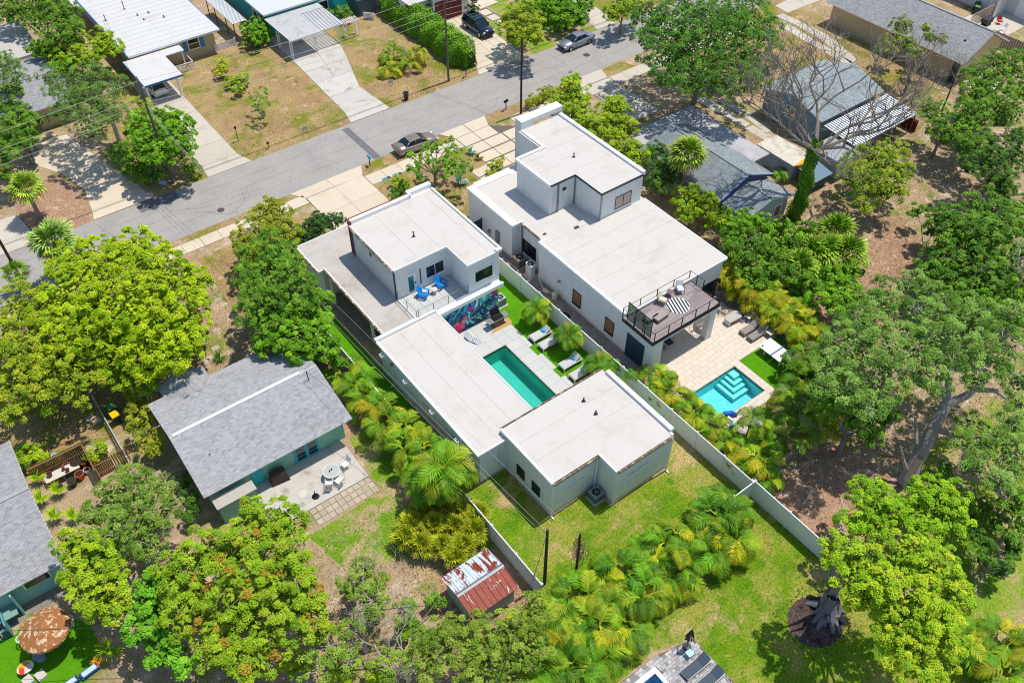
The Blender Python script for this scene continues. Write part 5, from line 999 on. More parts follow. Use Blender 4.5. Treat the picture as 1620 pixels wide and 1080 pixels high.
ac('grey air conditioner on the lawn in the guesthouse corner', 26.55, 25.15, .8, .8, mat('blue_grey_casing', '#8ba0a8', .5)); ac('air conditioner behind the mural wall next to the vinyl fence', 33.0, 45.5, .8, .85, mat('light_casing', '#aebcc2', .5))
ac('squat brown-grey air conditioner against the right modern house', 37.5, 48.6, .95, .95, mat('taupe_casing', '#7d776f', .6)); ac('tall white fan unit on a stand beside the squat air conditioner', 37.45, 46.9, .8, 1.35, WHITEP, True, pi/2)
B_ = lambda n, l, c, *bx, m=None: tag(B(n, m, None, *bx), l, c)
t = thing('pipe_cluster', 'pool pump with cream filter tank on the gravel between the houses', 'pool pump', (37.2, 43.6, 0)); m = MB(); m.lathe(37.3, 43.2, [(.22, 0), (.26, .15), (.26, .65), (.1, .8)], 12); m.build('filter_tank', mat('cream_plastic', '#cdc3a4', .5), t); m = MB(); m.tube([(37.1, 44.5, .25), (37.2, 43.9, .25)], .18, 10); m.tube([(37.2, 43.9, .25), (37.3, 43.3, .5)], .05, 6); m.tube([(37.1, 44.6, .3), (37.3, 45.6, .9), (37.45, 45.6, 1.6)], .05, 6); m.build('pump', mat('cream_plastic', '#cdc3a4'), t)
t = thing('hose_reel', 'coil of black hose on the gravel between the houses', 'hose', (36.5, 40.9, 0)); m = MB()
for k in range(4): m.tube([(36.5+(.5-.06*k)*cos(a*.3927), 40.9+(.5-.06*k)*sin(a*.3927), .05+.05*k) for a in range(17)], .035, 5, False)
m.build('coil', BLACKM, t)
m = MB()
for k in range(9): m.rbox(36.3+.1*(k % 3), 46.8-.3*k*.9, .02, .35, .2, .16, k*.7)
tag(m.build('rubble_pile', mat('brown_rubble', '#b08f7c', .9, objrand=.1)), 'row of broken bricks along the fence between the houses', 'bricks')
# ------------------------------------------------------------------ balcony and patio furniture
BLUE = mat('bright_blue_plastic', '#1489d8', .45)
def adirondack(label, x, y, z, a):
    t = thing('adirondack_chair', label, 'chair', (x, y, z)); 
    def p(n, f): m = MB(); f(m); return m.build(n, BLUE, None)
    def add(n, f):
        m = MB(); f(m); me = m.mesh(n, BLUE); return part(n, me, t)
    for i in range(5): add('seat_slat', lambda m, i=i: m.slab([(-.26, .3-.13*i, .36-.035*i), (.26, .3-.13*i, .36-.035*i), (.26, .19-.13*i, .335-.035*i), (-.26, .19-.13*i, .335-.035*i)], .02))
    for i in range(5):
        xx = -.24+i*.12; top = .98-.06*abs(i-2); add('back_slat', lambda m, xx=xx, top=top: m.slab([(xx-.055, -.3, .22), (xx+.055, -.3, .22), (xx+.06, -.3-.38*(top-.2), top), (xx-.06, -.3-.38*(top-.2), top)], .025))
    for s in (-1, 1):
        add('arm', lambda m, s=s: m.box(s*.28, -.42, .56, s*.42, .36, .59)); add('leg', lambda m, s=s: m.box(s*.29, .22, 0, s*.34, .32, .56)); add('leg', lambda m, s=s: m.slab([(s*.29, .3, .3), (s*.33, .3, .3), (s*.33, -.6, .05), (s*.29, -.6, .05)], .1))
        add('leg', lambda m, s=s: m.box(s*.29, -.42, .05, s*.34, -.34, .56))
    t.rotation_euler[2] = a; return t
adirondack('bright blue slatted armchair on the left of the balcony', 26.45, 47.1, 3.43, RAD(-145)); adirondack('bright blue slatted armchair on the right of the balcony by the window', 28.25, 47.25, 3.43, RAD(195))
t = thing('side_table', 'small round grey stone table between the blue balcony chairs', 'table', (27.35, 46.95, 3.43)); m = MB(); m.lathe(27.35, 46.95, [(.16, 3.43), (.24, 3.85)], 14); m.build('base', mat('grey_stone', '#b5b0a8', .8), t); m = MB(); m.lathe(27.35, 46.95, [(.27, 3.85), (.27, 3.9)], 16); m.build('top', mat('pale_stone', '#cfcac3', .8), t)
def lounger(name, label, x, y, z, a, fabric, frame, L=1.95, Wd=.7, back=.35, bl=.7, h=.34, pillow=None, slats=0, cat='sun lounger', group=None, box=False):
    """local: feet at -x end, backrest at +x end"""
    t = thing(name, label, cat, (x, y, z), group)
    def add(n, mm, f, par=None):
        m = MB(); f(m); o = part(n, m.mesh(n, mm), par or t); return o
    f0, f1 = -L/2, L/2-bl
    add('frame', frame, lambda m: (m.box(-L/2, -Wd/2, h-.07, L/2, -Wd/2+.05, h), m.box(-L/2, Wd/2-.05, h-.07, L/2, Wd/2, h), m.box(-L/2, -Wd/2+.05, h-.07, -L/2+.05, Wd/2-.05, h), m.box(L/2-.05, -Wd/2+.05, h-.07, L/2, Wd/2-.05, h)))
    for sx in (-L/2+.02, L/2-.09):
        for sy in (-Wd/2+.005, Wd/2-.065): add('leg', frame, lambda m, sx=sx, sy=sy: m.box(sx, sy, 0, sx+.06, sy+.06, h-.07))
    if box: add('side_panel', mat('brown_wicker', '#7b6152', .8), lambda m: m.box(-L/2+.06, -Wd/2+.012, .08, L/2-.06, Wd/2-.012, h-.075))
    add('seat', fabric, lambda m: m.box(f0+.03, -Wd/2+.04, h, f1, Wd/2-.04, h+.06)); bx, bz = bl*cos(math.asin(back/bl)), back
    add('backrest', fabric, lambda m: m.slab([(f1, -Wd/2+.04, h+.06), (f1+bx, -Wd/2+.04, h+.06+bz), (f1+bx, Wd/2-.04, h+.06+bz), (f1, Wd/2-.04, h+.06)], .06))
    if slats:
        add('seat_seams', DARKM if slats > 1 else frame, lambda m: [m.box(f0+.1+i*.11, -Wd/2+.045, h+.06, f0+.115+i*.11, Wd/2-.045, h+.064) for i in range(int((f1-f0)/.11)-1)])
    if pillow: add('pillow', pillow, lambda m: m.rbox(f1+.02, .02, h+.09, .26, .42, .14, .25, .8))
    t.rotation_euler[2] = a; return t
LW = mat('pale_grey_fabric', '#c3c6c8', .8, var=.04); AQ = mat('aqua_pillow', '#2fa9d6', .7)
lounger('sun_lounger', 'white lounger with aqua pillow, first from the mural along the fence', 33.35, 40.25, 0, RAD(0), LW, WHITEP, 1.9, .82, .42, .62, .42, AQ, box=True)
lounger('sun_lounger', 'white lounger half under the palm, second from the mural along the fence', 33.3, 39.05, 0, RAD(0), LW, WHITEP, 1.75, .82, .35, .6, .42, box=True)
lounger('sun_lounger', 'white lounger with aqua pillow between the second and third pool palms', 33.35, 36.3, 0, RAD(0), LW, WHITEP, 1.9, .82, .42, .62, .42, AQ, box=True)
lounger('sun_lounger', 'white lounger with cream towel nearest the guesthouse roof', 33.2, 34.9, 0, RAD(0), LW, WHITEP, 1.7, .82, .35, .6, .42, box=True)
m = MB()
t = thing('striped_lounger', 'wavy navy and white striped lounge mat by the mural', 'lounge chair', (28.75, 43.4, .05)); pr_ = [(0, .03), (.25, .12), (.5, .16), (.75, .1), (1.0, .14), (1.25, .3), (1.45, .48)]
NV = mat('navy_stripe', '#27406e', .7)
for i in range(11):
    m = MB(); y0 = -.3+i*.0545
    for (xa, za), (xb, zb) in zip(pr_, pr_[1:]): m.slab([(xa-.7, y0, za), (xb-.7, y0, zb), (xb-.7, y0+.054, zb), (xa-.7, y0+.054, za)], .05)
    part('stripe', m.mesh('stripe', NV if i % 2 else WHITEP), t)
t.rotation_euler[2] = RAD(112); t.location = (28.6, 43.3, .06)
t = thing('gas_grill', 'black gas grill with open lid beneath the mural', 'barbecue', (31.35, 43.6, 0)); B('cabinet', mat('dark_brown_panel', '#4f4039', .6), t, (30.8, 43.35, .08, 31.9, 43.85, .75)); B('counter', GREYM, t, (30.3, 43.3, .78, 32.35, 43.95, .85)); B('firebox', BLACKM, t, (30.9, 43.35, .85, 31.8, 43.9, 1.02))
m = MB(); m.slab([(30.9, 43.88, 1.02), (31.8, 43.88, 1.02), (31.8, 44.15, 1.5), (30.9, 44.15, 1.5)], .06); m.build('lid', BLACKM, t); B('door', mat('grill_door', '#5b4b42', .5), t, (30.85, 43.325, .15, 31.33, 43.349, .7), (31.37, 43.325, .15, 31.85, 43.349, .7)); B('wheel', RUBBER, t, (30.85, 43.4, 0, 30.95, 43.8, .08), (31.75, 43.4, 0, 31.85, 43.8, .08))
m = MB(); m.prism([(30.2, 42.95), (32.4, 42.95), (32.6, 43.3), (32.5, 44.0), (32.0, 43.3), (30.6, 43.25)], .04, .05); tag(m.build('grill_mat', mat('tan_mat', '#c39a58', .8)), 'tan mat on the tiles below the gas grill', 'mat')
# roof deck of the right house
for i, (x, y) in enumerate(((39.3, 33.75), (40.0, 33.0))):
    t = thing('ottoman', ('grey cushioned daybed half nearest the railing corner', 'grey cushioned daybed half nearest the striped rug')[i], 'daybed', (x, y, 3.95)); m = MB(); m.rbox(39.25+.62*i, 33.65-.45*i, 3.95, 1.25, .68, .2, -.62 if 0 else RAD(5)); m.build('base', mat('dark_wicker', '#4b4441', .8), t); m = MB(); m.rbox(39.25+.62*i, 33.65-.45*i, 4.15, 1.22, .66, .16, RAD(5), .97); m.build('cushion', mat('mauve_grey_cushion', '#a59b98', .9), t)
m = MB(); m.lathe(42.1, 33.4, [(.95, 3.945), (.95, 3.952)], 40); rg = tag(m.build('round_rug', WHITEP), 'round black and white striped rug on the grey roof deck', 'rug')
for i in range(7):
    x = -.82+i*.27; hh = math.sqrt(.94**2-x*x)
    mb = MB(); c, s = cos(RAD(14)), sin(RAD(14)); q = [(x-.065, -hh), (x+.065, -math.sqrt(max(.01, .94**2-(x+.065)**2))), (x+.065, math.sqrt(max(.01, .94**2-(x+.065)**2))), (x-.065, hh)]
    mb.prism([(42.1+a*s+b*c*1.0, 33.4+a*c*1.0-b*s) if 0 else (42.1+a*cos(RAD(-20))-b*sin(RAD(-20)), 33.4+a*sin(RAD(-20))+b*cos(RAD(-20))) for a, b in q], 3.9525, 3.955); mb.build('stripe', BLACKM, rg)
def wire_chair(label, x, y, z, a, cush, frame=BLACKM):
    t = thing('patio_chair', label, 'chair', (x, y, z)); m = MB()
    for s in (-1, 1): m.tube([(s*.3, -.3, 0), (s*.3, -.32, .62), (s*.3, .3, .55), (s*.3, .3, 0)], .02, 5)
    m.tube([(-.3, -.32, .62), (-.27, -.45, .9), (.27, -.45, .9), (.3, -.32, .62)], .02, 5)
    for i in range(6): m.tube([(-.22+i*.09, -.33, .42), (-.22+i*.09, -.44, .88)], .008, 4)
    part('frame', m.mesh('frame', frame), t); m = MB(); m.rbox(0, 0, .36, .56, .56, .12, 0, .95); part('seat_cushion', m.mesh('seat_cushion', cush), t); m = MB(); m.slab([(-.26, -.26, .48), (.26, -.26, .48), (.26, -.38, .86), (-.26, -.38, .86)], .08); part('back_cushion', m.mesh('back_cushion', cush), t)
    t.rotation_euler[2] = a
wire_chair('wire armchair with cream cushion left of the deck rug', 41.25, 34.35, 3.945, RAD(200), mat('cream_cushion', '#ddd3bb', .9)); wire_chair('wire armchair with white cushion behind the deck rug', 43.3, 34.45, 3.945, RAD(150), WHITEP)
t = thing('side_table', 'small round brown table between the deck armchairs', 'table', (42.35, 34.65, 3.945)); m = MB(); m.lathe(42.35, 34.65, [(.2, 3.945), (.03, 3.96), (.03, 4.4), (.27, 4.41), (.27, 4.44)], 16); m.build('top', mat('brown_table', '#82696a', .6), t)
t = thing('privacy_panel', 'smoky glass privacy panel with coloured reflections inside the left deck railing', 'screen', (37.7, 33.3, 3.945))
def smoky():
    m, nt, b = new('smoky_glass'); b.inputs['Base Color'].default_value = (.03, .06, .065, 1); b.inputs['Roughness'].default_value = .08
    tr = nt.nodes.new('ShaderNodeBsdfTransparent'); tr.inputs[0].default_value = (.75, .85, .85, 1); mx = nt.nodes.new('ShaderNodeMixShader'); mx.inputs[0].default_value = .5
    nt.links.new(b.outputs[0], mx.inputs[1]); nt.links.new(tr.outputs[0], mx.inputs[2]); nt.links.new(mx.outputs[0], nt.nodes['Material Output'].inputs[0]); return m
SG = smoky()
for a in (31.98, 32.88, 33.78): B('pane', SG, t, (37.64, a, 4.05, 37.66, a+.84, 5.88))
for a in (31.94, 32.83, 33.73, 34.62): B('upright', BLACKM, t, (37.62, a, 3.98, 37.68, a+.04, 5.92))
B('crossbar', BLACKM, t, (37.62, 31.98, 5.88, 37.68, 34.62, 5.92)); m = MB(); rr = random.Random(12)
for k in range(26):
    y, z = rr.uniform(33.85, 34.5), rr.uniform(5.2, 5.75); c = rr.choice(('#e2562f', '#e9c21f', '#3fae4b', '#2b7fd0', '#93c93d', '#e78a2a')); m.tint = tuple(lin(c)[:3]); w_, h_ = rr.uniform(.06, .16), rr.uniform(.06, .14); m.box(37.60-.0003*k, y, z, 37.638, min(34.6, y+w_), min(5.86, z+h_))
m.build('painted_reflection', PAPER, t)  # coloured reflections in the glass, painted on as thin patches
# under the deck
t = thing('armchair', 'white framed armchair with dark cushion under the roof deck', 'chair', (41.2, 33.1, .05)); B('frame', mat('pale_wicker', '#b9b3ac', .8), t, (40.75, 32.7, .05, 41.7, 33.5, .4), (40.75, 33.35, .4, 41.7, 33.5, .8), (40.75, 32.7, .4, 40.87, 33.34, .62), (41.58, 32.7, .4, 41.7, 33.34, .62)); B('cushion', mat('dark_cushion', '#3a4550', .9), t, (40.88, 32.72, .4, 41.57, 33.33, .52))
t = thing('crate_table', 'low grey slatted table under the roof deck', 'table', (39.8, 32.7, .05)); B('top', mat('pale_wicker', '#b9b3ac'), t, (39.45, 32.4, .45, 40.15, 33.0, .5))
for i in range(4): B('slat', mat('pale_wicker', '#b9b3ac'), t, (39.47, 32.41, .06+i*.1, 40.13, 32.99, .12+i*.1))
# right patio
GC = mat('taupe_sling', '#98918a', .8, var=.05)
for i, (y, lb) in enumerate(((30.15, 'upper of the two taupe sling chaises by the gravel bed'), (29.3, 'lower of the two taupe sling chaises by the gravel bed'))): lounger('chaise', lb, 48.15, y, .05, 0, GC, mat('taupe_frame', '#8a837c', .6), 2.1, .68, .5, .9, .32, slats=1, cat='chaise')
def sq_table(label, x, y, s, h, m1, z=.05):
    t = thing('side_table', label, 'table', (x, y, z)); B('top', m1, t, (x-s/2, y-s/2, z+h-.05, x+s/2, y+s/2, z+h))
    for i in (-1, 1):
        for j in (-1, 1): B('leg', m1, t, (x+i*(s/2-.03)-.025, y+j*(s/2-.03)-.025, z, x+i*(s/2-.03)+.025, y+j*(s/2-.03)+.025, z+h-.05))
CR = mat('cream_table', '#d4cbbb', .7); sq_table('cream side table above the two taupe chaises', 48.95, 31.1, .58, .48, CR); sq_table('cream side table between the taupe chaises and white game table', 48.95, 28.68, .58, .48, CR)
t = thing('fire_table', 'rounded grey-topped ottoman on a pale frame by the deck column', 'ottoman', (47.7, 31.8, .05)); m = MB(); m.prism([(47.0, 31.45), (48.3, 31.35), (48.6, 31.6), (48.55, 32.15), (48.3, 32.3), (47.1, 32.2), (46.95, 31.9)], .42, .6); m.build('cushion', mat('pale_grey_cushion', '#bdbab5', .9), t); B('frame', WHITEP, t, (47.05, 31.5, .05, 47.12, 32.15, .42), (48.35, 31.5, .05, 48.42, 32.15, .42), (47.12, 31.5, .3, 48.35, 31.56, .36))
t = thing('papasan_chair', 'round black wire chair at the foot of the spiral stair', 'chair', (47.6, 33.3, .05)); m = MB(); m.tube([(47.6+.62*cos(a*.3927), 33.3+.62*sin(a*.3927), .5+.2*sin(a*.3927)) for a in range(17)], .025, 5, False)
for k in range(16): a = k*.3927; m.tube([(47.6, 33.3, .22), (47.6+.62*cos(a), 33.3+.62*sin(a), .5+.2*sin(a))], .012, 4)
m.tube([(47.3, 33.0, 0.05), (47.6, 33.3, .25), (47.9, 33.6, .05)], .02, 4); m.build('wire_frame', mat('slate_wire', '#4c6472', .5), t)
t = thing('table_tennis_table', 'large white table tennis table on the turf beside the right pool', 'game table', (47.45, 26.7, 0)); B('top', WHITEP, t, (46.72, 26.76, .72, 48.22, 28.1, .76), (46.72, 25.33, .72, 48.22, 26.7, .76)); B('net', mat('blue_net', '#2f6ea5', .7), t, (46.6, 26.715, .7, 48.35, 26.745, .9))
for y in (27.5, 25.9): B('pedestal', mat('pale_blue_metal', '#b9d3df', .5), t, (46.95, y-.06, 0, 47.35, y+.06, .72), (47.6, y-.06, 0, 48.0, y+.06, .72))
pd = MB(); pd.rbox(47.0, 27.85, .765, .16, .14, .02, .4); tag(pd.build('paddle', BLACKM), 'small black paddle lying on the white table tennis table', 'paddle')
BLF = mat('blue_foam', '#1554b8', .45); LBF = mat('light_blue_foam', '#7fd0f0', .45)
t = thing('pool_float', 'dark blue curved pool float at the near edge of the right pool', 'pool float', (39.7, 24.4, 0)); m = MB(); m.smooth = True; m.tube([(39.1, 24.95, .3), (39.5, 24.85, .35), (40.0, 24.6, .3), (40.35, 24.3, .2)], [.12, .22, .22, .12], 8); m.build('hull', BLF, t); m = MB(); m.box(39.35, 24.0, .05, 39.5, 24.5, .5); m.build('strap', WHITEP, t)
t = thing('pool_float', 'light blue float standing in the golden palms by the right pool', 'pool float', (38.9, 23.6, 0)); m = MB(); m.smooth = True; m.tube([(38.9, 23.7, .1), (38.9, 23.6, .6), (38.95, 23.5, 1.0)], [.14, .16, .1], 8); m.build('hull', LBF, t)
t = thing('covered_grill', 'black covered kettle grill behind the golden palms at the lanai', 'grill', (39.3, 30.6, 0)); m = MB(); m.smooth = True; m.lathe(38.6, 29.9, [(.3, .04), (.5, .5), (.52, .8), (.3, 1.05), (.05, 1.1)], 14); m.build('cover', mat('black_cover', '#23262b', .6), t)
# mint cottage patio
t = thing('round_table', 'round glass patio table with white rim on the cottage patio', 'table', (12.32, 38.15, .06)); m = MB(); m.tube([(12.32+.62*cos(a*.3927), 38.15+.62*sin(a*.3927), .76) for a in range(17)], .03, 6, False)
for k in range(4): m.tube([(12.32, 38.15, .75), (12.32+.6*cos(k*pi/2+.3), 38.15+.6*sin(k*pi/2+.3), .75)], .015, 4); m.tube([(12.32+.45*cos(k*pi/2+.3), 38.15+.45*sin(k*pi/2+.3), .06), (12.32+.5*cos(k*pi/2+.3), 38.15+.5*sin(k*pi/2+.3), .74)], .02, 5)
m.build('frame', WHITEP, t); m = MB(); m.lathe(12.32, 38.15, [(.59, .752), (.59, .764)], 24); m.build('glass_top', mat('frosted_glass', '#b8bcbb', .2), t)
for i, (dx, dy) in enumerate(((-.1, .02), (.08, .08))):
    m = MB(); m.lathe(12.32+dx, 38.15+dy, [(.05, .764), (.05, .9), (.02, .92)], 8); tag(m.build('jar', BLACKM), ('left small dark jar on the glass patio table', 'right small dark jar on the glass patio table')[i], 'jar')
def sling_chair(label, x, y, a, z=.06):
    t = thing('patio_chair', label, 'chair', (x, y, z)); m = MB()
    for s in (-1, 1): m.tube([(s*.27, .3, 0), (s*.27, .28, .6), (s*.27, -.25, .62), (s*.27, -.3, 0)], .02, 5); m.tube([(s*.25, .25, .42), (s*.25, -.25, .38), (s*.25, -.45, .95)], .02, 5)
    part('frame', m.mesh('frame', WHITEP), t)
    for i in range(6): m = MB(); k = i/6; m.slab([(-.24, .24-.5*k, .43-.04*k), (.24, .24-.5*k, .43-.04*k), (.24, .17-.5*k, .42-.04*k), (-.24, .17-.5*k, .42-.04*k)], .012); part('strap', m.mesh('strap', WHITEP), t)
    for i in range(6): k = i/6; m = MB(); m.slab([(-.24, -.27-.18*k, .42+.5*k), (.24, -.27-.18*k, .42+.5*k), (.24, -.295-.18*k, .49+.5*k), (-.24, -.295-.18*k, .49+.5*k)], .012); part('strap', m.mesh('strap', WHITEP), t)
    t.rotation_euler[2] = a
sling_chair('white strap chair at the lower left of the glass patio table', 11.75, 37.5, RAD(-30)); sling_chair('white strap chair directly below the glass patio table', 12.45, 37.3, RAD(20)); sling_chair('white strap chair right of the glass patio table', 13.5, 38.3, RAD(100))
t = thing('umbrella_base', 'dark round umbrella base with bare pole on the cottage patio', 'umbrella base', (10.5, 37.35, .06)); m = MB(); m.lathe(10.5, 37.35, [(.28, .06), (.26, .12), (.05, .14), (.03, .75)], 18); m.build('base', BLACKM, t)
m = MB(); m.lathe(9.9, 38.15, [(.33, .061), (.33, .066)], 20); tag(m.build('patio_disc', mat('pale_cement', '#d2ccbf', .9)), 'pale round concrete disc set in the cottage patio', 'disc')
t = thing('covered_grill', 'grill under a brown-black cover against the mint cottage wall', 'grill', (9.05, 40.2, .06)); m = MB(); m.add([(8.4, 39.9, .06), (9.75, 39.75, .06), (9.8, 40.55, .06), (8.45, 40.6, .06), (8.5, 40.05, 1.0), (9.6, 39.9, 1.05), (9.65, 40.45, 1.15), (8.55, 40.5, 1.1)], [(3, 2, 1, 0), (4, 5, 6, 7), (0, 1, 5, 4), (1, 2, 6, 5), (2, 3, 7, 6), (3, 0, 4, 7)]); m.build('cover', mat('grill_cover', '#4a403a', .8, var=.35, scale=2), t)
# wheelie bins
def wbin(label, x, y, lid, body, a=0):
    t = thing('wheelie_bin', label, 'bin', (x, y, 0)); m = MB(); m.rbox(0, 0, .05, .5, .55, .9, 0, 1.12); part('body', m.mesh('body', body), t); m = MB(); m.rbox(0, .02, .95, .62, .7, .08, 0, .93); part('lid', m.mesh('lid', lid), t)
    for s in (-1, 1): m = MB(); m.tube([(s*.2, .3, .1), (s*.27, .3, .1)], .1, 10); part('wheel', m.mesh('wheel', RUBBER), t)
    t.rotation_euler[2] = a
DG = mat('dark_green_plastic', '#27423a', .5)
wbin('wheelie bin with green lid beside the white picket fence', 1.62, 53.55, mat('green_lid', '#3f9a4f', .45), DG, .1); wbin('wheelie bin with yellow lid beside the white picket fence', 1.55, 52.6, mat('yellow_lid', '#f1c40f', .45), DG, .1)
wbin('wheelie bin with bright green lid behind the tan house', 115.1, 52.3, mat('bright_green_lid', '#5ea83a', .45), DG, .3); wbin('dark wheelie bin right of the bright green lidded one', 116.0, 52.9, DARKM, DG, .3)
t = thing('grill', 'dark flat-topped grill by the wooden slat screen', 'grill', (113.4, 49.8, 0)); B('body', DARKM, t, (112.7, 49.3, .4, 114.1, 50.2, .95)); B('leg', BLACKM, t, (112.8, 49.4, 0, 112.9, 50.1, .4), (113.9, 49.4, 0, 114.0, 50.1, .4))
wire_chair('red cushioned chair by the white boards at upper right', 115.0, 48.9, 0, 2.4, mat('red_cushion', '#c2404f', .8)); sling_chair('white strap chair on the upper right side patio', 113.6, 47.6, 1.0, .02); sling_chair('second white chair among clutter on the upper right side patio', 112.4, 47.0, .2, .02)
# potting bench
t = thing('potting_bench', 'long pale potting bench inside the brown wooden fence', 'bench', (-3.5, 49.9, 0)); B('top', mat('pale_cement', '#c9c2b4', .9), t, (-4.6, 49.5, .66, -2.2, 50.3, .71)); B('leg', WOODG, t, (-4.5, 49.55, 0, -4.4, 50.25, .66), (-2.4, 49.55, 0, -2.3, 50.25, .66), (-3.45, 49.55, 0, -3.35, 50.25, .66))
def pot(label, x, y, z, r, c):
    t = thing('plant_pot', label, 'pot', (x, y, z)); m = MB(); m.lathe(x, y, [(r*.65, z), (r*.95, z+r*1.5), (r, z+r*1.5), (r, z+r*1.75)], 14); m.build('pot', c, t); m = MB(); m.lathe(x, y, [(r*.85, z+r*1.752), (r*.8, z+r*1.755)], 12); m.build('soil', mat('potting_soil', '#3a2a22', .95), t)
TC = mat('terracotta', '#c9653a', .8); BP = mat('black_pot', '#26262a', .5); BR = mat('brown_pot', '#8a4a3c', .7)
for a in (('large orange terracotta pot on the potting bench', -2.95, 50.4, 0, .32, TC), ('big black tub beside the orange terracotta pot', -2.3, 50.15, 0, .42, BP), ('orange pot at the right end of the potting area', -1.85, 49.95, .2, .26, mat('orange_pot', '#dd6a2c', .6)),
          ('brown square-ish pot at the left end of the potting bench', -4.15, 50.0, .71, .2, BR), ('small brown pot in the middle of the potting bench', -3.2, 49.95, .71, .13, BR), ('small red-brown pot near the front of the bench', -3.0, 49.65, .71, .15, BR), ('wide terracotta pot below the potting bench', -2.45, 49.1, 0, .34, TC),
          ('dark green bucket below the potting bench', -3.1, 48.8, 0, .34, mat('dark_green_bucket', '#2f4a3c', .6)), ('small black pot behind the big black tub', -2.0, 50.45, 0, .22, BP), ('white pot among the potting area clutter', -1.9, 49.3, 0, .24, WHITEP), ('grey metal planter in front of the potting bench', -3.9, 49.0, 0, .22, GREYM)): pot(*a)
t = thing('blue_tarp', 'pale blue folded tarp on the soil behind the wooden fence', 'tarp', (-3.9, 52.2, 0)); m = MB(); m.prism([(-4.6, 51.9), (-3.6, 51.7), (-3.1, 52.1), (-3.3, 52.6), (-4.4, 52.5)], .01, .1); m.build('sheet', mat('pale_blue_tarp', '#9fb9c4', .7), t); m = MB(); m.box(-3.5, 51.8, .1, -3.3, 52.4, .16); m.build('edge', mat('sky_blue_tarp', '#45a7d6', .6), t)
for i in range(12): m = MB(); m.rbox(-5.3+i*.28+.04*sin(i*3), 53.1+.12*sin(i), 0, .26, .14, .1, .3*sin(i*5)); tag(m.build('brick', mat('red_brick', '#b8604a', .9, objrand=.2) if i % 4 else WHITEP), f'{("white", "red")[i % 4 > 0]} brick, {ordinal(i)} from the left in the edging behind the fence', 'brick', 'bricks edging the planting behind the wooden fence')
for i, (x, y) in enumerate(((-.1, 54.3), (.3, 53.7), (-.6, 51.1), (.1, 50.5), (-1.1, 51.4), (1.9, 51.0))): poly_s = MB(); poly_s.rbox(x, y, 0, .6, .5, .04, .2*i); tag(poly_s.build('paving_slab', STONE), f'loose pale paving slab by the white picket fence, {ordinal(i)} from the street side', 'paving slab', 'loose slabs by the picket fence')
# bottom left turf terrace
t = thing('patio_umbrella', 'large open brown patio umbrella on the bottom left turf', 'umbrella', (-7.95, 37.3, 0)); n = 16
m = MB(); c = (-7.95, 37.3)
for k in range(n):
    a, b2 = 2*pi*k/n+.2, 2*pi*(k+1)/n+.2; p = lambda ang, r, z: (c[0]+r*cos(ang), c[1]+r*sin(ang), z); mp = MB(); mp.slab([p(a, .02, 2.72), p(a, 1.5, 2.12), p(b2, 1.5, 2.12), p(b2, .02, 2.72)], .015); mp.add([p(a, 1.5, 2.12), p(b2, 1.5, 2.12), p(b2, 1.53, 1.95), p(a, 1.53, 1.95)], [(0, 1, 2, 3)])
    mp.build('canopy_panel', mat('brown_canopy', '#a06a3c', .85, var=.12, scale=3, col2='#dcc3a5', thr=(.52, .6), scale2=3.2), t); mr = MB(); mr.tube([p(a, .05, 2.66), p(a, 1.4, 2.08)], .015, 4); mr.build('rib', GREYM, t)
m.tube([(c[0], c[1], 0), (c[0], c[1], 2.8)], .03, 8); m.lathe(c[0], c[1], [(.25, .012), (.22, .08)], 14); m.build('pole', GREYM, t)
def poolchair(label, x, y, a, cl=WHITEP):
    t = thing('garden_chair', label, 'chair', (x, y, .012)); m = MB(); m.lathe(0, 0, [(.2, 0), (.24, .38), (.27, .42)], 14); part('base', m.mesh('base', cl), t); m = MB()
    m.tube([(.3*cos(k*.3-.3), .3*sin(k*.3-.3), .62+.12*sin(k*.3-.3)) for k in range(13)], .035, 6)
    for k in range(7): an = k*.45; m.tube([(.24*cos(an), .24*sin(an), .4), (.3*cos(an), .3*sin(an), .62+.12*sin(an))], .018, 4)
    part('backrest', m.mesh('backrest', cl), t); t.rotation_euler[2] = a
poolchair('white round garden chair right of the brown umbrella', -6.75, 38.1, -.8, mat('cream_plastic_chair', '#d8d2c8', .6)); poolchair('white plastic garden chair left of the brown umbrella', -9.5, 38.6, 1.6)
t = thing('drum_table', 'round slate blue drum table below the brown umbrella', 'table', (-9.05, 37.0, 0)); m = MB(); m.lathe(-9.0, 36.95, [(.3, .012), (.33, .3), (.25, .4), (.36, .5), (.38, .55)], 20); m.build('drum', mat('slate_drum', '#8396a3', .5), t)
t = thing('oval_board', 'oval red, orange and cream painted board on a stool', 'board', (-9.9, 36.6, 0)); m = MB(); m.tint = tuple(lin('#f0e0c8')[:3]); m.prism([(-9.9+.5*cos(k*.3142), 36.7+.42*sin(k*.3142)) for k in range(20)], .42, .46)
m.tint = tuple(lin('#f0a020')[:3]); m.prism([(-9.95+.35*cos(k*.3142), 36.85+.22*sin(k*.3142)) for k in range(20)], .461, .464); m.tint = tuple(lin('#d8402a')[:3]); m.prism([(-10.15+.16*cos(k*.3142), 36.55+.25*sin(k*.3142)) for k in range(20)], .4645, .467); m.tint = tuple(lin('#e8c9cf')[:3]); m.prism([(-9.75+.2*cos(k*.3142), 36.6+.2*sin(k*.3142)) for k in range(20)], .465, .468)
m.build('board', PAPER, t); B('stool', WOODG, t, (-10.1, 36.5, .012, -9.7, 36.9, .42))
for i in range(2): m = MB(); m.rbox(-10.05+.72*i, 35.9-.1*i, .012, .55, .62, .3-.06*i, .25); tag(m.build('ottoman', mat('pale_cushion', '#cfc4ba', .9)), ('cream square floor cushion at the bottom left turf', 'cream floor cushion partly behind the painted board')[i], 'cushion')
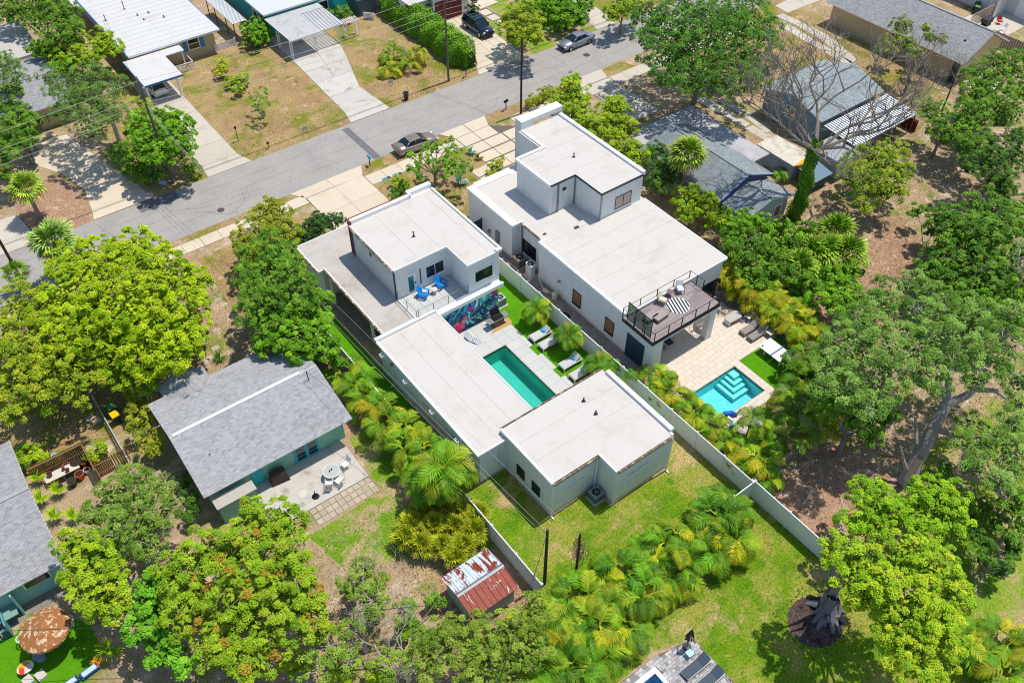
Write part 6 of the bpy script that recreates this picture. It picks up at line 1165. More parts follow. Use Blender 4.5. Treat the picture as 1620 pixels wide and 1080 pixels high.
for i, (x, y, lb) in enumerate(((-6.85, 34.25, 'navy and white cushioned bench at the right end of the turf'), (-8.1, 34.2, 'navy and white cushioned bench at the bottom edge of the turf'))):
    t = thing('floor_cushion', lb, 'cushion', (x, y, 0)); m = MB(); m.rbox(x, y, .012, 1.15, .5, .22, .15); m.build('base', mat('navy_cushion', '#1f4773', .8), t); m = MB(); m.rbox(x, y, .232, .9, .34, .06, .15); m.build('top', mat('pale_blue_cushion', '#bfd3e6', .8), t)
# plunge pool terrace
t = thing('closed_umbrella', 'closed charcoal umbrella on the grey paver terrace corner', 'umbrella', (23.9, 13.2, .04)); m = MB(); cx, cy = 23.9, 13.2
for k in range(8):
    a = k*pi/4; b2 = a+pi/4; mp = MB(); mp.add([(cx, cy, 2.6), (cx+.13*cos(a), cy+.13*sin(a), 2.1), (cx+.33*cos(a+.2), cy+.33*sin(a+.2), 1.15), (cx+.2*cos(b2), cy+.2*sin(b2), 1.2), (cx+.08*cos(b2), cy+.08*sin(b2), 2.1)], [(0, 1, 4), (1, 2, 3, 4)]); mp.build('canopy_fold', mat('charcoal_fabric', '#4a4549', .8), t)
m.tube([(cx, cy, .04), (cx, cy, 2.7)], .025, 8); m.lathe(cx, cy, [(.3, .045), (.28, .12), (.05, .14)], 18); m.lathe(cx, cy, [(.02, 2.62), (.04, 2.68), (.01, 2.75)], 8); m.build('pole', DARKM, t)
CH = mat('charcoal_sling', '#4d5a68', .8, var=.05)
lounger('sun_lounger', 'charcoal lounger next to the closed umbrella on grey pavers', 23.35, 11.9, .045, 0, CH, mat('silver_frame', '#c2c6c9', .4), 2.0, .72, .36, .7, .28, slats=2); lounger('sun_lounger', 'charcoal lounger at the bottom edge of the grey paver terrace', 23.45, 10.8, .045, 0, CH, mat('silver_frame', '#c2c6c9'), 2.0, .72, .36, .7, .28, slats=2)
sq_table('small pale blue side table beside the closed umbrella', 23.6, 12.72, .42, .4, mat('pale_blue_table', '#a9d8e3', .4), .045)
m = MB(); m.lathe(22.0, 12.45, [(.16, .046), (.15, .07)], 16); tag(m.build('skimmer_lid', mat('grey_lid', '#9fa5ab', .6)), 'round grey skimmer lid beside the plunge pool', 'lid')
# ------------------------------------------------------------------ vegetation
# each crown: lobes (x, y, z, radius) in metres, and where its trunk stands
TREES = [
('mango_tree', 'mango', 'broad yellow-green mango tree, largest crown left of the mural house', [(6.59, 61.67, 5.0, 3.33), (3.43, 62.18, 5.0, 2.74), (9.35, 60.56, 5.0, 2.68), (9.06, 55.26, 5.0, 2.25), (3.58, 56.77, 5.0, 2.89), (6.18, 53.15, 5.0, 2.33), (9.06, 64.74, 5.0, 2.19), (4.48, 66.16, 5.0, 2.16), (1.35, 61.92, 5.0, 1.83), (11.12, 58.29, 5.0, 1.67), (5.82, 57.29, 6.0, 3.17), (1.44, 58.37, 5.0, 2.36), (7.27, 51.52, 5.0, 1.54), (6.44, 65.69, 5.0, 1.94), (8.55, 52.2, 5.0, 1.15)], (6.25, 59.05)),
('olive_tree', 'olive', 'olive-green bushy tree at the left edge below the yellow-green mango', [(-0.66, 64.45, 4.2, 2.19), (-1.02, 59.07, 4.2, 2.88), (-3.42, 57.24, 4.2, 2.44), (-0.03, 54.7, 4.2, 2.44), (-2.14, 55.35, 4.2, 2.02), (-2.58, 61.07, 4.2, 2.01), (0.81, 57.29, 4.2, 1.57), (0.74, 62.5, 4.2, 1.52), (-4.37, 54.16, 4.2, 0.99)], (-1.41, 58.43)),
('tree', 'yellowgreen', 'small yellow-green tree above the wheelie bins', [(3.65, 54.49, 3.2, 1.79), (4.87, 52.45, 3.2, 1.25), (5.7, 53.95, 3.2, 1.17), (3.59, 56.37, 3.2, 1.39), (3.73, 52.03, 3.2, 0.82)], (4.31, 53.86)),
('shrub', 'yellowolive', 'yellow-olive shrub hedge growing along the left gable of the mint cottage', [(3.38, 51.79, 1.6, 0.89), (2.94, 49.97, 1.6, 0.92), (2.76, 47.87, 1.6, 0.86), (3.77, 53.48, 1.6, 0.74), (2.83, 46.81, 1.6, 0.6)], (3.14, 49.98)),
('tree', 'mid', 'tall green tree between the mango and the mural house', [(17.87, 56.91, 5.5, 2.16), (16.74, 52.93, 5.5, 2.74), (14.39, 51.52, 5.5, 1.92), (17.24, 51.18, 5.5, 1.95), (15.41, 55.34, 5.5, 1.44), (17.75, 55.52, 5.5, 1.69)], (16.57, 53.9)),
('tree', 'bright', 'bright green tree pressing on the gravel carport of the mural house', [(15.27, 50.09, 4.0, 2.05), (17.01, 49.68, 4.0, 1.85), (16.64, 46.92, 4.0, 1.38), (15.11, 47.64, 4.0, 1.59), (13.85, 49.43, 4.0, 1.38), (18.65, 51.17, 4.0, 1.22), (16.74, 45.58, 4.0, 0.73)], (16.18, 48.64)),
('tree', 'yellowolive', 'yellow-olive bushy tree by the sidewalk left of the pale driveway', [(20.94, 63.92, 3.6, 1.73), (19.01, 62.78, 3.6, 1.58), (20.74, 61.04, 3.6, 1.45), (17.63, 60.9, 3.6, 1.43), (21.33, 65.36, 3.6, 1.0), (17.53, 62.58, 3.6, 0.96)], (19.53, 62.76)),
('podocarpus', 'darkconifer', 'dark green clipped shrub at the left end of the row before the carport wing', [(21.74, 62.51, 1.7, 0.94), (21.69, 63.68, 1.7, 0.76)], (21.71, 63.09)),
('podocarpus', 'darkconifer', 'dark green shrub second in the row before the carport wing', [(22.79, 62.25, 1.8, 1.0)], (22.79, 62.25)),
('podocarpus', 'darkconifer', 'tallest dark green shrub in the row before the carport wing', [(24.15, 61.99, 2.2, 1.07), (24.96, 63.12, 2.2, 0.64)], (24.55, 62.55)),
('podocarpus', 'darkconifer', 'dark green shrub at the right end of the row touching the pale driveway', [(25.59, 62.34, 1.8, 0.83), (26.53, 62.34, 1.8, 0.64)], (26.06, 62.34)),
('tree', 'mid', 'leafy mid-green tree filling the top left corner', [(15.27, 113.07, 5.5, 2.71), (13.87, 115.71, 5.5, 2.42), (17.38, 110.51, 5.5, 2.38), (16.9, 105.18, 5.5, 1.69), (15.05, 106.01, 5.5, 1.54), (16.91, 114.87, 5.5, 2.43), (12.61, 115.06, 5.5, 1.6)], (15.43, 111.49)),
('tree', 'yellowgreen', 'yellow-green bushy tree between the two upper left roofs', [(17.3, 106.94, 3.8, 1.58), (17.31, 102.21, 3.8, 1.84), (19.99, 103.27, 3.8, 1.56), (15.12, 104.19, 3.8, 1.23), (16.08, 101.72, 3.8, 1.37), (20.06, 106.0, 3.8, 1.11)], (17.64, 104.05)),
('oak_tree', 'oak', 'grey-green oak with pale limbs above the upper left driveway', [(14.81, 92.06, 6.5, 1.97), (12.47, 90.44, 6.5, 1.79), (14.2, 86.93, 6.5, 2.04), (11.81, 92.75, 6.5, 1.25), (12.03, 85.68, 6.5, 1.73), (16.62, 88.85, 6.5, 1.39), (11.82, 95.24, 6.5, 0.99), (12.45, 83.29, 6.5, 1.58), (14.7, 84.4, 6.5, 1.2), (11.17, 87.75, 6.5, 1.34)], (15.28, 90.04)),
('oak_tree', 'oak', 'oak branch crown over the grey roof at the left edge', [(8.87, 100.8, 6.0, 1.45), (9.12, 98.03, 6.0, 1.14), (7.51, 97.03, 6.0, 0.98), (9.59, 102.93, 6.0, 0.73)], (7.31, 106.25)),
('tree', 'mid', 'green leafy tree at the left edge below the grey roof', [(6.99, 96.58, 4.2, 1.28), (6.84, 92.68, 4.2, 1.52), (5.33, 90.55, 4.2, 1.76), (6.1, 89.0, 4.2, 1.21), (8.14, 93.92, 4.2, 0.84), (4.39, 87.58, 4.2, 1.19), (7.68, 90.63, 4.2, 0.69)], (6.5, 91.56)),
('tree', 'bright', 'vivid green round tree in front of the tall utility pole', [(17.55, 82.48, 4.6, 2.18), (19.31, 81.16, 4.6, 1.77), (17.13, 78.66, 4.6, 1.86), (15.58, 80.22, 4.6, 1.6), (16.03, 83.61, 4.6, 1.23), (18.41, 77.7, 4.6, 1.33), (15.45, 77.93, 4.6, 1.05), (19.47, 83.18, 4.6, 1.24)], (17.37, 80.62)),
('shrub', 'mid', 'dark shrub under the vivid green tree beside the left driveway', [(14.22, 83.35, 1.2, 1.39), (14.72, 81.21, 1.2, 1.23), (13.86, 85.98, 1.2, 1.12), (15.99, 80.27, 1.2, 0.96), (18.96, 79.39, 1.2, 0.83)], (15.55, 82.04)),
('hedge_ball', 'bright', 'dense round green shrub beside the white carport', [(37.11, 101.96, 1.2, 1.69), (36.13, 100.27, 1.2, 1.59)], (36.62, 101.11)),
('shrub', 'mid', 'green shrub against the teal house right of the carport', [(48.56, 100.76, 1.3, 0.79), (47.83, 99.14, 1.3, 0.78), (46.94, 100.66, 1.3, 0.52)], (47.78, 100.19)),
('shrub', 'yellow', 'yellow-green shrub nearest the bungalow on the dry lawn', [(30.64, 97.65, 0.8, 0.81), (29.72, 95.96, 0.8, 0.72)], (30.18, 96.81)),
('shrub', 'yellowgreen', 'rounded yellow-green shrub in the middle of the dry lawn', [(29.99, 92.75, 0.8, 0.79), (30.87, 92.45, 0.8, 0.71), (29.62, 90.95, 0.8, 0.7)], (30.16, 92.05)),
('sapling', 'sparse', 'thin sapling standing on the dry lawn', [(30.17, 86.25, 2.2, 0.9), (29.41, 83.92, 2.2, 0.66), (29.03, 84.68, 2.2, 0.52)], (29.68, 85.14)),
('oak_tree', 'olive', 'rounded olive-green tree at the top between the clipped hedge and sedan', [(61.09, 78.64, 4.2, 2.1), (58.44, 77.35, 4.2, 1.43), (60.1, 75.54, 4.2, 1.26), (62.54, 81.15, 4.2, 1.64), (60.36, 80.77, 4.2, 1.3)], (59.96, 77.58)),
('shrub', 'bright', 'clipped bright hedge mass at the top behind the grey sedan', [(69.3, 84.0, 1.8, 2.08), (71.01, 82.29, 1.8, 1.91), (72.97, 82.13, 1.8, 1.57), (68.43, 80.39, 1.8, 1.53), (70.44, 79.73, 1.8, 1.2), (68.44, 85.51, 1.8, 1.57), (72.18, 86.29, 1.8, 2.13)], (70.4, 82.91)),
('tree', 'yellowgreen', 'bushy yellow-green tree at the top right of the street driveway', [(74.22, 75.91, 3.5, 1.51), (72.17, 75.36, 3.5, 1.16), (76.3, 76.48, 3.5, 1.53)], (74.23, 75.92)),
('oak_tree', 'bigoak', 'huge dark green oak at top centre overhanging the road', [(68.65, 64.62, 8.0, 2.7), (72.74, 62.86, 8.0, 3.63), (76.06, 59.83, 8.0, 3.62), (64.6, 58.42, 8.0, 2.7), (66.43, 54.26, 9.0, 3.61), (71.06, 53.11, 8.0, 2.69), (75.73, 55.22, 8.0, 1.91), (64.72, 62.21, 8.0, 1.31), (62.56, 53.15, 8.0, 2.32), (65.24, 50.54, 8.0, 2.31), (69.44, 57.12, 9.5, 3.56), (68.27, 60.78, 8.0, 2.93), (66.74, 48.98, 8.0, 1.49), (69.81, 50.51, 8.0, 1.25), (60.54, 55.12, 8.0, 1.23), (61.6, 59.04, 8.0, 0.7), (67.58, 66.71, 8.0, 1.21)], (69.97, 58.62)),
('tree', 'yellowgreen', 'bright bushy tree immediately behind the tall white parapet', [(56.12, 63.83, 3.8, 1.75), (54.08, 63.77, 3.8, 1.16), (54.5, 60.84, 3.8, 1.42), (57.78, 65.83, 3.8, 0.89), (53.49, 58.62, 3.8, 1.12)], (55.19, 62.58)),
('tree', 'yellowgreen', 'bright yellow-green tree in the middle along the right modern house', [(56.66, 57.67, 4.2, 1.83), (54.0, 56.01, 4.2, 1.65), (58.43, 59.38, 4.2, 0.86), (55.63, 54.79, 4.2, 1.24), (53.46, 57.13, 4.2, 0.97)], (55.64, 57.0)),
('tree', 'yellowgreen', 'bright bushy tree at the upper roof corner of the right modern house', [(53.57, 52.91, 3.8, 1.35), (53.84, 51.35, 3.8, 1.07), (52.79, 53.9, 3.8, 1.08), (52.16, 49.97, 3.8, 0.66)], (53.09, 52.03)),
('tree', 'darkgreen', 'dark green shrubby tree under the tall fan palm', [(55.23, 49.13, 3.2, 1.34), (56.37, 51.24, 3.2, 1.09), (54.42, 47.14, 3.2, 1.18), (52.98, 47.21, 3.2, 1.04), (56.22, 48.39, 3.2, 0.93)], (55.04, 48.62)),
('tree', 'yellowgreen', 'bright yellow-green bush between right roof and shingle cottage', [(54.07, 43.97, 2.8, 1.42), (54.54, 42.77, 2.8, 1.28), (53.81, 40.59, 2.8, 1.13), (52.47, 42.77, 2.8, 1.01), (55.53, 42.51, 2.8, 0.64)], (54.08, 42.52)),
('tree', 'bright', 'green bush below the shingle cottage addition', [(54.71, 39.66, 2.6, 1.13), (54.62, 38.01, 2.6, 1.0), (56.69, 38.75, 2.6, 0.88), (57.14, 37.61, 2.6, 0.88), (53.5, 37.73, 2.6, 1.11)], (55.33, 38.35)),
('tree', 'mid', 'leafy green bush beside the shaded corner of the right roof', [(52.0, 36.36, 2.8, 1.09), (52.89, 35.69, 2.8, 1.09), (54.45, 35.61, 2.8, 1.1), (51.18, 34.85, 2.8, 0.95), (51.76, 33.9, 2.8, 0.83)], (52.46, 35.28)),
('shrub', 'bright', 'green shrubs below the ivy covered trunk', [(57.21, 36.61, 1.5, 0.88), (59.21, 36.84, 1.5, 0.89), (56.31, 35.04, 1.5, 0.87), (54.95, 34.96, 1.5, 0.62)], (56.92, 35.86)),
('tree', 'mid', 'dark green shrubby tree left of the bush under the fan palms', [(54.49, 32.66, 2.6, 1.08), (52.74, 32.41, 2.6, 0.83), (53.78, 30.62, 2.6, 1.06), (54.24, 29.27, 2.6, 0.7)], (53.81, 31.24)),
('tree', 'yellowtop', 'round yellow-topped bush tree right of the ivy trunk', [(72.11, 36.76, 3.8, 1.86), (74.43, 36.64, 3.8, 1.35), (68.28, 36.25, 3.8, 1.56), (68.83, 33.34, 3.8, 1.79), (67.25, 34.28, 3.8, 1.41), (72.26, 34.3, 3.8, 1.31), (70.12, 37.85, 3.8, 0.93), (69.95, 32.26, 3.8, 0.9), (65.37, 32.69, 3.8, 0.75)], (69.84, 34.93)),
('tree', 'mid', 'broad dark green tree in the upper right beyond the striped awning', [(91.74, 37.87, 5.0, 2.33), (96.32, 37.76, 5.0, 2.08), (88.06, 33.35, 5.0, 2.37), (84.43, 34.59, 5.0, 1.79), (88.44, 36.85, 5.0, 1.71), (92.72, 34.44, 5.0, 1.29), (96.54, 39.8, 5.0, 1.2)], (91.18, 36.38)),
('tree', 'mid', 'loose green tree between the awning and the right edge', [(83.63, 38.22, 4.0, 1.42), (81.32, 34.99, 4.0, 1.79), (83.42, 39.29, 4.0, 1.0), (81.77, 32.42, 4.0, 1.9), (84.06, 35.38, 4.0, 1.26), (80.73, 36.42, 4.0, 0.97)], (82.49, 36.12)),
('tree', 'darkgreen', 'dark shading tree at the right edge above the bare ground', [(82.27, 28.82, 4.5, 2.12), (79.32, 29.32, 4.5, 1.57), (77.5, 30.17, 4.5, 1.17), (85.86, 30.22, 4.5, 1.36), (78.05, 26.86, 4.5, 1.02)], (80.6, 29.08)),
('vine_bush', 'vine', 'green creeper with bare twigs over the grey gable roof edge', [(94.69, 50.82, 5.0, 1.11), (91.74, 49.26, 5.0, 1.09), (89.29, 48.55, 5.0, 1.07), (91.66, 47.5, 5.0, 0.92), (95.28, 46.98, 5.0, 0.7), (95.89, 46.16, 5.0, 0.62), (96.65, 48.78, 5.0, 0.55), (90.48, 46.07, 5.0, 0.76)], (90.76, 45.62)),
('mango_tree', 'darkmango', 'large dark green mango tree at the right edge, upper one', [(72.08, 23.12, 4.5, 2.17), (68.17, 24.96, 4.5, 2.04), (72.13, 25.34, 4.5, 1.72), (75.05, 23.73, 4.5, 1.23), (65.56, 24.76, 4.5, 1.18), (67.77, 22.66, 5.5, 1.75)], (70.13, 24.1)),
('mango_tree', 'darkmango', 'large dark green mango tree at the right edge, lower one', [(65.19, 22.14, 4.0, 1.97), (67.63, 19.82, 4.0, 2.08), (64.35, 19.8, 4.0, 1.7), (63.68, 23.27, 4.0, 1.16), (70.62, 20.66, 4.0, 1.18), (67.46, 23.03, 4.0, 1.42)], (66.49, 21.45)),
('tree', 'mid', 'green undergrowth tree by the bare dirt patch', [(70.47, 30.26, 2.2, 0.77), (69.24, 27.68, 2.2, 0.75), (66.93, 26.07, 2.2, 0.74), (65.31, 24.61, 2.2, 0.84), (64.41, 25.28, 2.2, 0.72)], (67.27, 26.78)),
('tree', 'bright', 'small bright green tree in the bare soil by the golden palms', [(54.78, 27.15, 3.0, 1.15), (55.25, 26.02, 3.0, 1.03), (53.24, 26.77, 3.0, 0.91), (53.69, 25.3, 3.0, 0.79), (54.05, 27.89, 3.0, 0.57), (52.46, 25.29, 3.0, 0.56)], (54.53, 25.62)),
('live_oak', 'liveoak', 'massive grey-green live oak spreading over the right side', [(50.98, 21.53, 8.5, 1.73), (50.78, 18.37, 8.5, 2.17), (47.22, 20.63, 8.5, 1.67), (46.1, 17.2, 9.5, 2.25), (49.49, 15.79, 9.5, 2.08), (54.58, 16.74, 8.5, 1.7), (53.09, 13.51, 8.5, 1.83), (44.47, 19.58, 8.5, 1.72), (42.05, 19.54, 8.5, 1.22), (43.47, 16.68, 8.5, 1.76), (47.21, 15.31, 8.5, 1.69), (49.68, 12.88, 8.5, 0.84), (56.69, 14.76, 8.5, 1.49), (41.3, 17.6, 8.5, 1.38), (41.14, 15.66, 8.5, 1.08), (44.46, 16.65, 8.5, 1.58), (51.72, 11.21, 8.5, 1.12), (40.55, 18.86, 8.5, 0.83), (53.99, 19.27, 8.5, 1.32), (45.18, 20.98, 8.5, 1.17), (51.75, 14.13, 8.5, 1.44), (53.95, 21.47, 8.5, 1.03)], (45.5, 12.53)),
('oak_tree', 'liveoak', 'lower hanging oak crown at the right edge beneath the big limbs', [(49.13, 10.43, 5.0, 1.33), (48.88, 8.59, 5.0, 1.49), (47.52, 10.61, 5.0, 0.94), (51.73, 9.88, 5.0, 1.06), (46.49, 7.79, 5.0, 1.18), (46.22, 9.27, 5.0, 0.83), (49.06, 11.88, 5.0, 0.67), (53.49, 10.71, 5.0, 0.78)], (47.66, 6.58)),
('tree', 'lime', 'dense lime green tree upper left of the pair at lower right', [(38.67, 11.59, 4.5, 1.7), (36.6, 11.34, 4.5, 1.23), (38.33, 10.34, 4.5, 1.41), (39.19, 12.75, 4.5, 1.0)], (39.47, 10.2)),
('tree', 'lime', 'dense lime green tree upper right of the pair at lower right', [(42.25, 9.51, 4.5, 1.62), (41.65, 8.15, 4.5, 1.24), (39.97, 9.11, 4.5, 1.33), (43.31, 9.04, 4.5, 0.99), (41.46, 10.42, 4.5, 0.9)], (42.96, 8.2)),
('camphor_tree', 'limeyellow', 'big yellow-green tree with leaning grey trunk at the bottom right', [(31.67, 9.53, 8.0, 1.19), (31.6, 10.62, 8.0, 0.64), (31.73, 8.31, 8.0, 1.33), (34.4, 7.59, 8.0, 1.51), (34.84, 5.98, 8.0, 1.57), (30.57, 8.43, 8.0, 1.01), (30.82, 6.6, 9.0, 1.43), (31.71, 4.99, 9.0, 1.57), (34.19, 4.49, 8.0, 1.23), (30.36, 5.48, 8.0, 1.28), (31.25, 3.67, 8.0, 1.49), (29.37, 3.53, 8.0, 1.24), (32.39, 3.27, 8.0, 0.97), (30.05, 7.36, 8.0, 0.77), (30.57, 2.41, 8.0, 0.8)], (33.25, 9.71)),
('tree', 'darkgreen', 'dim green bush tree right of the bottom lime trees', [(43.22, 5.33, 2.0, 0.9), (43.21, 4.17, 2.0, 0.8), (44.98, 4.59, 2.0, 0.63), (43.99, 6.53, 2.0, 0.55)], (43.85, 5.16)),
('mango_tree', 'mangored', 'large mango tree with orange new growth at bottom centre-left', [(4.04, 33.68, 4.8, 1.8), (6.58, 33.5, 4.8, 1.57), (2.16, 34.2, 4.8, 1.53), (5.7, 30.88, 4.8, 1.61), (0.4, 32.98, 4.8, 1.58), (2.71, 30.31, 5.8, 1.86), (4.38, 28.7, 4.8, 1.64), (0.83, 29.35, 4.8, 1.68), (2.79, 27.15, 4.8, 1.59), (5.64, 28.27, 4.8, 1.07), (5.91, 35.3, 4.8, 0.97), (-0.71, 31.25, 4.8, 1.21), (4.78, 26.64, 4.8, 1.04), (-0.1, 34.69, 4.8, 0.92), (1.31, 26.14, 4.8, 1.17), (6.0, 26.97, 4.8, 0.57), (-0.19, 27.96, 4.8, 1.02)], (3.07, 30.47)),
('seagrape_tree', 'round', 'round-leaved green tree left of the orange-tipped mango', [(-1.89, 33.99, 3.5, 1.17), (-2.72, 32.56, 3.5, 1.15), (-2.44, 30.62, 3.5, 0.97), (-1.48, 35.27, 3.5, 0.77), (-1.9, 29.26, 3.5, 0.72)], (-2.09, 32.34)),
('tree', 'twiggy', 'twiggy grey-green tree between the two gable roofs at left', [(-1.13, 42.29, 4.2, 1.45), (0.43, 41.62, 4.2, 1.46), (0.17, 39.49, 4.2, 1.51), (-1.8, 39.49, 4.2, 1.58), (1.69, 39.56, 4.2, 0.81), (-2.55, 41.83, 4.2, 0.98), (-0.54, 37.68, 4.2, 1.13), (0.35, 43.39, 4.2, 0.92), (1.77, 41.37, 4.2, 0.73)], (-0.18, 40.75)),
('tree', 'yellowgreen', 'yellow-green tree overhanging the shingle roof bottom left', [(-4.24, 40.45, 4.2, 1.13), (-3.58, 38.83, 4.2, 1.2), (-4.42, 37.53, 4.2, 1.18), (-4.0, 35.9, 4.2, 1.17), (-4.91, 39.0, 4.2, 0.94), (-3.68, 34.62, 4.2, 0.82), (-4.75, 35.42, 4.2, 0.74), (-3.08, 37.07, 4.2, 0.76), (-5.15, 36.5, 4.2, 0.66)], (-4.2, 37.26)),
('tree', 'sparse', 'sparse leafy tree with white bare branches at bottom centre', [(8.74, 27.95, 3.4, 0.86), (9.02, 26.12, 3.4, 0.93), (5.36, 25.07, 3.4, 0.97), (6.91, 25.15, 3.4, 0.74), (7.75, 21.83, 3.4, 0.96), (10.25, 24.42, 3.4, 0.58), (9.77, 28.55, 3.4, 0.52), (4.12, 24.32, 3.4, 0.87), (5.78, 23.55, 3.4, 0.72)], (7.52, 25.22)),
('tree', 'smallolive', 'spreading small-leaved olive green tree at the bottom edge', [(10.91, 21.53, 4.0, 0.97), (12.05, 19.7, 4.0, 1.36), (14.18, 19.33, 4.0, 1.22), (14.4, 17.47, 4.0, 1.35), (9.91, 20.36, 4.0, 1.27), (11.6, 18.62, 4.0, 1.34), (16.55, 19.32, 4.0, 0.99), (9.55, 21.82, 4.0, 0.72), (12.8, 17.48, 4.0, 1.18)], (12.44, 19.51)),
('tree', 'smallolive', 'low small-leaved bush below the rusty tin shed', [(12.71, 22.53, 1.8, 0.6), (13.66, 21.82, 1.8, 0.6), (17.38, 20.62, 1.8, 0.52), (18.2, 20.56, 1.8, 0.44)], (15.49, 21.38)),
('magnolia_tree', 'sparsebright', 'small open-branched green street tree before the taupe sedan', [(38.63, 63.49, 3.6, 0.94), (36.85, 63.48, 3.6, 0.8), (39.09, 61.28, 3.6, 0.93), (39.59, 59.85, 3.6, 0.66), (35.3, 62.54, 3.6, 0.59), (37.5, 60.9, 3.6, 0.92), (38.31, 59.39, 3.6, 0.65), (38.63, 64.85, 3.6, 0.61), (40.5, 62.91, 3.6, 0.47), (40.68, 64.29, 3.6, 0.41), (35.97, 64.4, 3.6, 0.47), (35.4, 61.57, 3.6, 0.52)], (38.04, 63.32)),
('shrub', 'yellowgreen', 'low yellow-green shrub left of the street tree on the front lawn', [(34.79, 65.34, 0.7, 0.62), (34.75, 64.32, 0.7, 0.54)], (34.77, 64.83)),
('shrub', 'darkgreen', 'low dark green shrub by the red-brown facade cladding', [(33.69, 63.56, 0.7, 0.61), (34.46, 63.38, 0.7, 0.47), (32.86, 62.92, 0.7, 0.47)], (33.67, 63.29)),
('shrub', 'yellowolive', 'yellow-olive shrub before the front wall of the right house', [(43.91, 61.14, 0.9, 0.63), (44.79, 61.58, 0.9, 0.56), (42.91, 60.53, 0.9, 0.48)], (43.87, 61.08)),
('shrub', 'yellowgreen', 'yellow-green shrub behind the brown wooden fence', [(-4.6, 52.81, 0.9, 0.71), (-5.27, 52.39, 0.9, 0.6), (-4.21, 51.81, 0.9, 0.45)], (-4.69, 52.34)),
('shrub', 'yellowgreen', 'small yellow-green shrub left of the wooden gate', [(-0.68, 50.06, 0.7, 0.46), (-1.26, 50.0, 0.7, 0.35), (-0.13, 49.87, 0.7, 0.3)], (-0.69, 49.98)),
('shrub', 'darkgreen', 'dark leafy shrub beside the mint cottage storage cabinet', [(3.24, 43.18, 1.2, 0.58), (3.24, 41.51, 1.2, 0.58), (2.61, 40.56, 1.2, 0.47)], (3.03, 41.75)),
('shrub', 'bright', 'leafy shrub at the white fence top beside the mint cottage roof', [(17.51, 48.23, 1.6, 0.66), (17.79, 49.8, 1.6, 0.67), (17.45, 46.56, 1.6, 0.44)], (17.58, 48.2)),
('shrub', 'mid', 'ivy-like shrub beside the boulders and white game table', [(46.57, 23.25, 1.8, 0.97), (46.82, 24.75, 1.8, 0.65), (48.64, 23.39, 1.8, 1.09), (47.84, 21.48, 1.8, 1.07), (45.62, 21.51, 1.8, 0.74), (45.96, 24.98, 1.8, 0.43)], (46.91, 23.23)),
('tree', 'mid', 'leafy tree shading the palms left of the great live oak', [(43.78, 18.51, 4.5, 1.09), (43.32, 17.03, 4.5, 1.07), (43.76, 19.65, 4.5, 0.9), (43.06, 15.46, 4.5, 0.86), (45.37, 15.86, 4.5, 0.98)], (43.86, 17.3)),
('cypress', 'darkconifer', 'dark column cypress left of the maroon garage door', [(55.73, 91.37, 2.2, 0.77), (57.22, 93.49, 2.2, 0.78), (58.35, 95.52, 2.2, 0.7)], (57.1, 93.46)),
('cypress', 'darkconifer', 'dark column cypress right of the maroon garage door', [(60.96, 89.18, 2.2, 0.69), (62.23, 90.84, 2.2, 0.7)], (61.59, 90.01)),
('shrub', 'yellowolive', 'low shrub strip on the verge left of the brown pole', [(55.31, 69.29, 0.7, 0.61), (56.72, 69.57, 0.7, 0.62), (57.71, 69.68, 0.7, 0.62), (54.35, 68.85, 0.7, 0.46)], (56.02, 69.35)),
('tree', 'bright', 'green tree filling the right edge above the live oak', [(65.29, 17.85, 3.5, 1.47), (63.06, 18.76, 3.5, 1.24), (62.06, 20.45, 3.5, 1.02), (68.06, 18.69, 3.5, 0.92)], (64.62, 18.94)),
('tree', 'mid', 'dark green tree at the lower right edge of the frame', [(47.38, 6.29, 3.0, 0.92), (46.26, 5.28, 3.0, 0.82), (44.98, 5.04, 3.0, 0.54)], (46.21, 5.54)),
('tree', 'mid', 'bushy green tree between the ivy trunk and the right modern house', [(52.33, 32.49, 2.4, 1.07), (50.84, 32.59, 2.4, 0.82), (50.49, 33.36, 2.4, 0.83)], (51.22, 32.81)),
('shrub', 'bright', 'leafy green undergrowth between the fan palms and the ivy trunk', [(58.49, 34.67, 1.4, 1.25), (60.49, 34.88, 1.4, 1.14), (57.03, 30.88, 1.4, 1.21), (57.27, 29.66, 1.4, 1.08), (58.38, 28.83, 1.4, 0.96), (60.07, 29.13, 1.4, 0.85), (54.2, 29.92, 1.4, 1.07), (57.11, 34.59, 1.4, 1.0)], (57.88, 31.57)),
('tree', 'darkgreen', 'dark green thicket left of the live oak crown', [(52.97, 23.2, 4.0, 1.09), (51.67, 23.73, 4.0, 0.98), (52.41, 21.85, 4.0, 0.97), (50.56, 21.94, 4.0, 0.85)], (51.9, 22.68)),
('tree', 'darkmango', 'dark green crown joining the mango trees at the right edge', [(69.62, 27.51, 3.6, 1.24), (61.93, 23.14, 3.6, 1.27), (61.64, 21.41, 3.6, 1.25), (61.89, 19.79, 3.6, 1.12), (77.63, 26.85, 3.6, 1.16), (66.7, 17.62, 3.6, 1.14)], (66.57, 22.72)),
('tree', 'bright', 'bright green foliage tree at the right edge between mango and live oak', [(60.67, 17.43, 4.0, 1.2), (62.62, 16.42, 4.0, 1.32), (59.68, 19.07, 4.0, 0.99)], (60.99, 17.64)),
('shrub', 'mid', 'green shrubs on the ground under the right edge oak', [(47.45, 7.71, 1.2, 0.67), (45.83, 7.64, 1.2, 0.57), (46.85, 8.81, 1.2, 0.58), (46.6, 6.43, 1.2, 0.66), (48.15, 11.23, 1.2, 0.5)], (46.98, 8.36)),
('tree', 'bright', 'green tree behind the bungalow at the top left edge', [(14.45, 102.07, 3.8, 1.21), (14.5, 105.56, 3.8, 1.08), (13.28, 107.36, 3.8, 1.09)], (14.08, 105.0)),
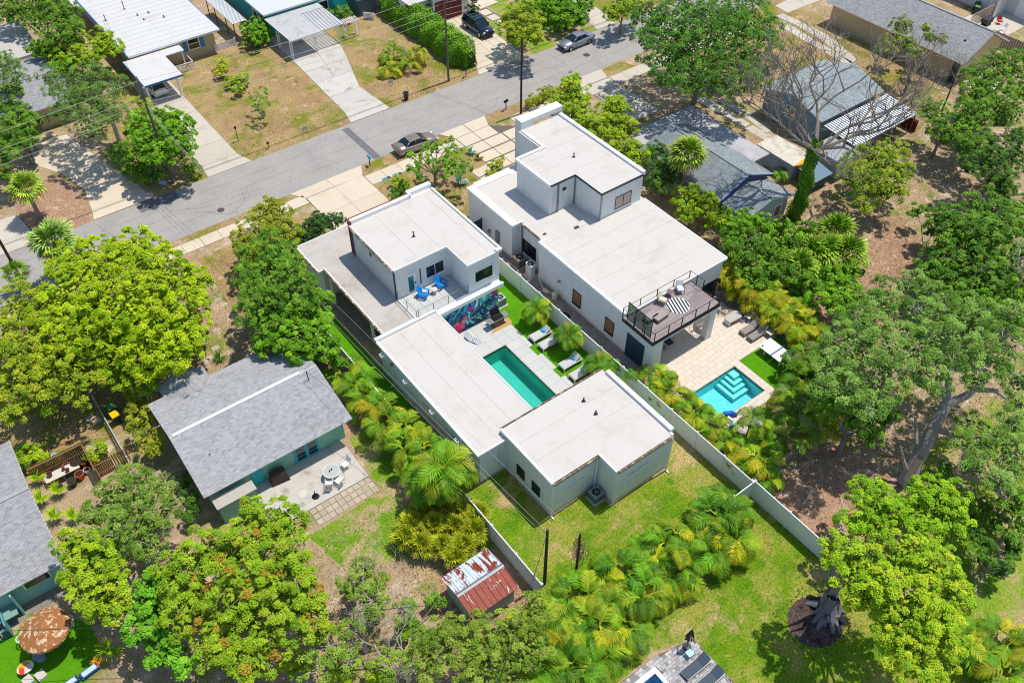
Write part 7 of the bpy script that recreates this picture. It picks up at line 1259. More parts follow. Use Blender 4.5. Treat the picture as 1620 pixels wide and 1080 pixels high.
('tree', 'mid', 'dark green foliage filling the left edge above the driveway', [(8.36, 100.86, 3.0, 1.03), (9.03, 94.15, 3.0, 0.85), (3.44, 86.51, 3.0, 0.93)], (6.94, 93.84)),
('shrub', 'smallolive', 'small-leaved shrub filling the gap right of the orange-tipped mango', [(10.02, 29.42, 1.5, 0.63), (10.26, 27.82, 1.5, 0.62), (8.73, 28.41, 1.5, 0.53), (9.03, 26.54, 1.5, 0.61)], (9.51, 28.05)),
('shrub', 'yellowgreen', 'yellow-green undergrowth at the bottom left of centre', [(3.56, 26.38, 1.3, 0.75), (5.77, 27.26, 1.3, 0.6), (5.52, 24.41, 1.3, 0.75), (7.26, 22.86, 1.3, 0.74), (9.01, 22.78, 1.3, 0.5)], (6.22, 24.74)),
('shrub', 'mid', 'low green scrub between the dead branches and the tin shed', [(9.96, 24.36, 0.9, 0.52), (10.78, 24.53, 0.9, 0.43), (12.62, 24.78, 0.9, 0.44), (10.73, 23.51, 0.9, 0.43), (11.31, 25.75, 0.9, 0.35)], (11.08, 24.59))]
def cl(*hs): return np.array([lin(h)[:3] for h in hs])
SPEC = {
 'mango': (cl('#9fb015', '#92a613', '#869c12', '#a8b41e', '#7a9412'), .27, .10, .42, 26), 'olive': (cl('#8a9a1e', '#7c8e1a', '#96a024', '#6c8218', '#a0a428'), .24, .09, .42, 26),
 'yellowgreen': (cl('#90a61c', '#829b19', '#9dab24', '#728f17'), .2, .10, .36, 26), 'yellowolive': (cl('#94962a', '#848c22', '#a09d2e', '#74801e'), .18, .08, .34, 26),
 'darkgreen': (cl('#4b7023', '#42661f', '#567a27', '#38581a'), .18, .09, .38, 28), 'bright': (cl('#6b961c', '#5f8c18', '#7aa222', '#527d16'), .2, .11, .36, 28),
 'darkconifer': (cl('#345a26', '#2d5022', '#3e652b'), .14, .05, .22, 30), 'mid': (cl('#648a22', '#587e1e', '#74952a', '#4a701a'), .18, .09, .38, 28),
 'oak': (cl('#648036', '#587530', '#738c40', '#4e6a28'), .14, .08, .42, 32), 'bigoak': (cl('#527d22', '#48721e', '#618a2a', '#3e661b'), .19, .1, .5, 30),
 'liveoak': (cl('#6a8a34', '#5f802e', '#779640', '#52722a', '#84a04c'), .16, .09, .48, 40), 'sparse': (cl('#728c2e', '#648026', '#84963c'), .18, .09, .3, 14),
 'yellow': (cl('#a9aa20', '#9ba01e', '#b3b030'), .14, .07, .26, 22), 'yellowtop': (cl('#8a9a1e', '#75891d', '#99a026', '#62801c'), .18, .09, .38, 26),
 'vine': (cl('#758f2a', '#648026', '#8f9634', '#6a6a34'), .18, .09, .3, 20), 'darkmango': (cl('#52781f', '#466c1c', '#608626', '#6f902c'), .26, .1, .42, 26),
 'lime': (cl('#86a81c', '#7a9f19', '#94b222', '#6d9318'), .19, .09, .34, 30), 'limeyellow': (cl('#93aa1e', '#86a21b', '#a3b024', '#78981a'), .19, .09, .36, 30),
 'mangored': (cl('#82981e', '#75901c', '#8fa022', '#668418', '#7c941c', '#889c20', '#78981a', '#6e8c18', '#8aa01e', '#809a1c', '#76901a', '#87a01e', '#8f9a20', '#9a7a28'), .28, .10, .42, 26), 'round': (cl('#5f951e', '#558a1b', '#70a028'), .26, .22, .42, 18),
 'twiggy': (cl('#728c30', '#66802a', '#829a3e', '#5a7526'), .15, .08, .36, 22), 'smallolive': (cl('#788c2a', '#6d8226', '#88963a', '#5f7820'), .15, .08, .36, 24),
 'sparsebright': (cl('#668f20', '#5a841c', '#769c2a'), .22, .11, .3, 15)}
CG = np.array([1.42*.93, 1.42, 1.42*.9])
def leaves_mesh(name, C, N, A, L, Wd, K, fold=.25):
    """C centres, N normals, A long axes (n,3); L, Wd sizes (n); K colours (n,3) -> mesh of folded two-triangle leaves"""
    n = len(C); A = A-N*(A*N).sum(1, keepdims=True); A /= np.linalg.norm(A, axis=1, keepdims=True)+1e-9; S = np.cross(N, A)
    v = np.empty((n, 4, 3)); v[:, 0] = C-A*(L/2)[:, None]; v[:, 2] = C+A*(L/2)[:, None]-N*(L*.12)[:, None]
    v[:, 1] = C+S*(Wd/2)[:, None]-N*(Wd*fold)[:, None]; v[:, 3] = C-S*(Wd/2)[:, None]-N*(Wd*fold)[:, None]
    idx = np.arange(n)[:, None]*4; tri = np.concatenate([idx+[[0, 2, 1]], idx+[[0, 3, 2]]], 1).reshape(-1)
    me = bpy.data.meshes.new(name); me.vertices.add(4*n); me.vertices.foreach_set('co', v.reshape(-1).astype(np.float32))
    me.loops.add(6*n); me.loops.foreach_set('vertex_index', tri.astype(np.int32)); me.polygons.add(2*n)
    me.polygons.foreach_set('loop_start', np.arange(0, 6*n, 3, dtype=np.int32)); me.polygons.foreach_set('loop_total', np.full(2*n, 3, dtype=np.int32))
    at = me.color_attributes.new('tint', 'FLOAT_COLOR', 'POINT'); c = np.ones((n, 4, 4), dtype=np.float32); c[:, :, :3] = np.clip(K, 0, 1)[:, None, :]; at.data.foreach_set('color', c.reshape(-1))
    me.update(calc_edges=True); return me
def unit(n, rng, zmin=-1):
    z = rng.uniform(zmin, 1, n); a = rng.uniform(0, 2*pi, n); r = np.sqrt(1-z*z); return np.stack([r*np.cos(a), r*np.sin(a), z], 1)
def crown_mesh(lobes, sp, seed):
    pal, L0, W0, rc, k = SPEC[sp]; rc *= 1.08; k = int(k*(3.75 if sp != 'liveoak' else 3.2)); L0 *= .76; W0 *= .78; rng = np.random.default_rng(seed); Cs, Ns, As, Ls, Ws, Ks = [], [], [], [], [], []
    lob = np.array([(x, y, z, r) for x, y, z, r in lobes]); o = np.array([1, 1, .82])
    for i, (x, y, z, r) in enumerate(lob):
        ncl = int(4*pi*r*r*.72/(rc*rc*3.3))+2; d = unit(ncl, rng, -.45); bumpy = 1+.13*np.sin(d[:, 0]*5+i)*np.sin(d[:, 1]*4+2*i)
        P = np.array([x, y, z])+d*o*(r*bumpy*rng.uniform(.84, 1.08, ncl))[:, None]
        keep = np.ones(ncl, bool)
        for j, q in enumerate(lob):
            if j != i: keep &= np.linalg.norm((P-q[:3])/o, axis=1) > q[3]*.74
        keep &= rng.random(ncl) > .08
        P, dd = P[keep], d[keep]; m = len(P)
        if m == 0: continue
        sz = rc*rng.uniform(.65, 1.25, m); colr = pal[rng.integers(0, len(pal), m)]*rng.uniform(.88, 1.1, (m, 1))
        dirs = unit(m*k, rng, -.35).reshape(m, k, 3)+dd[:, None]*.75+np.array([0, 0, .35]); dirs /= np.linalg.norm(dirs, axis=2, keepdims=True)
        C = P[:, None]+dirs*(sz[:, None]*rng.uniform(.55, 1.0, (m, k)))[:, :, None]
        N = dirs*.55+np.array([0, 0, .75])+rng.normal(0, .38, (m, k, 3)); N /= np.linalg.norm(N, axis=2, keepdims=True)
        A = dirs+rng.normal(0, .5, (m, k, 3)); cc = colr[:, None]*rng.uniform(.8, 1.22, (m, k, 1))
        Cs.append(C.reshape(-1, 3)); Ns.append(N.reshape(-1, 3)); As.append(A.reshape(-1, 3)); Ks.append(cc.reshape(-1, 3)); s = rng.uniform(.75, 1.3, m*k); Ls.append(L0*s); Ws.append(W0*s)
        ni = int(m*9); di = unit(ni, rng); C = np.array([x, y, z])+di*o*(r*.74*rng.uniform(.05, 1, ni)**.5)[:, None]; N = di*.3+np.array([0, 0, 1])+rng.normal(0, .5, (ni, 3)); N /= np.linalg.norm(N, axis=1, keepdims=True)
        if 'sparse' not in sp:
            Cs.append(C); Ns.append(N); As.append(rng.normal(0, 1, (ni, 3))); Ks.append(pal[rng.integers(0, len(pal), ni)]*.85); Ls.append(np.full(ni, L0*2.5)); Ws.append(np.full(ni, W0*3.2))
    C, N, A, K = map(np.concatenate, (Cs, Ns, As, Ks)); ok = C[:, 2] > .03
    return leaves_mesh('crown', C[ok], N[ok], A[ok], np.concatenate(Ls)[ok], np.concatenate(Ws)[ok], K[ok]*CG)
def limb(mb, a, b, ra, rb, rng, n=5, wob=.15):
    a, b = Vector(a), Vector(b); L = (b-a).length; pts = []; rs = []
    for i in range(n+1):
        k = i/n; w = wob*L*.25*sin(pi*k); pts.append(a+(b-a)*k+Vector((rng.uniform(-w, w), rng.uniform(-w, w), rng.uniform(-w, w)+L*.06*sin(pi*k)))); rs.append(ra+(rb-ra)*k)
    mb.tube(pts, rs, 6, False)
TREE_N = 0
def tree(name, sp, label, lobes, base, cat):
    global TREE_N; TREE_N += 1; rng = random.Random(TREE_N*7)
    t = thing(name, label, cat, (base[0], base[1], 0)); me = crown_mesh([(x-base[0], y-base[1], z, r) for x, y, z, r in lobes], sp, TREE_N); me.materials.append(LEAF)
    part('crown', me, t); zm = sum(l[2] for l in lobes)/len(lobes); R = max(l[3] for l in lobes); tall = zm > 2.4
    mb = MB(); r0 = .06+.028*zm*(1 if tall else .5); fork = (base[0], base[1], zm*.38); 
    mb.tube([(base[0], base[1], -.05), (base[0], base[1], .15), fork], [r0*1.5, r0*1.1, r0*.85], 9, False)
    for x, y, z, r in (lobes if name != 'live_oak' else lobes[:0]): limb(mb, fork, (x, y, z+r*.3), min(.16, r0*.5), .03, rng)
    for x, y, z, r in lobes:
        if tall:
            for q in range(3 if 'oak' not in sp and sp != 'twiggy' and 'sparse' not in sp else 9):
                a = rng.uniform(0, 6.28); e = rng.uniform(-.1, 1.2); limb(mb, (x, y, z), (x+r*1.02*cos(a)*cos(e), y+r*1.02*sin(a)*cos(e), z+r*.86*sin(e)), .035, .012, rng, 4, .4)
    mb.build('trunk', BARK if sp not in ('twiggy', 'sparse', 'liveoak', 'oak') else TWIG, t); return t
CATS = {'shrub': 'shrub', 'hedge_ball': 'shrub', 'podocarpus': 'shrub', 'vine_bush': 'creeper', 'cypress': 'cypress', 'sapling': 'sapling'}
for name, sp, label, lobes, base in TREES: tree(name, sp, label, lobes, base, CATS.get(name, 'tree'))
# clipped hedge along the SUV driveway
rng = np.random.default_rng(5); n = 20000; me_c = []
def hedge(name, label, x0, y0, x1, y1, w, h, sp, seed, z0=.2, base_gap=0):
    rg = np.random.default_rng(seed); L = math.dist((x0, y0), (x1, y1)); ux, uy = (x1-x0)/L, (y1-y0)/L; t = thing(name, label, 'hedge', ((x0+x1)/2, (y0+y1)/2, 0))
    pal, L0, W0, rc, k = SPEC[sp]; m = int((L*w+2*L*h+2*w*h)*170); u = rg.uniform(-.02, 1.02, m)*L; th = rg.uniform(0, pi, m); b = 1+.1*np.sin(u*2.1+th*3)+rg.normal(0, .06, m)
    cs, sn = np.cos(th), np.sin(th); e = 3.0; q = (np.abs(cs)**e+np.abs(sn)**e)**(-1/e); cap = np.clip(np.minimum(u, L-u)/(w*.4), .25, 1)**.5
    s = cs*q*w/2*b*cap; z = z0+sn*q*(h-z0)*b*np.minimum(1, cap+.15); z = np.where(rg.random(m) < .25, rg.uniform(z0, h*.8, m), z)
    C = np.stack([x0+ux*u-uy*s-(x0+x1)/2, y0+uy*u+ux*s-(y0+y1)/2, z], 1); N = np.stack([-uy*cs, ux*cs, sn+.5], 1)+rg.normal(0, .4, (m, 3)); N /= np.linalg.norm(N, axis=1, keepdims=True)
    me = leaves_mesh('foliage', C, N, rg.normal(0, 1, (m, 3)), L0*rg.uniform(.8, 1.4, m), W0*rg.uniform(.9, 1.4, m), pal[rg.integers(0, len(pal), m)]*rg.uniform(.8, 1.2, (m, 1))*CG); me.materials.append(LEAF); part('foliage', me, t)
    mb = MB(); 
    for i in range(int(L/.8)): mb.tube([(x0+ux*(.4+i*.8), y0+uy*(.4+i*.8), 0), (x0+ux*(.4+i*.8), y0+uy*(.4+i*.8), h*.7)], .05, 5)
    mb.build('stems', BARK, t)
hedge('clipped_hedge', 'tall clipped bright green hedge left of the SUV driveway', 54.3, 99.5, 54.4, 80.6, 3.1, 2.9, 'bright', 3)
# ------------------------------------------------------------------ palms
def frond_mesh(name, L, elev, droop, nl, ll, lw, c0, c1, hang=.5, seed=0):
    rg = np.random.default_rng(seed); n = 12; p = np.zeros(3); pts = [p.copy()]; e = elev
    for i in range(n): e -= droop/n*(1+i/n); p = p+np.array([cos(e), 0, sin(e)])*L/n; pts.append(p.copy())
    pts = np.array(pts); f = np.linspace(.18, 1, nl)*n; i0 = np.clip(f.astype(int), 0, n-1); fr = (f-i0)[:, None]; P = pts[i0]*(1-fr)+pts[i0+1]*fr; T_ = pts[i0+1]-pts[i0]; T_ /= np.linalg.norm(T_, axis=1, keepdims=True)
    V, F, K = [], [], []; c0, c1 = np.array(c0), np.array(c1)
    for s in (-1, 1):
        for j in range(nl):
            k = j/(nl-1); l = ll*(.45+.9*sin(pi*min(1, k*.8+.18)))*(1-.35*k); t_ = T_[j]; up = np.cross(t_, [0, 1, 0]); up = up/np.linalg.norm(up); up = up if up[2] > 0 else -up
            d = t_*(.55+.5*k)+np.array([0, s, 0])*1.0+up*(.35-hang*.4)+rg.normal(0, .06, 3); d /= np.linalg.norm(d); b = P[j]; mid = b+d*l*.55; tip = b+d*l-np.array([0, 0, hang*l*.55]); w = t_*lw/2
            o = len(V); V += [b-w*.5, b+w*.5, mid+w, mid-w, tip]; F += [(o, o+1, o+2, o+3), (o+3, o+2, o+4)]; c = c0*(1-k)+c1*k; c = c*rg.uniform(.8, 1.2); K += [c]*5
    for i in range(n):
        r = .02*(1-i/n)+.006; o = len(V); a, b = pts[i], pts[i+1]; V += [a+[0, -r, 0], a+[0, r, 0], b+[0, r, 0], b+[0, -r, 0], a+[0, 0, -r*1.5], b+[0, 0, -r*1.5]]; F += [(o, o+3, o+2, o+1), (o, o+4, o+5, o+3), (o+1, o+2, o+5, o+4)]; K += [c1*1.05]*6
    me = bpy.data.meshes.new(name); me.from_pydata([tuple(v) for v in V], [], F); at = me.color_attributes.new('tint', 'FLOAT_COLOR', 'POINT'); at.data.foreach_set('color', np.concatenate([np.clip(np.array(K)*CG, 0, 1), np.ones((len(K), 1))], 1).astype(np.float32).reshape(-1)); me.materials.append(FROND); me.update(); return me
def fan_mesh(name, Lp, R, c0, c1, seed=0, droop=.5, nseg=16):
    rg = np.random.default_rng(seed); V, F, K = [], [], []; c0, c1 = np.array(c0), np.array(c1); h = np.array([Lp, 0, Lp*.12])
    r = .018; V += [(0, -r, 0), (0, r, 0), (h[0], r, h[2]), (h[0], -r, h[2])]; F += [(0, 3, 2, 1)]; K += [c1]*4
    for i in range(nseg):
        a = -2.0+4.0*i/(nseg-1)+rg.normal(0, .03); d = np.array([cos(a), sin(a), .16*(i % 2)-.05]); l = R*(1-.22*abs(a)/2)*rg.uniform(.9, 1.08); sd = np.array([-sin(a), cos(a), 0])*R*.075
        b = h; m1 = b+d*l*.5+[0, 0, .05*l]; tip = b+d*l-np.array([0, 0, droop*l*.45]); o = len(V); V += [b, m1-sd, m1+sd, tip, b+d*l*.78-sd*.7-np.array([0, 0, droop*l*.12]), b+d*l*.78+sd*.7-np.array([0, 0, droop*l*.12])]; F += [(o, o+1, o+2), (o+1, o+4, o+5, o+2), (o+4, o+3, o+5)]
        g = rg.uniform(.85, 1.15); K += [c0*g, c0*g, c0*g, c1*g, (c0+c1)/2*g, (c0+c1)/2*g]
    me = bpy.data.meshes.new(name); me.from_pydata([tuple(v) for v in V], [], F); at = me.color_attributes.new('tint', 'FLOAT_COLOR', 'POINT'); at.data.foreach_set('color', np.concatenate([np.clip(np.array(K)*CG, 0, 1), np.ones((len(K), 1))], 1).astype(np.float32).reshape(-1)); me.materials.append(FROND); me.update(); return me
L3 = lambda h: lin(h)[:3]
PAL = {'green': ('#4f7a16', '#78941c'), 'yellow': ('#6f8c1a', '#9a9c20'), 'gold': ('#93941a', '#b09c1c'), 'deep': ('#3f6a18', '#648519'), 'dull': ('#667a34', '#8a8446')}
FR = {}
for pn, (a, b) in PAL.items():
    FR[pn] = [frond_mesh('frond', 1.0, e, d, 18, .33, .05, L3(a), L3(b), hg, s) for s, (e, d, hg) in enumerate(((1.25, 1.5, .3), (1.0, 1.6, .45), (.7, 1.4, .5), (.35, 1.0, .6)))]
FANS = {k: [fan_mesh('frond', .55, .5, L3(a), L3(b), s, dr) for s, dr in enumerate((.3, .55, .9))] for k, (a, b) in {'sabal': ('#6f8f3a', '#a7b065'), 'fan_yellow': ('#7f8e1a', '#b3a626'), 'fan_green': ('#6f9a26', '#b0b848'), 'sabal_bright': ('#7d9a2c', '#b0b04c')}.items()}
DEADF = [fan_mesh('dead_frond', .5, .5, L3('#a58a62'), L3('#8d7556'), 9, 1.2)]
PN = 0
def areca(label, x, y, cols, h=1.5, L=1.9, n=18, stems=5, spread=.35, group=None, name='areca_palm', col=(1, 1, 1, 1)):
    global PN; PN += 1; rg = random.Random(PN*13); t = thing(name, label, 'palm', (x, y, 0), group); mb = MB(); tops = []
    for k in range(stems):
        a = 2*pi*k/stems+rg.random(); r = spread*rg.uniform(.3, 1); tx, ty = x+r*1.8*cos(a), y+r*1.8*sin(a); hh = h*rg.uniform(.7, 1.15); mb.tube([(x+r*.5*cos(a), y+r*.5*sin(a), 0), (tx, ty, hh)], .035, 5, False); tops.append((tx-x, ty-y, hh, a))
    mb.build('stems', mat('palm_cane', '#8f9a4a', .7, var=.2), t)
    for i in range(n):
        tx, ty, hh, a = tops[i % stems]; v = min(3, int(rg.random()**.8*4)); pn = rg.choice(cols); az = a+rg.uniform(-1.5, 1.5) if stems > 1 else i*2.4+rg.uniform(-.3, .3); s = L*rg.uniform(.8, 1.15)
        o = part('frond', FR[pn][v], t, (tx, ty, hh), (rg.uniform(-.2, .2), rg.uniform(-.15, .15), az), (s, s, s)); o.color = (col[0]*rg.uniform(.82, 1.02), col[1]*rg.uniform(.9, 1.1), col[2], 1)
    return t
def palm(label, x, y, h, cols, L=2.0, n=18, r=.1, lean=(0, 0), name='palm', cat='palm', trunk=True):
    global PN; PN += 1; rg = random.Random(PN*17); t = thing(name, label, cat, (x, y, 0)); mb = MB(); mb.tube([(x, y, 0), (x+lean[0]*.4, y+lean[1]*.4, h*.55), (x+lean[0], y+lean[1], h)], [r*1.5, r, r*.8], 9, False); mb.build('trunk', BARK, t)
    for i in range(n):
        v = (i*4//n); az = i*2.4+rg.uniform(-.2, .2); s = L*rg.uniform(.88, 1.1); part('frond', FR[rg.choice(cols)][v], t, (lean[0], lean[1], h), (0, rg.uniform(-.1, .1), az), (s, s, s), color=(rg.uniform(.85, 1.02), rg.uniform(.9, 1.1), 1, 1))
    return t
def fanpalm(label, x, y, h, key, R=1.8, n=40, lean=(0, 0), name='fan_palm', trunk=True, low=-.6, hi=1.35, group=None, dead=0):
    global PN; PN += 1; rg = random.Random(PN*19); t = thing(name, label, 'palm', (x, y, 0), group)
    if trunk: mb = MB(); mb.tube([(x, y, 0), (x+lean[0]*.5, y+lean[1]*.5, h*.5), (x+lean[0], y+lean[1], h)], [.24, .19, .17], 10, False); mb.build('trunk', BARK, t)
    for i in range(n):
        k = i/n; e = hi+(low-hi)*k; s = R*rg.uniform(.85, 1.12); dd = i >= n-dead
        part('frond', (DEADF[0] if dd else FANS[key][min(2, int(k*3))]), t, (lean[0], lean[1], h), (rg.uniform(-.35, .35), -e, i*2.4+rg.uniform(-.2, .2)), (s, s, s), color=(rg.uniform(.85, 1.15),)*3+(1,))
    return t
# row on the left boundary of the mural house
for i, (x, y, c, h) in enumerate(((17.6, 45.6, ['green', 'yellow'], 1.3), (17.8, 43.7, ['green', 'yellow'], 1.5), (17.7, 41.9, ['yellow', 'green'], 1.5), (17.9, 40.2, ['green', 'yellow', 'gold'], 1.8), (17.4, 38.6, ['yellow', 'green'], 2.0), (18.2, 37.2, ['yellow', 'gold', 'green'], 2.0), (17.5, 35.7, ['green', 'yellow'], 2.2), (18.2, 34.3, ['green', 'yellow', 'gold'], 2.4), (17.4, 33.0, ['green'], 2.6), (18.3, 31.9, ['yellow', 'green'], 2.4))):
    areca(f'bushy areca palm, {ordinal(i)} from the street in the row beside the left vinyl fence', x, y, c, h, 1.75, 20, 5, .4, 'areca palms beside the left vinyl fence')
palm('feathery palm with long green drooping fronds at the near end of the left palm row', 17.6, 30.6, 4.2, ['green', 'green', 'yellow'], 2.6, 20, .1, (.2, .6))
palm('smaller feathery palm beside the long-fronded palm by the left fence', 16.6, 31.6, 3.0, ['deep', 'green'], 2.0, 16, .08)
# golden row by the fence between pools
for i in range(13):
    k = i/12; y = 30.6-12.0*k; x = 37.15+.3*sin(i*2.3); areca(f'golden areca palm, {ordinal(i)} from the roof deck in the row along the right pool fence', x, y, ['yellow', 'gold', 'green'] if i % 3 else ['green', 'yellow'], 1.0+.3*(i % 3), 1.3, 18, 4, .3, 'areca palms along the right pool fence')
# golden row on the far side of the right garden
for i in range(14):
    k = i/13; y = 35.4-8.6*k; x = 51.2-.6*k+.3*sin(i*1.9); areca(f'orange-yellow areca palm, {ordinal(i)} from the house in the row behind the chaises', x, y, ['gold', 'gold', 'yellow'], 1.5+.3*(i % 2), 1.7, 18, 5, .4, 'orange-yellow areca palms behind the chaises')
for i, (px, py) in enumerate(((50.9, 26.2), (52.3, 28.5), (52.6, 31.0))): areca(f'green areca palm behind the orange-yellow row, {ordinal(i)} from the bottom', px, py, ['green', 'yellow'], 1.6, 1.7, 16, 4, .4)
# palms right of the right-hand pool
for i, (x, y, c, h, L) in enumerate(((45.9, 23.2, ['green', 'deep'], 1.7, 1.7), (44.2, 22.3, ['dull', 'yellow'], 2.0, 1.8), (46.6, 21.2, ['yellow', 'gold', 'green'], 2.6, 1.8), (44.6, 20.6, ['green', 'yellow'], 2.2, 1.8), (42.6, 20.9, ['green', 'dull'], 1.8, 1.6), (43.3, 19.4, ['yellow', 'gold'], 1.8, 1.6), (45.6, 19.2, ['green', 'yellow'], 2.4, 1.8), (41.2, 19.8, ['dull', 'yellow', 'green'], 1.7, 1.6), (39.9, 20.5, ['green', 'yellow'], 1.5, 1.5), (38.2, 20.6, ['yellow', 'green'], 1.6, 1.5), (37.6, 19.6, ['green', 'yellow', 'gold'], 1.6, 1.6), (47.9, 22.4, ['yellow', 'green'], 2.4, 1.9), (47.6, 19.9, ['deep', 'green'], 2.4, 1.8), (48.8, 24.6, ['green', 'dull'], 1.6, 1.5))):
    areca(f'areca palm in the thicket right of the right pool, {ordinal(i)} counted from the game table', x, y, c, h, L, 16, 4, .4, 'palm thicket right of the right pool')
palm('slender young palm with dark feathery crown over the right pool coping', 38.9, 22.2, 3.0, ['deep', 'dull'], 1.35, 10, .05)
# three palms among the loungers
for x, y, h, w in ((34.15, 41.75, 1.5, 'first, nearest the mural'), (34.3, 37.7, 1.7, 'middle'), (34.3, 33.9, 1.5, 'last, nearest the guesthouse')):
    palm(f'feather palm between the white loungers by the fence, the {w}', x, y, h, ['green', 'yellow', 'deep'], 1.6, 17, .14, (0, 0), 'pygmy_date_palm')
areca('bushy green palm squeezed between fence and guesthouse roof corner', 34.6, 32.3, ['green', 'deep'], 1.6, 1.5, 14, 4)
# long belt across the back lawn
belt = [(32.77, 18.06), (31.17, 18.31), (31.28, 16.37), (29.25, 18.50), (29.40, 16.88), (27.27, 18.59), (27.21, 17.04), (25.44, 18.78), (25.09, 17.20), (23.43, 19.01), (23.09, 17.14), (21.62, 19.12), (21.11, 17.32), (19.75, 19.10), (19.28, 17.32), (17.98, 19.14), (17.71, 17.27), (16.35, 19.00), (16.23, 16.97), (18.48, 15.78), (14.63, 18.67), (14.95, 17.20), (16.67, 15.42), (21.09, 16.12)]
for i, (x, y) in enumerate(belt): areca(f'areca palm, {ordinal(i)} from the upper right end of the belt across the back lawn', x, y, [['green', 'deep', 'green', 'yellow'], ['green', 'yellow', 'deep'], ['yellow', 'green', 'gold']][i % 3], 1.6+.35*((i*3) % 4)/2, 1.8, 18+(i % 3)*2, 5, .4, 'areca palms in the belt across the back lawn')
# golden palms by the road, left garden
for i, (x, y, c, s) in enumerate(((46.1, 84.9, ['gold', 'yellow'], 1.1), (48.2, 84.3, ['yellow', 'gold'], 1.4), (47.6, 87.0, ['yellow', 'dull'], 1.7), (49.9, 85.2, ['gold', 'yellow'], 1.6))): areca(f'golden palm clump beside the clipped hedge, {ordinal(i)} from the left', x, y, c, s*.7, 1.3*s**.5, 18, 5, .4)
areca('yellow-green palm clump left of the vivid green tree by the bungalow driveway', 18.6, 90.4, ['yellow', 'green'], 1.8, 1.7, 20, 5)
areca('golden palm under the oak beside the bungalow carport', 19.3, 93.3, ['gold', 'yellow'], 1.5, 1.4, 14, 4)
for i, (x, y) in enumerate(((36.2, -2.0), (37.7, .2), (39.0, 1.6), (40.2, -.4), (38.6, -2.6), (37.0, 2.9))): areca(f'green palm clump at the bottom right corner, {ordinal(i)} from the left', x, y, ['green', 'yellow', 'gold'], 1.7, 1.8, 18, 5)
areca('banana-like green plant beside the shingle cottage wall', 66.6, 43.4, ['green'], .9, 1.3, 8, 2)
# fan palms
SAB = [('tall bright fan palm crown in front of the grey shingle cottage', (55.81, 46.47), 5.6, 'sabal_bright', 2.0, 46), ('large grey-green fan palm at the left edge of the road', (4.02, 71.26), 4.2, 'sabal', 2.2, 46),
       ('pale yellow-green fan palm on the mulch island at the left edge', (4.46, 81.90), 3.4, 'sabal_bright', 1.9, 36), ('small fan palm behind the dark pole at the left edge', (0.23, 72.35), 2.0, 'fan_green', 1.3, 24), ('small fan palm beside the tan wall at upper left', (7.72, 93.70), 1.6, 'sabal', 1.2, 18)]
for lb, (x, y), h, key, R, n in SAB: fanpalm(lb, x, y, h, key, R, n, dead=6 if R > 1.8 else 0)
for i, (px, (x, y)) in enumerate(((0, (62.37, 33.17)), (1, (60.78, 30.46)), (2, (58.27, 32.34)), (3, (59.42, 31.98)), (4, (55.77, 31.82)))): fanpalm(f'shrubby green fan palm above the golden palm row, {ordinal(i)} of the cluster from the top', x, y, 1.6, 'fan_green', 2.1, 28, trunk=False, low=.0)
PAMS = [(668, 805), (700, 800), (735, 805), (650, 830), (685, 830), (720, 835), (750, 838), (665, 860), (700, 865), (735, 862), (642, 852), (755, 815), (720, 880), (690, 785)]
for i, (x, y) in enumerate([(15.78, 31.29), (17.06, 30.66), (18.15, 29.51), (14.46, 30.69), (15.68, 29.77), (16.76, 28.65), (17.72, 27.74), (14.17, 29.04), (15.24, 27.94), (16.52, 27.16), (13.59, 29.97), (18.56, 28.56), (15.51, 26.83), (17.14, 31.58)]):
    fanpalm(f'yellow fan palmetto in the round clump above the rusty shed, {ordinal(i)} of the clump', x, y, .75, 'fan_yellow', 1.25, 17, trunk=False, low=.1, hi=1.3, name='palmetto', group='yellow palmettos above the rusty shed')
# rosette plants
def rosette(name, label, x, y, n, L, w, c0, c1, el=(.2, 1.3), h=.1, cat='plant'):
    t = thing(name, label, cat, (x, y, 0)); rg = random.Random(int(x*10+y)); V = [(0, -w*.5, 0), (0, w*.5, 0), (.5, w*.6, .02), (.5, -w*.6, .02), (1, 0, -.12), (.5, 0, -.02)]
    me = bpy.data.meshes.new('leaf'); me.from_pydata([(a*L, b, c*L) for a, b, c in V], [], [(0, 5, 2, 1)[::-1], (0, 3, 5), (5, 3, 4), (5, 4, 2)]); at = me.color_attributes.new('tint', 'FLOAT_COLOR', 'POINT'); K = [L3(c0)]*2+[L3(c0)]*2+[L3(c1)]+[L3(c0)]; at.data.foreach_set('color', [q for k in K for q in (*[min(1, v*g_) for v, g_ in zip(k, CG)], 1)]); me.materials.append(FROND); me.update()
    if h > .2: mb = MB(); mb.tube([(x, y, 0), (x, y, h)], .06, 6); mb.build('stem', BARK, t)
    for i in range(n): e = el[0]+(el[1]-el[0])*((i*.618) % 1); part('leaf', me, t, (0, 0, h), (0, -e, i*2.4), (rg.uniform(.8, 1.1),)*3)
rosette('agave', 'large blue-grey agave on the front lawn by the right house parapet', *(40.28, 62.18), 34, 1.15, .13, '#7f9a96', '#a9bdb6'); rosette('agave', 'smaller green agave beside the grass tuft near the driveway', *(44.16, 65.81), 22, .85, .1, '#6f9a72', '#a0b995')
rosette('grass_tuft', 'olive grass tuft right of the smaller agave', *(44.20, 64.49), 60, .7, .03, '#8a9440', '#b3ac5c')
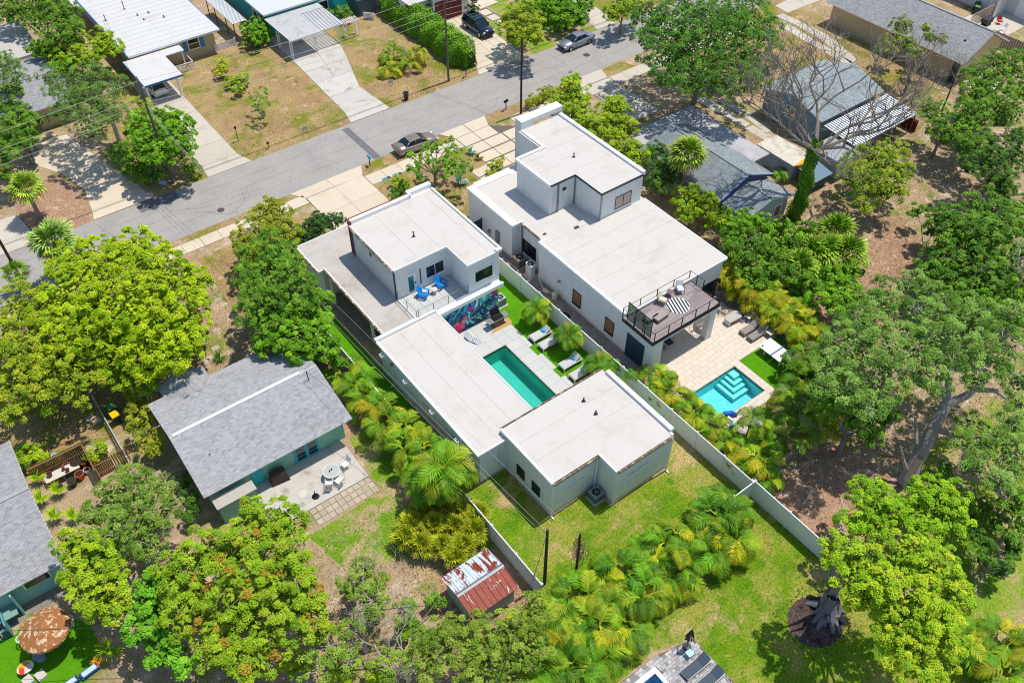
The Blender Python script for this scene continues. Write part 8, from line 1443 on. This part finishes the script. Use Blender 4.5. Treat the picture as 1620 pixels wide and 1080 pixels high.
for i, (p, lb) in enumerate((((-4.96, 46.55), 'bright spiky yucca left of the pair by the shingle roof'), ((-3.89, 45.74), 'bright spiky yucca right of the pair by the shingle roof'), ((-5.30, 48.58), 'spiky yucca between roof corner and tree at left'), ((-3.71, 51.54), 'spiky yucca in front of the brown wooden fence'), ((-4.93, 50.55), 'yellowish spiky plant at the roof edge by the potting bench'), ((-4.10, 48.55), 'spiky plant below the potting bench'), ((-5.29, 34.50), 'round bright yellow-green spiky plant at the turf corner'))): rosette('yucca', lb, p[0], p[1], 34, .85 if i < 6 else 1.1, .07, '#8aa818', '#c9c23a', h=.6)
rosette('bromeliad', 'orange spiky bromeliad at the turf corner', *(-6.27, 34.57), 20, .5, .06, '#d8861c', '#e8a82c')
rosette('cycad', 'dark spiky plant beside the stepping stones by the mint cottage', *(10.62, 54.11), 24, .9, .08, '#4f7a2c', '#7a9440')
for i, (p) in enumerate(((10.84, 55.47), (10.05, 54.71), (9.59, 54.53))): mb = MB(); mb.rbox(p[0], p[1], 0, .6, .5, .05, .4*i); tag(mb.build('stepping_stone', STONE), f'pale square stepping stone near the mint cottage porch, {ordinal(i)} from the top', 'stepping stone', 'stepping stones near the mint cottage porch')
# ------------------------------------------------------------------ bare tree with ivy trunk
def bare_tree(name, label, x, y, h0, H_, R, seed, depth=6, ivy=True, r0=.38, tm=None, starts=5, lean=(0, 0), zmin=.35):
    rg = random.Random(seed); t = thing(name, label, 'tree', (x, y, 0)); top = (x+lean[0], y+lean[1], h0); mb = MB(); mb.tube([(x, y, 0), (x+lean[0]*.5+.1, y+lean[1]*.5, h0*.5), top], [r0, r0*.8, r0*.7], 9, False); mb.build('trunk', tm or BARKD, t); mb = MB()
    def grow(p, d, r, L, k):
        pts = [p]; q = Vector(p); dd = Vector(d)
        for i in range(3): dd = (dd+Vector((rg.uniform(-.28, .28), rg.uniform(-.28, .28), rg.uniform(-.12, .2)))).normalized(); q = q+dd*L/3; pts.append(tuple(q))
        mb.tube(pts, [r, r*.9, r*.8, r*.68], 5 if r > .04 else 3, False)
        if k == 0: return
        for j in range(2 if rg.random() < .45 else 3):
            nd = (dd+Vector((rg.uniform(-.95, .95), rg.uniform(-.95, .95), rg.uniform(-.3, .6)))).normalized(); grow(tuple(q), nd, r*.64, L*rg.uniform(.66, .86), k-1)
    for i in range(starts):
        a = 2*pi*i/starts+rg.uniform(-.3, .3); grow(top, Vector((cos(a)*.8, sin(a)*.8, rg.uniform(zmin, 1.1))).normalized(), r0*.45, R*.42, depth)
    mb.build('branches', tm or mat('grey_bare_branch', '#8f857f', .95, var=.25, scale=6), t)
    if ivy:
        rg2 = np.random.default_rng(seed); n = 9000; z = rg2.uniform(0, h0*1.12, n); a = rg2.uniform(0, 2*pi, n); rr_ = (.6+.28*np.sin(z*1.7+a*2)*np.cos(z*.9+a))*rg2.uniform(.7, 1.25, n)*(1-.25*z/h0); C = np.stack([lean[0]*z/h0+rr_*np.cos(a), lean[1]*z/h0+rr_*np.sin(a), z], 1); N = np.stack([np.cos(a), np.sin(a), .5+0*a], 1)+rg2.normal(0, .4, (n, 3)); N /= np.linalg.norm(N, axis=1, keepdims=True)
        pal = SPEC['mid'][0]; me = leaves_mesh('ivy', C, N, rg2.normal(0, 1, (n, 3)), np.full(n, .19), np.full(n, .14), pal[rg2.integers(0, len(pal), n)]*CG); me.materials.append(LEAF); part('ivy', me, t)
    return t
bare_tree('bare_tree', 'tall leafless grey tree with ivy covered trunk over the pale blue cottage', 63.0, 38.0, 7.6, 6, 8.6, 4, 6, True, .42, None, 8, (.4, .2))
bare_tree('dead_shrub', 'pale dead branching shrub at the bottom centre edge', *(8.63, 22.03), 1.2, 3, 2.8, 12, 5, False, .12, TWIG, 5)
bare_tree('dead_shrub', 'white bare branches reaching across beside the orange-tipped mango', *(9.16, 26.30), 2.2, 3, 2.9, 22, 5, False, .1, TWIG, 4)
bare_tree('dead_tree', 'dead pale tree skeleton with drooping strips at the right edge', *(65.01, 17.77), 5.8, 3, 2.6, 31, 4, False, .16, TWIG, 5)
bare_tree('bare_tree', 'thin bare treetop in front of the grey gable roof', *(89.62, 43.94), 4.8, 3, 3.2, 41, 5, False, .12, None, 4)
bare_tree('bare_tree', 'bare twigs rising from the right edge of the tan house roof', *(91.35, 41.00), 4.0, 3, 2.6, 43, 4, False, .1, None, 4)
# ------------------------------------------------------------------ great trunk and limbs of the live oak; fallen log; leaning stump trunk
lo = [o for o in bpy.data.objects if o.name.startswith('live_oak')][0]; mb = MB(); rg = random.Random(2)
def P3(p, z): return (p[0], p[1], z)
tk = [P3((45.50, 12.53), 0), P3((46.57, 12.92), 1.8), P3((47.95, 13.38), 3.6), P3((49.39, 13.79), 5.0)]
mb.tube(tk, [.62, .5, .44, .38], 12, False); mb.tube([tk[3], P3((50.54, 13.19), 5.8), P3((51.64, 12.99), 6.6), P3((52.07, 13.27), 7.4)], [.34, .27, .2, .12], 9, False); mb.tube([P3((51.13, 12.99), 6.2), P3((51.88, 12.06), 6.4), P3((52.07, 11.26), 6.2)], [.2, .16, .08], 8, False)
mb.tube([tk[3], P3((49.92, 14.40), 6.0), P3((50.23, 14.94), 6.8)], [.3, .24, .14], 9, False); mb.tube([tk[3], P3((49.41, 14.57), 6.0), P3((49.48, 15.35), 6.8)], [.2, .16, .1], 8, False)
mb.tube([P3((48.16, 13.36), 3.6), P3((48.71, 11.90), 3.8), P3((49.93, 10.60), 4.2), P3((51.00, 9.35), 4.3)], [.26, .18, .13, .08], 8, False); mb.tube([P3((46.57, 12.92), 1.8), P3((46.44, 13.47), 3.2), P3((47.01, 14.53), 4.6)], [.2, .15, .1], 8, False)
mb.tube([P3((45.59, 12.72), .9), P3((45.36, 13.30), 2.0), P3((45.44, 14.06), 3.0)], [.2, .14, .08], 8, False); mb.build('limb', mat('oak_bark', '#a09a94', .95, var=.35, scale=5, bmp=.8, bscale=10), lo)
mb = MB(); a, b = (48.51, 9.93), (48.55, 5.91); mb.tube([(a[0], a[1], .15), ((a[0]+b[0])/2, (a[1]+b[1])/2, .22), (b[0], b[1], .15)], [.12, .16, .1], 8); tag(mb.build('fallen_log', TWIG), 'long pale fallen branch on the ground at the right edge', 'log')
ct = [o for o in bpy.data.objects if o.name.startswith('camphor_tree')][0]; mb = MB(); bx_, by_ = ct.location.x, ct.location.y
mb.tube([(bx_-.2, by_-.2, .4), (bx_+.1, by_+.1, 1.2), (bx_+.5, by_+.5, 2.4), (bx_+.9, by_+.9, 3.8)], [.55, .5, .42, .3], 12, False)
rg = random.Random(15)
for k in range(15):
    an = k*2*pi/15; R = rg.uniform(1.0, 1.5); w = rg.uniform(.16, .3); a2 = an+rg.uniform(-.25, .25)
    mb.tube([(bx_-.2+.25*cos(an), by_-.2+.25*sin(an), 1.5+rg.uniform(-.3, .5)), (bx_-.25+.45*cos(an), by_-.25+.45*sin(an), .75), (bx_-.35+.75*cos(a2), by_-.35+.75*sin(a2), .3), (bx_-.4+R*cos(a2), by_-.4+R*sin(a2), -.03)], [w*.8, w*1.1, w*.9, w*.35], 7, False)
mb.lathe(bx_-.35, by_-.85, [(.24, .35), (.27, .72), (.13, .74)], 10)
mb.build('root_flare', mat('grey_root_bark', '#77747a', .95, var=.6, scale=4, bmp=.8, bscale=8), ct)
# dead palm fronds piled on the wood chips, and litter, twigs, grass
rng = np.random.default_rng(77)
def litter(name, rects, dens, size, pal, seed, z=.03, kind='stuff', flat=.35, tall=False):
    rg = np.random.default_rng(seed); Cs = []
    for (x0, y0, x1, y1) in rects: m = int(abs((x1-x0)*(y1-y0))*dens); Cs.append(np.stack([rg.uniform(x0, x1, m), rg.uniform(y0, y1, m), np.full(m, z)+rg.uniform(0, .03, m)], 1))
    C = np.concatenate(Cs); m = len(C); N = np.stack([rg.normal(0, flat, m), rg.normal(0, flat, m), np.ones(m)], 1)
    if tall: N = np.stack([rg.normal(0, 1, m), rg.normal(0, 1, m), rg.uniform(0, .7, m)], 1)
    if name != 'mulch_crumbs':
        ok = ((C[:, 0]-31.8)**2+(C[:, 1]-9.45)**2) > 3.4; C, N = C[ok], N[ok]; m = len(C)
    N /= np.linalg.norm(N, axis=1, keepdims=True); A = rg.normal(0, 1, (m, 3)); 
    if tall: A[:, 2] += 2.2
    K = pal[rg.integers(0, len(pal), m)]*rg.uniform(.7, 1.25, (m, 1)); s = rg.uniform(.6, 1.4, m)*size; me = leaves_mesh(name, C, N, A, s, s*(.5 if not tall else .22), K); me.materials.append(LEAF); o = bpy.data.objects.new(name, me); COL.objects.link(o); o['kind'] = kind; return o
DL = cl('#c9a585', '#a5805f', '#8a6647', '#ddc4a8', '#6b4e3a', '#b98a6a')
litter('fallen_leaves', [(36.2, 5, 60, 18.4), (50.5, 26, 66, 37), (46, 5, 70, 27), (60, 26, 85, 40), (-6, 52, 3, 60), (14.9, 40.5, 18.4, 56), (3, 79, 8.4, 88), (12, 16, 18.3, 30), (5, 20, 14, 34), (33, 56.6, 42, 62), (8, 52, 20, 66), (66, 40, 74, 60), (24.5, 78.6, 37, 84), (42, 78.6, 54, 84)], 9, .13, DL, 3)
litter('grass', [(18.8, 16, 35.2, 25.8), (18.8, 26, 22.8, 31), (24.8, -6, 36, 16), (9, 33, 13, 34.8), (26, 14.5, 35, 20)], 36, .14, cl('#7fa01f', '#6a9018', '#93ad30', '#a8a348'), 4, .03, 'stuff', .35, True)
litter('weeds', [(36.2, 5, 60, 18.4), (46, 5, 70, 27), (50, 26, 70, 37), (64, 26, 90, 40), (-6, 52, 3, 60), (12, 16, 18.3, 30), (5, 14, 14, 34), (8, 52, 20, 66), (33, 56.6, 42, 62), (86, 40, 97, 60)], 16, .17, cl('#7f9a2a', '#6a8822', '#94a040', '#a39a55'), 8, .04, 'stuff', .35, True)
litter('grass', [(14.7, 78.6, 20.2, 100), (24.6, 78.6, 37, 100), (42, 78.6, 54, 92), (14.2, 58, 26, 67), (61.6, 78.6, 72, 90), (86, 42, 96, 60), (33, 57, 44, 67)], 14, .15, cl('#8a8f38', '#74862a', '#a89a5a', '#b8a878'), 5, .03, 'stuff', .35, True)
litter('mulch_crumbs', [(29.6, 7.3, 34.0, 11.6)], 26, .12, cl('#3a3034', '#5b4642', '#2b2628', '#7a5c50'), 21)
PALD = FR['dull']
for i, (px, py) in enumerate(((40.08, 18.00), (41.40, 17.73), (41.02, 16.24), (39.26, 16.52), (42.44, 16.23), (42.06, 14.77), (39.53, 15.30), (38.77, 17.58), (40.62, 14.48), (43.57, 15.39))):
    t = thing('fallen_frond', f'dry grey palm frond in the wood chip heap, {ordinal(i)} of the heap', 'frond', (px, py, .12), 'dry palm fronds on the wood chip bed'); m2 = frond_mesh('blade', 1.5, .15, .3, 12, .3, .05, L3('#a59488'), L3('#cbbdb0'), .3, i) if i == 0 else m2; part('blade', m2, t, rot=(.3*(i % 3), 0, i*1.3))
print('LEAVES', sum(len(m_.polygons) for m_ in bpy.data.meshes), 'OBJ', len(bpy.data.objects))
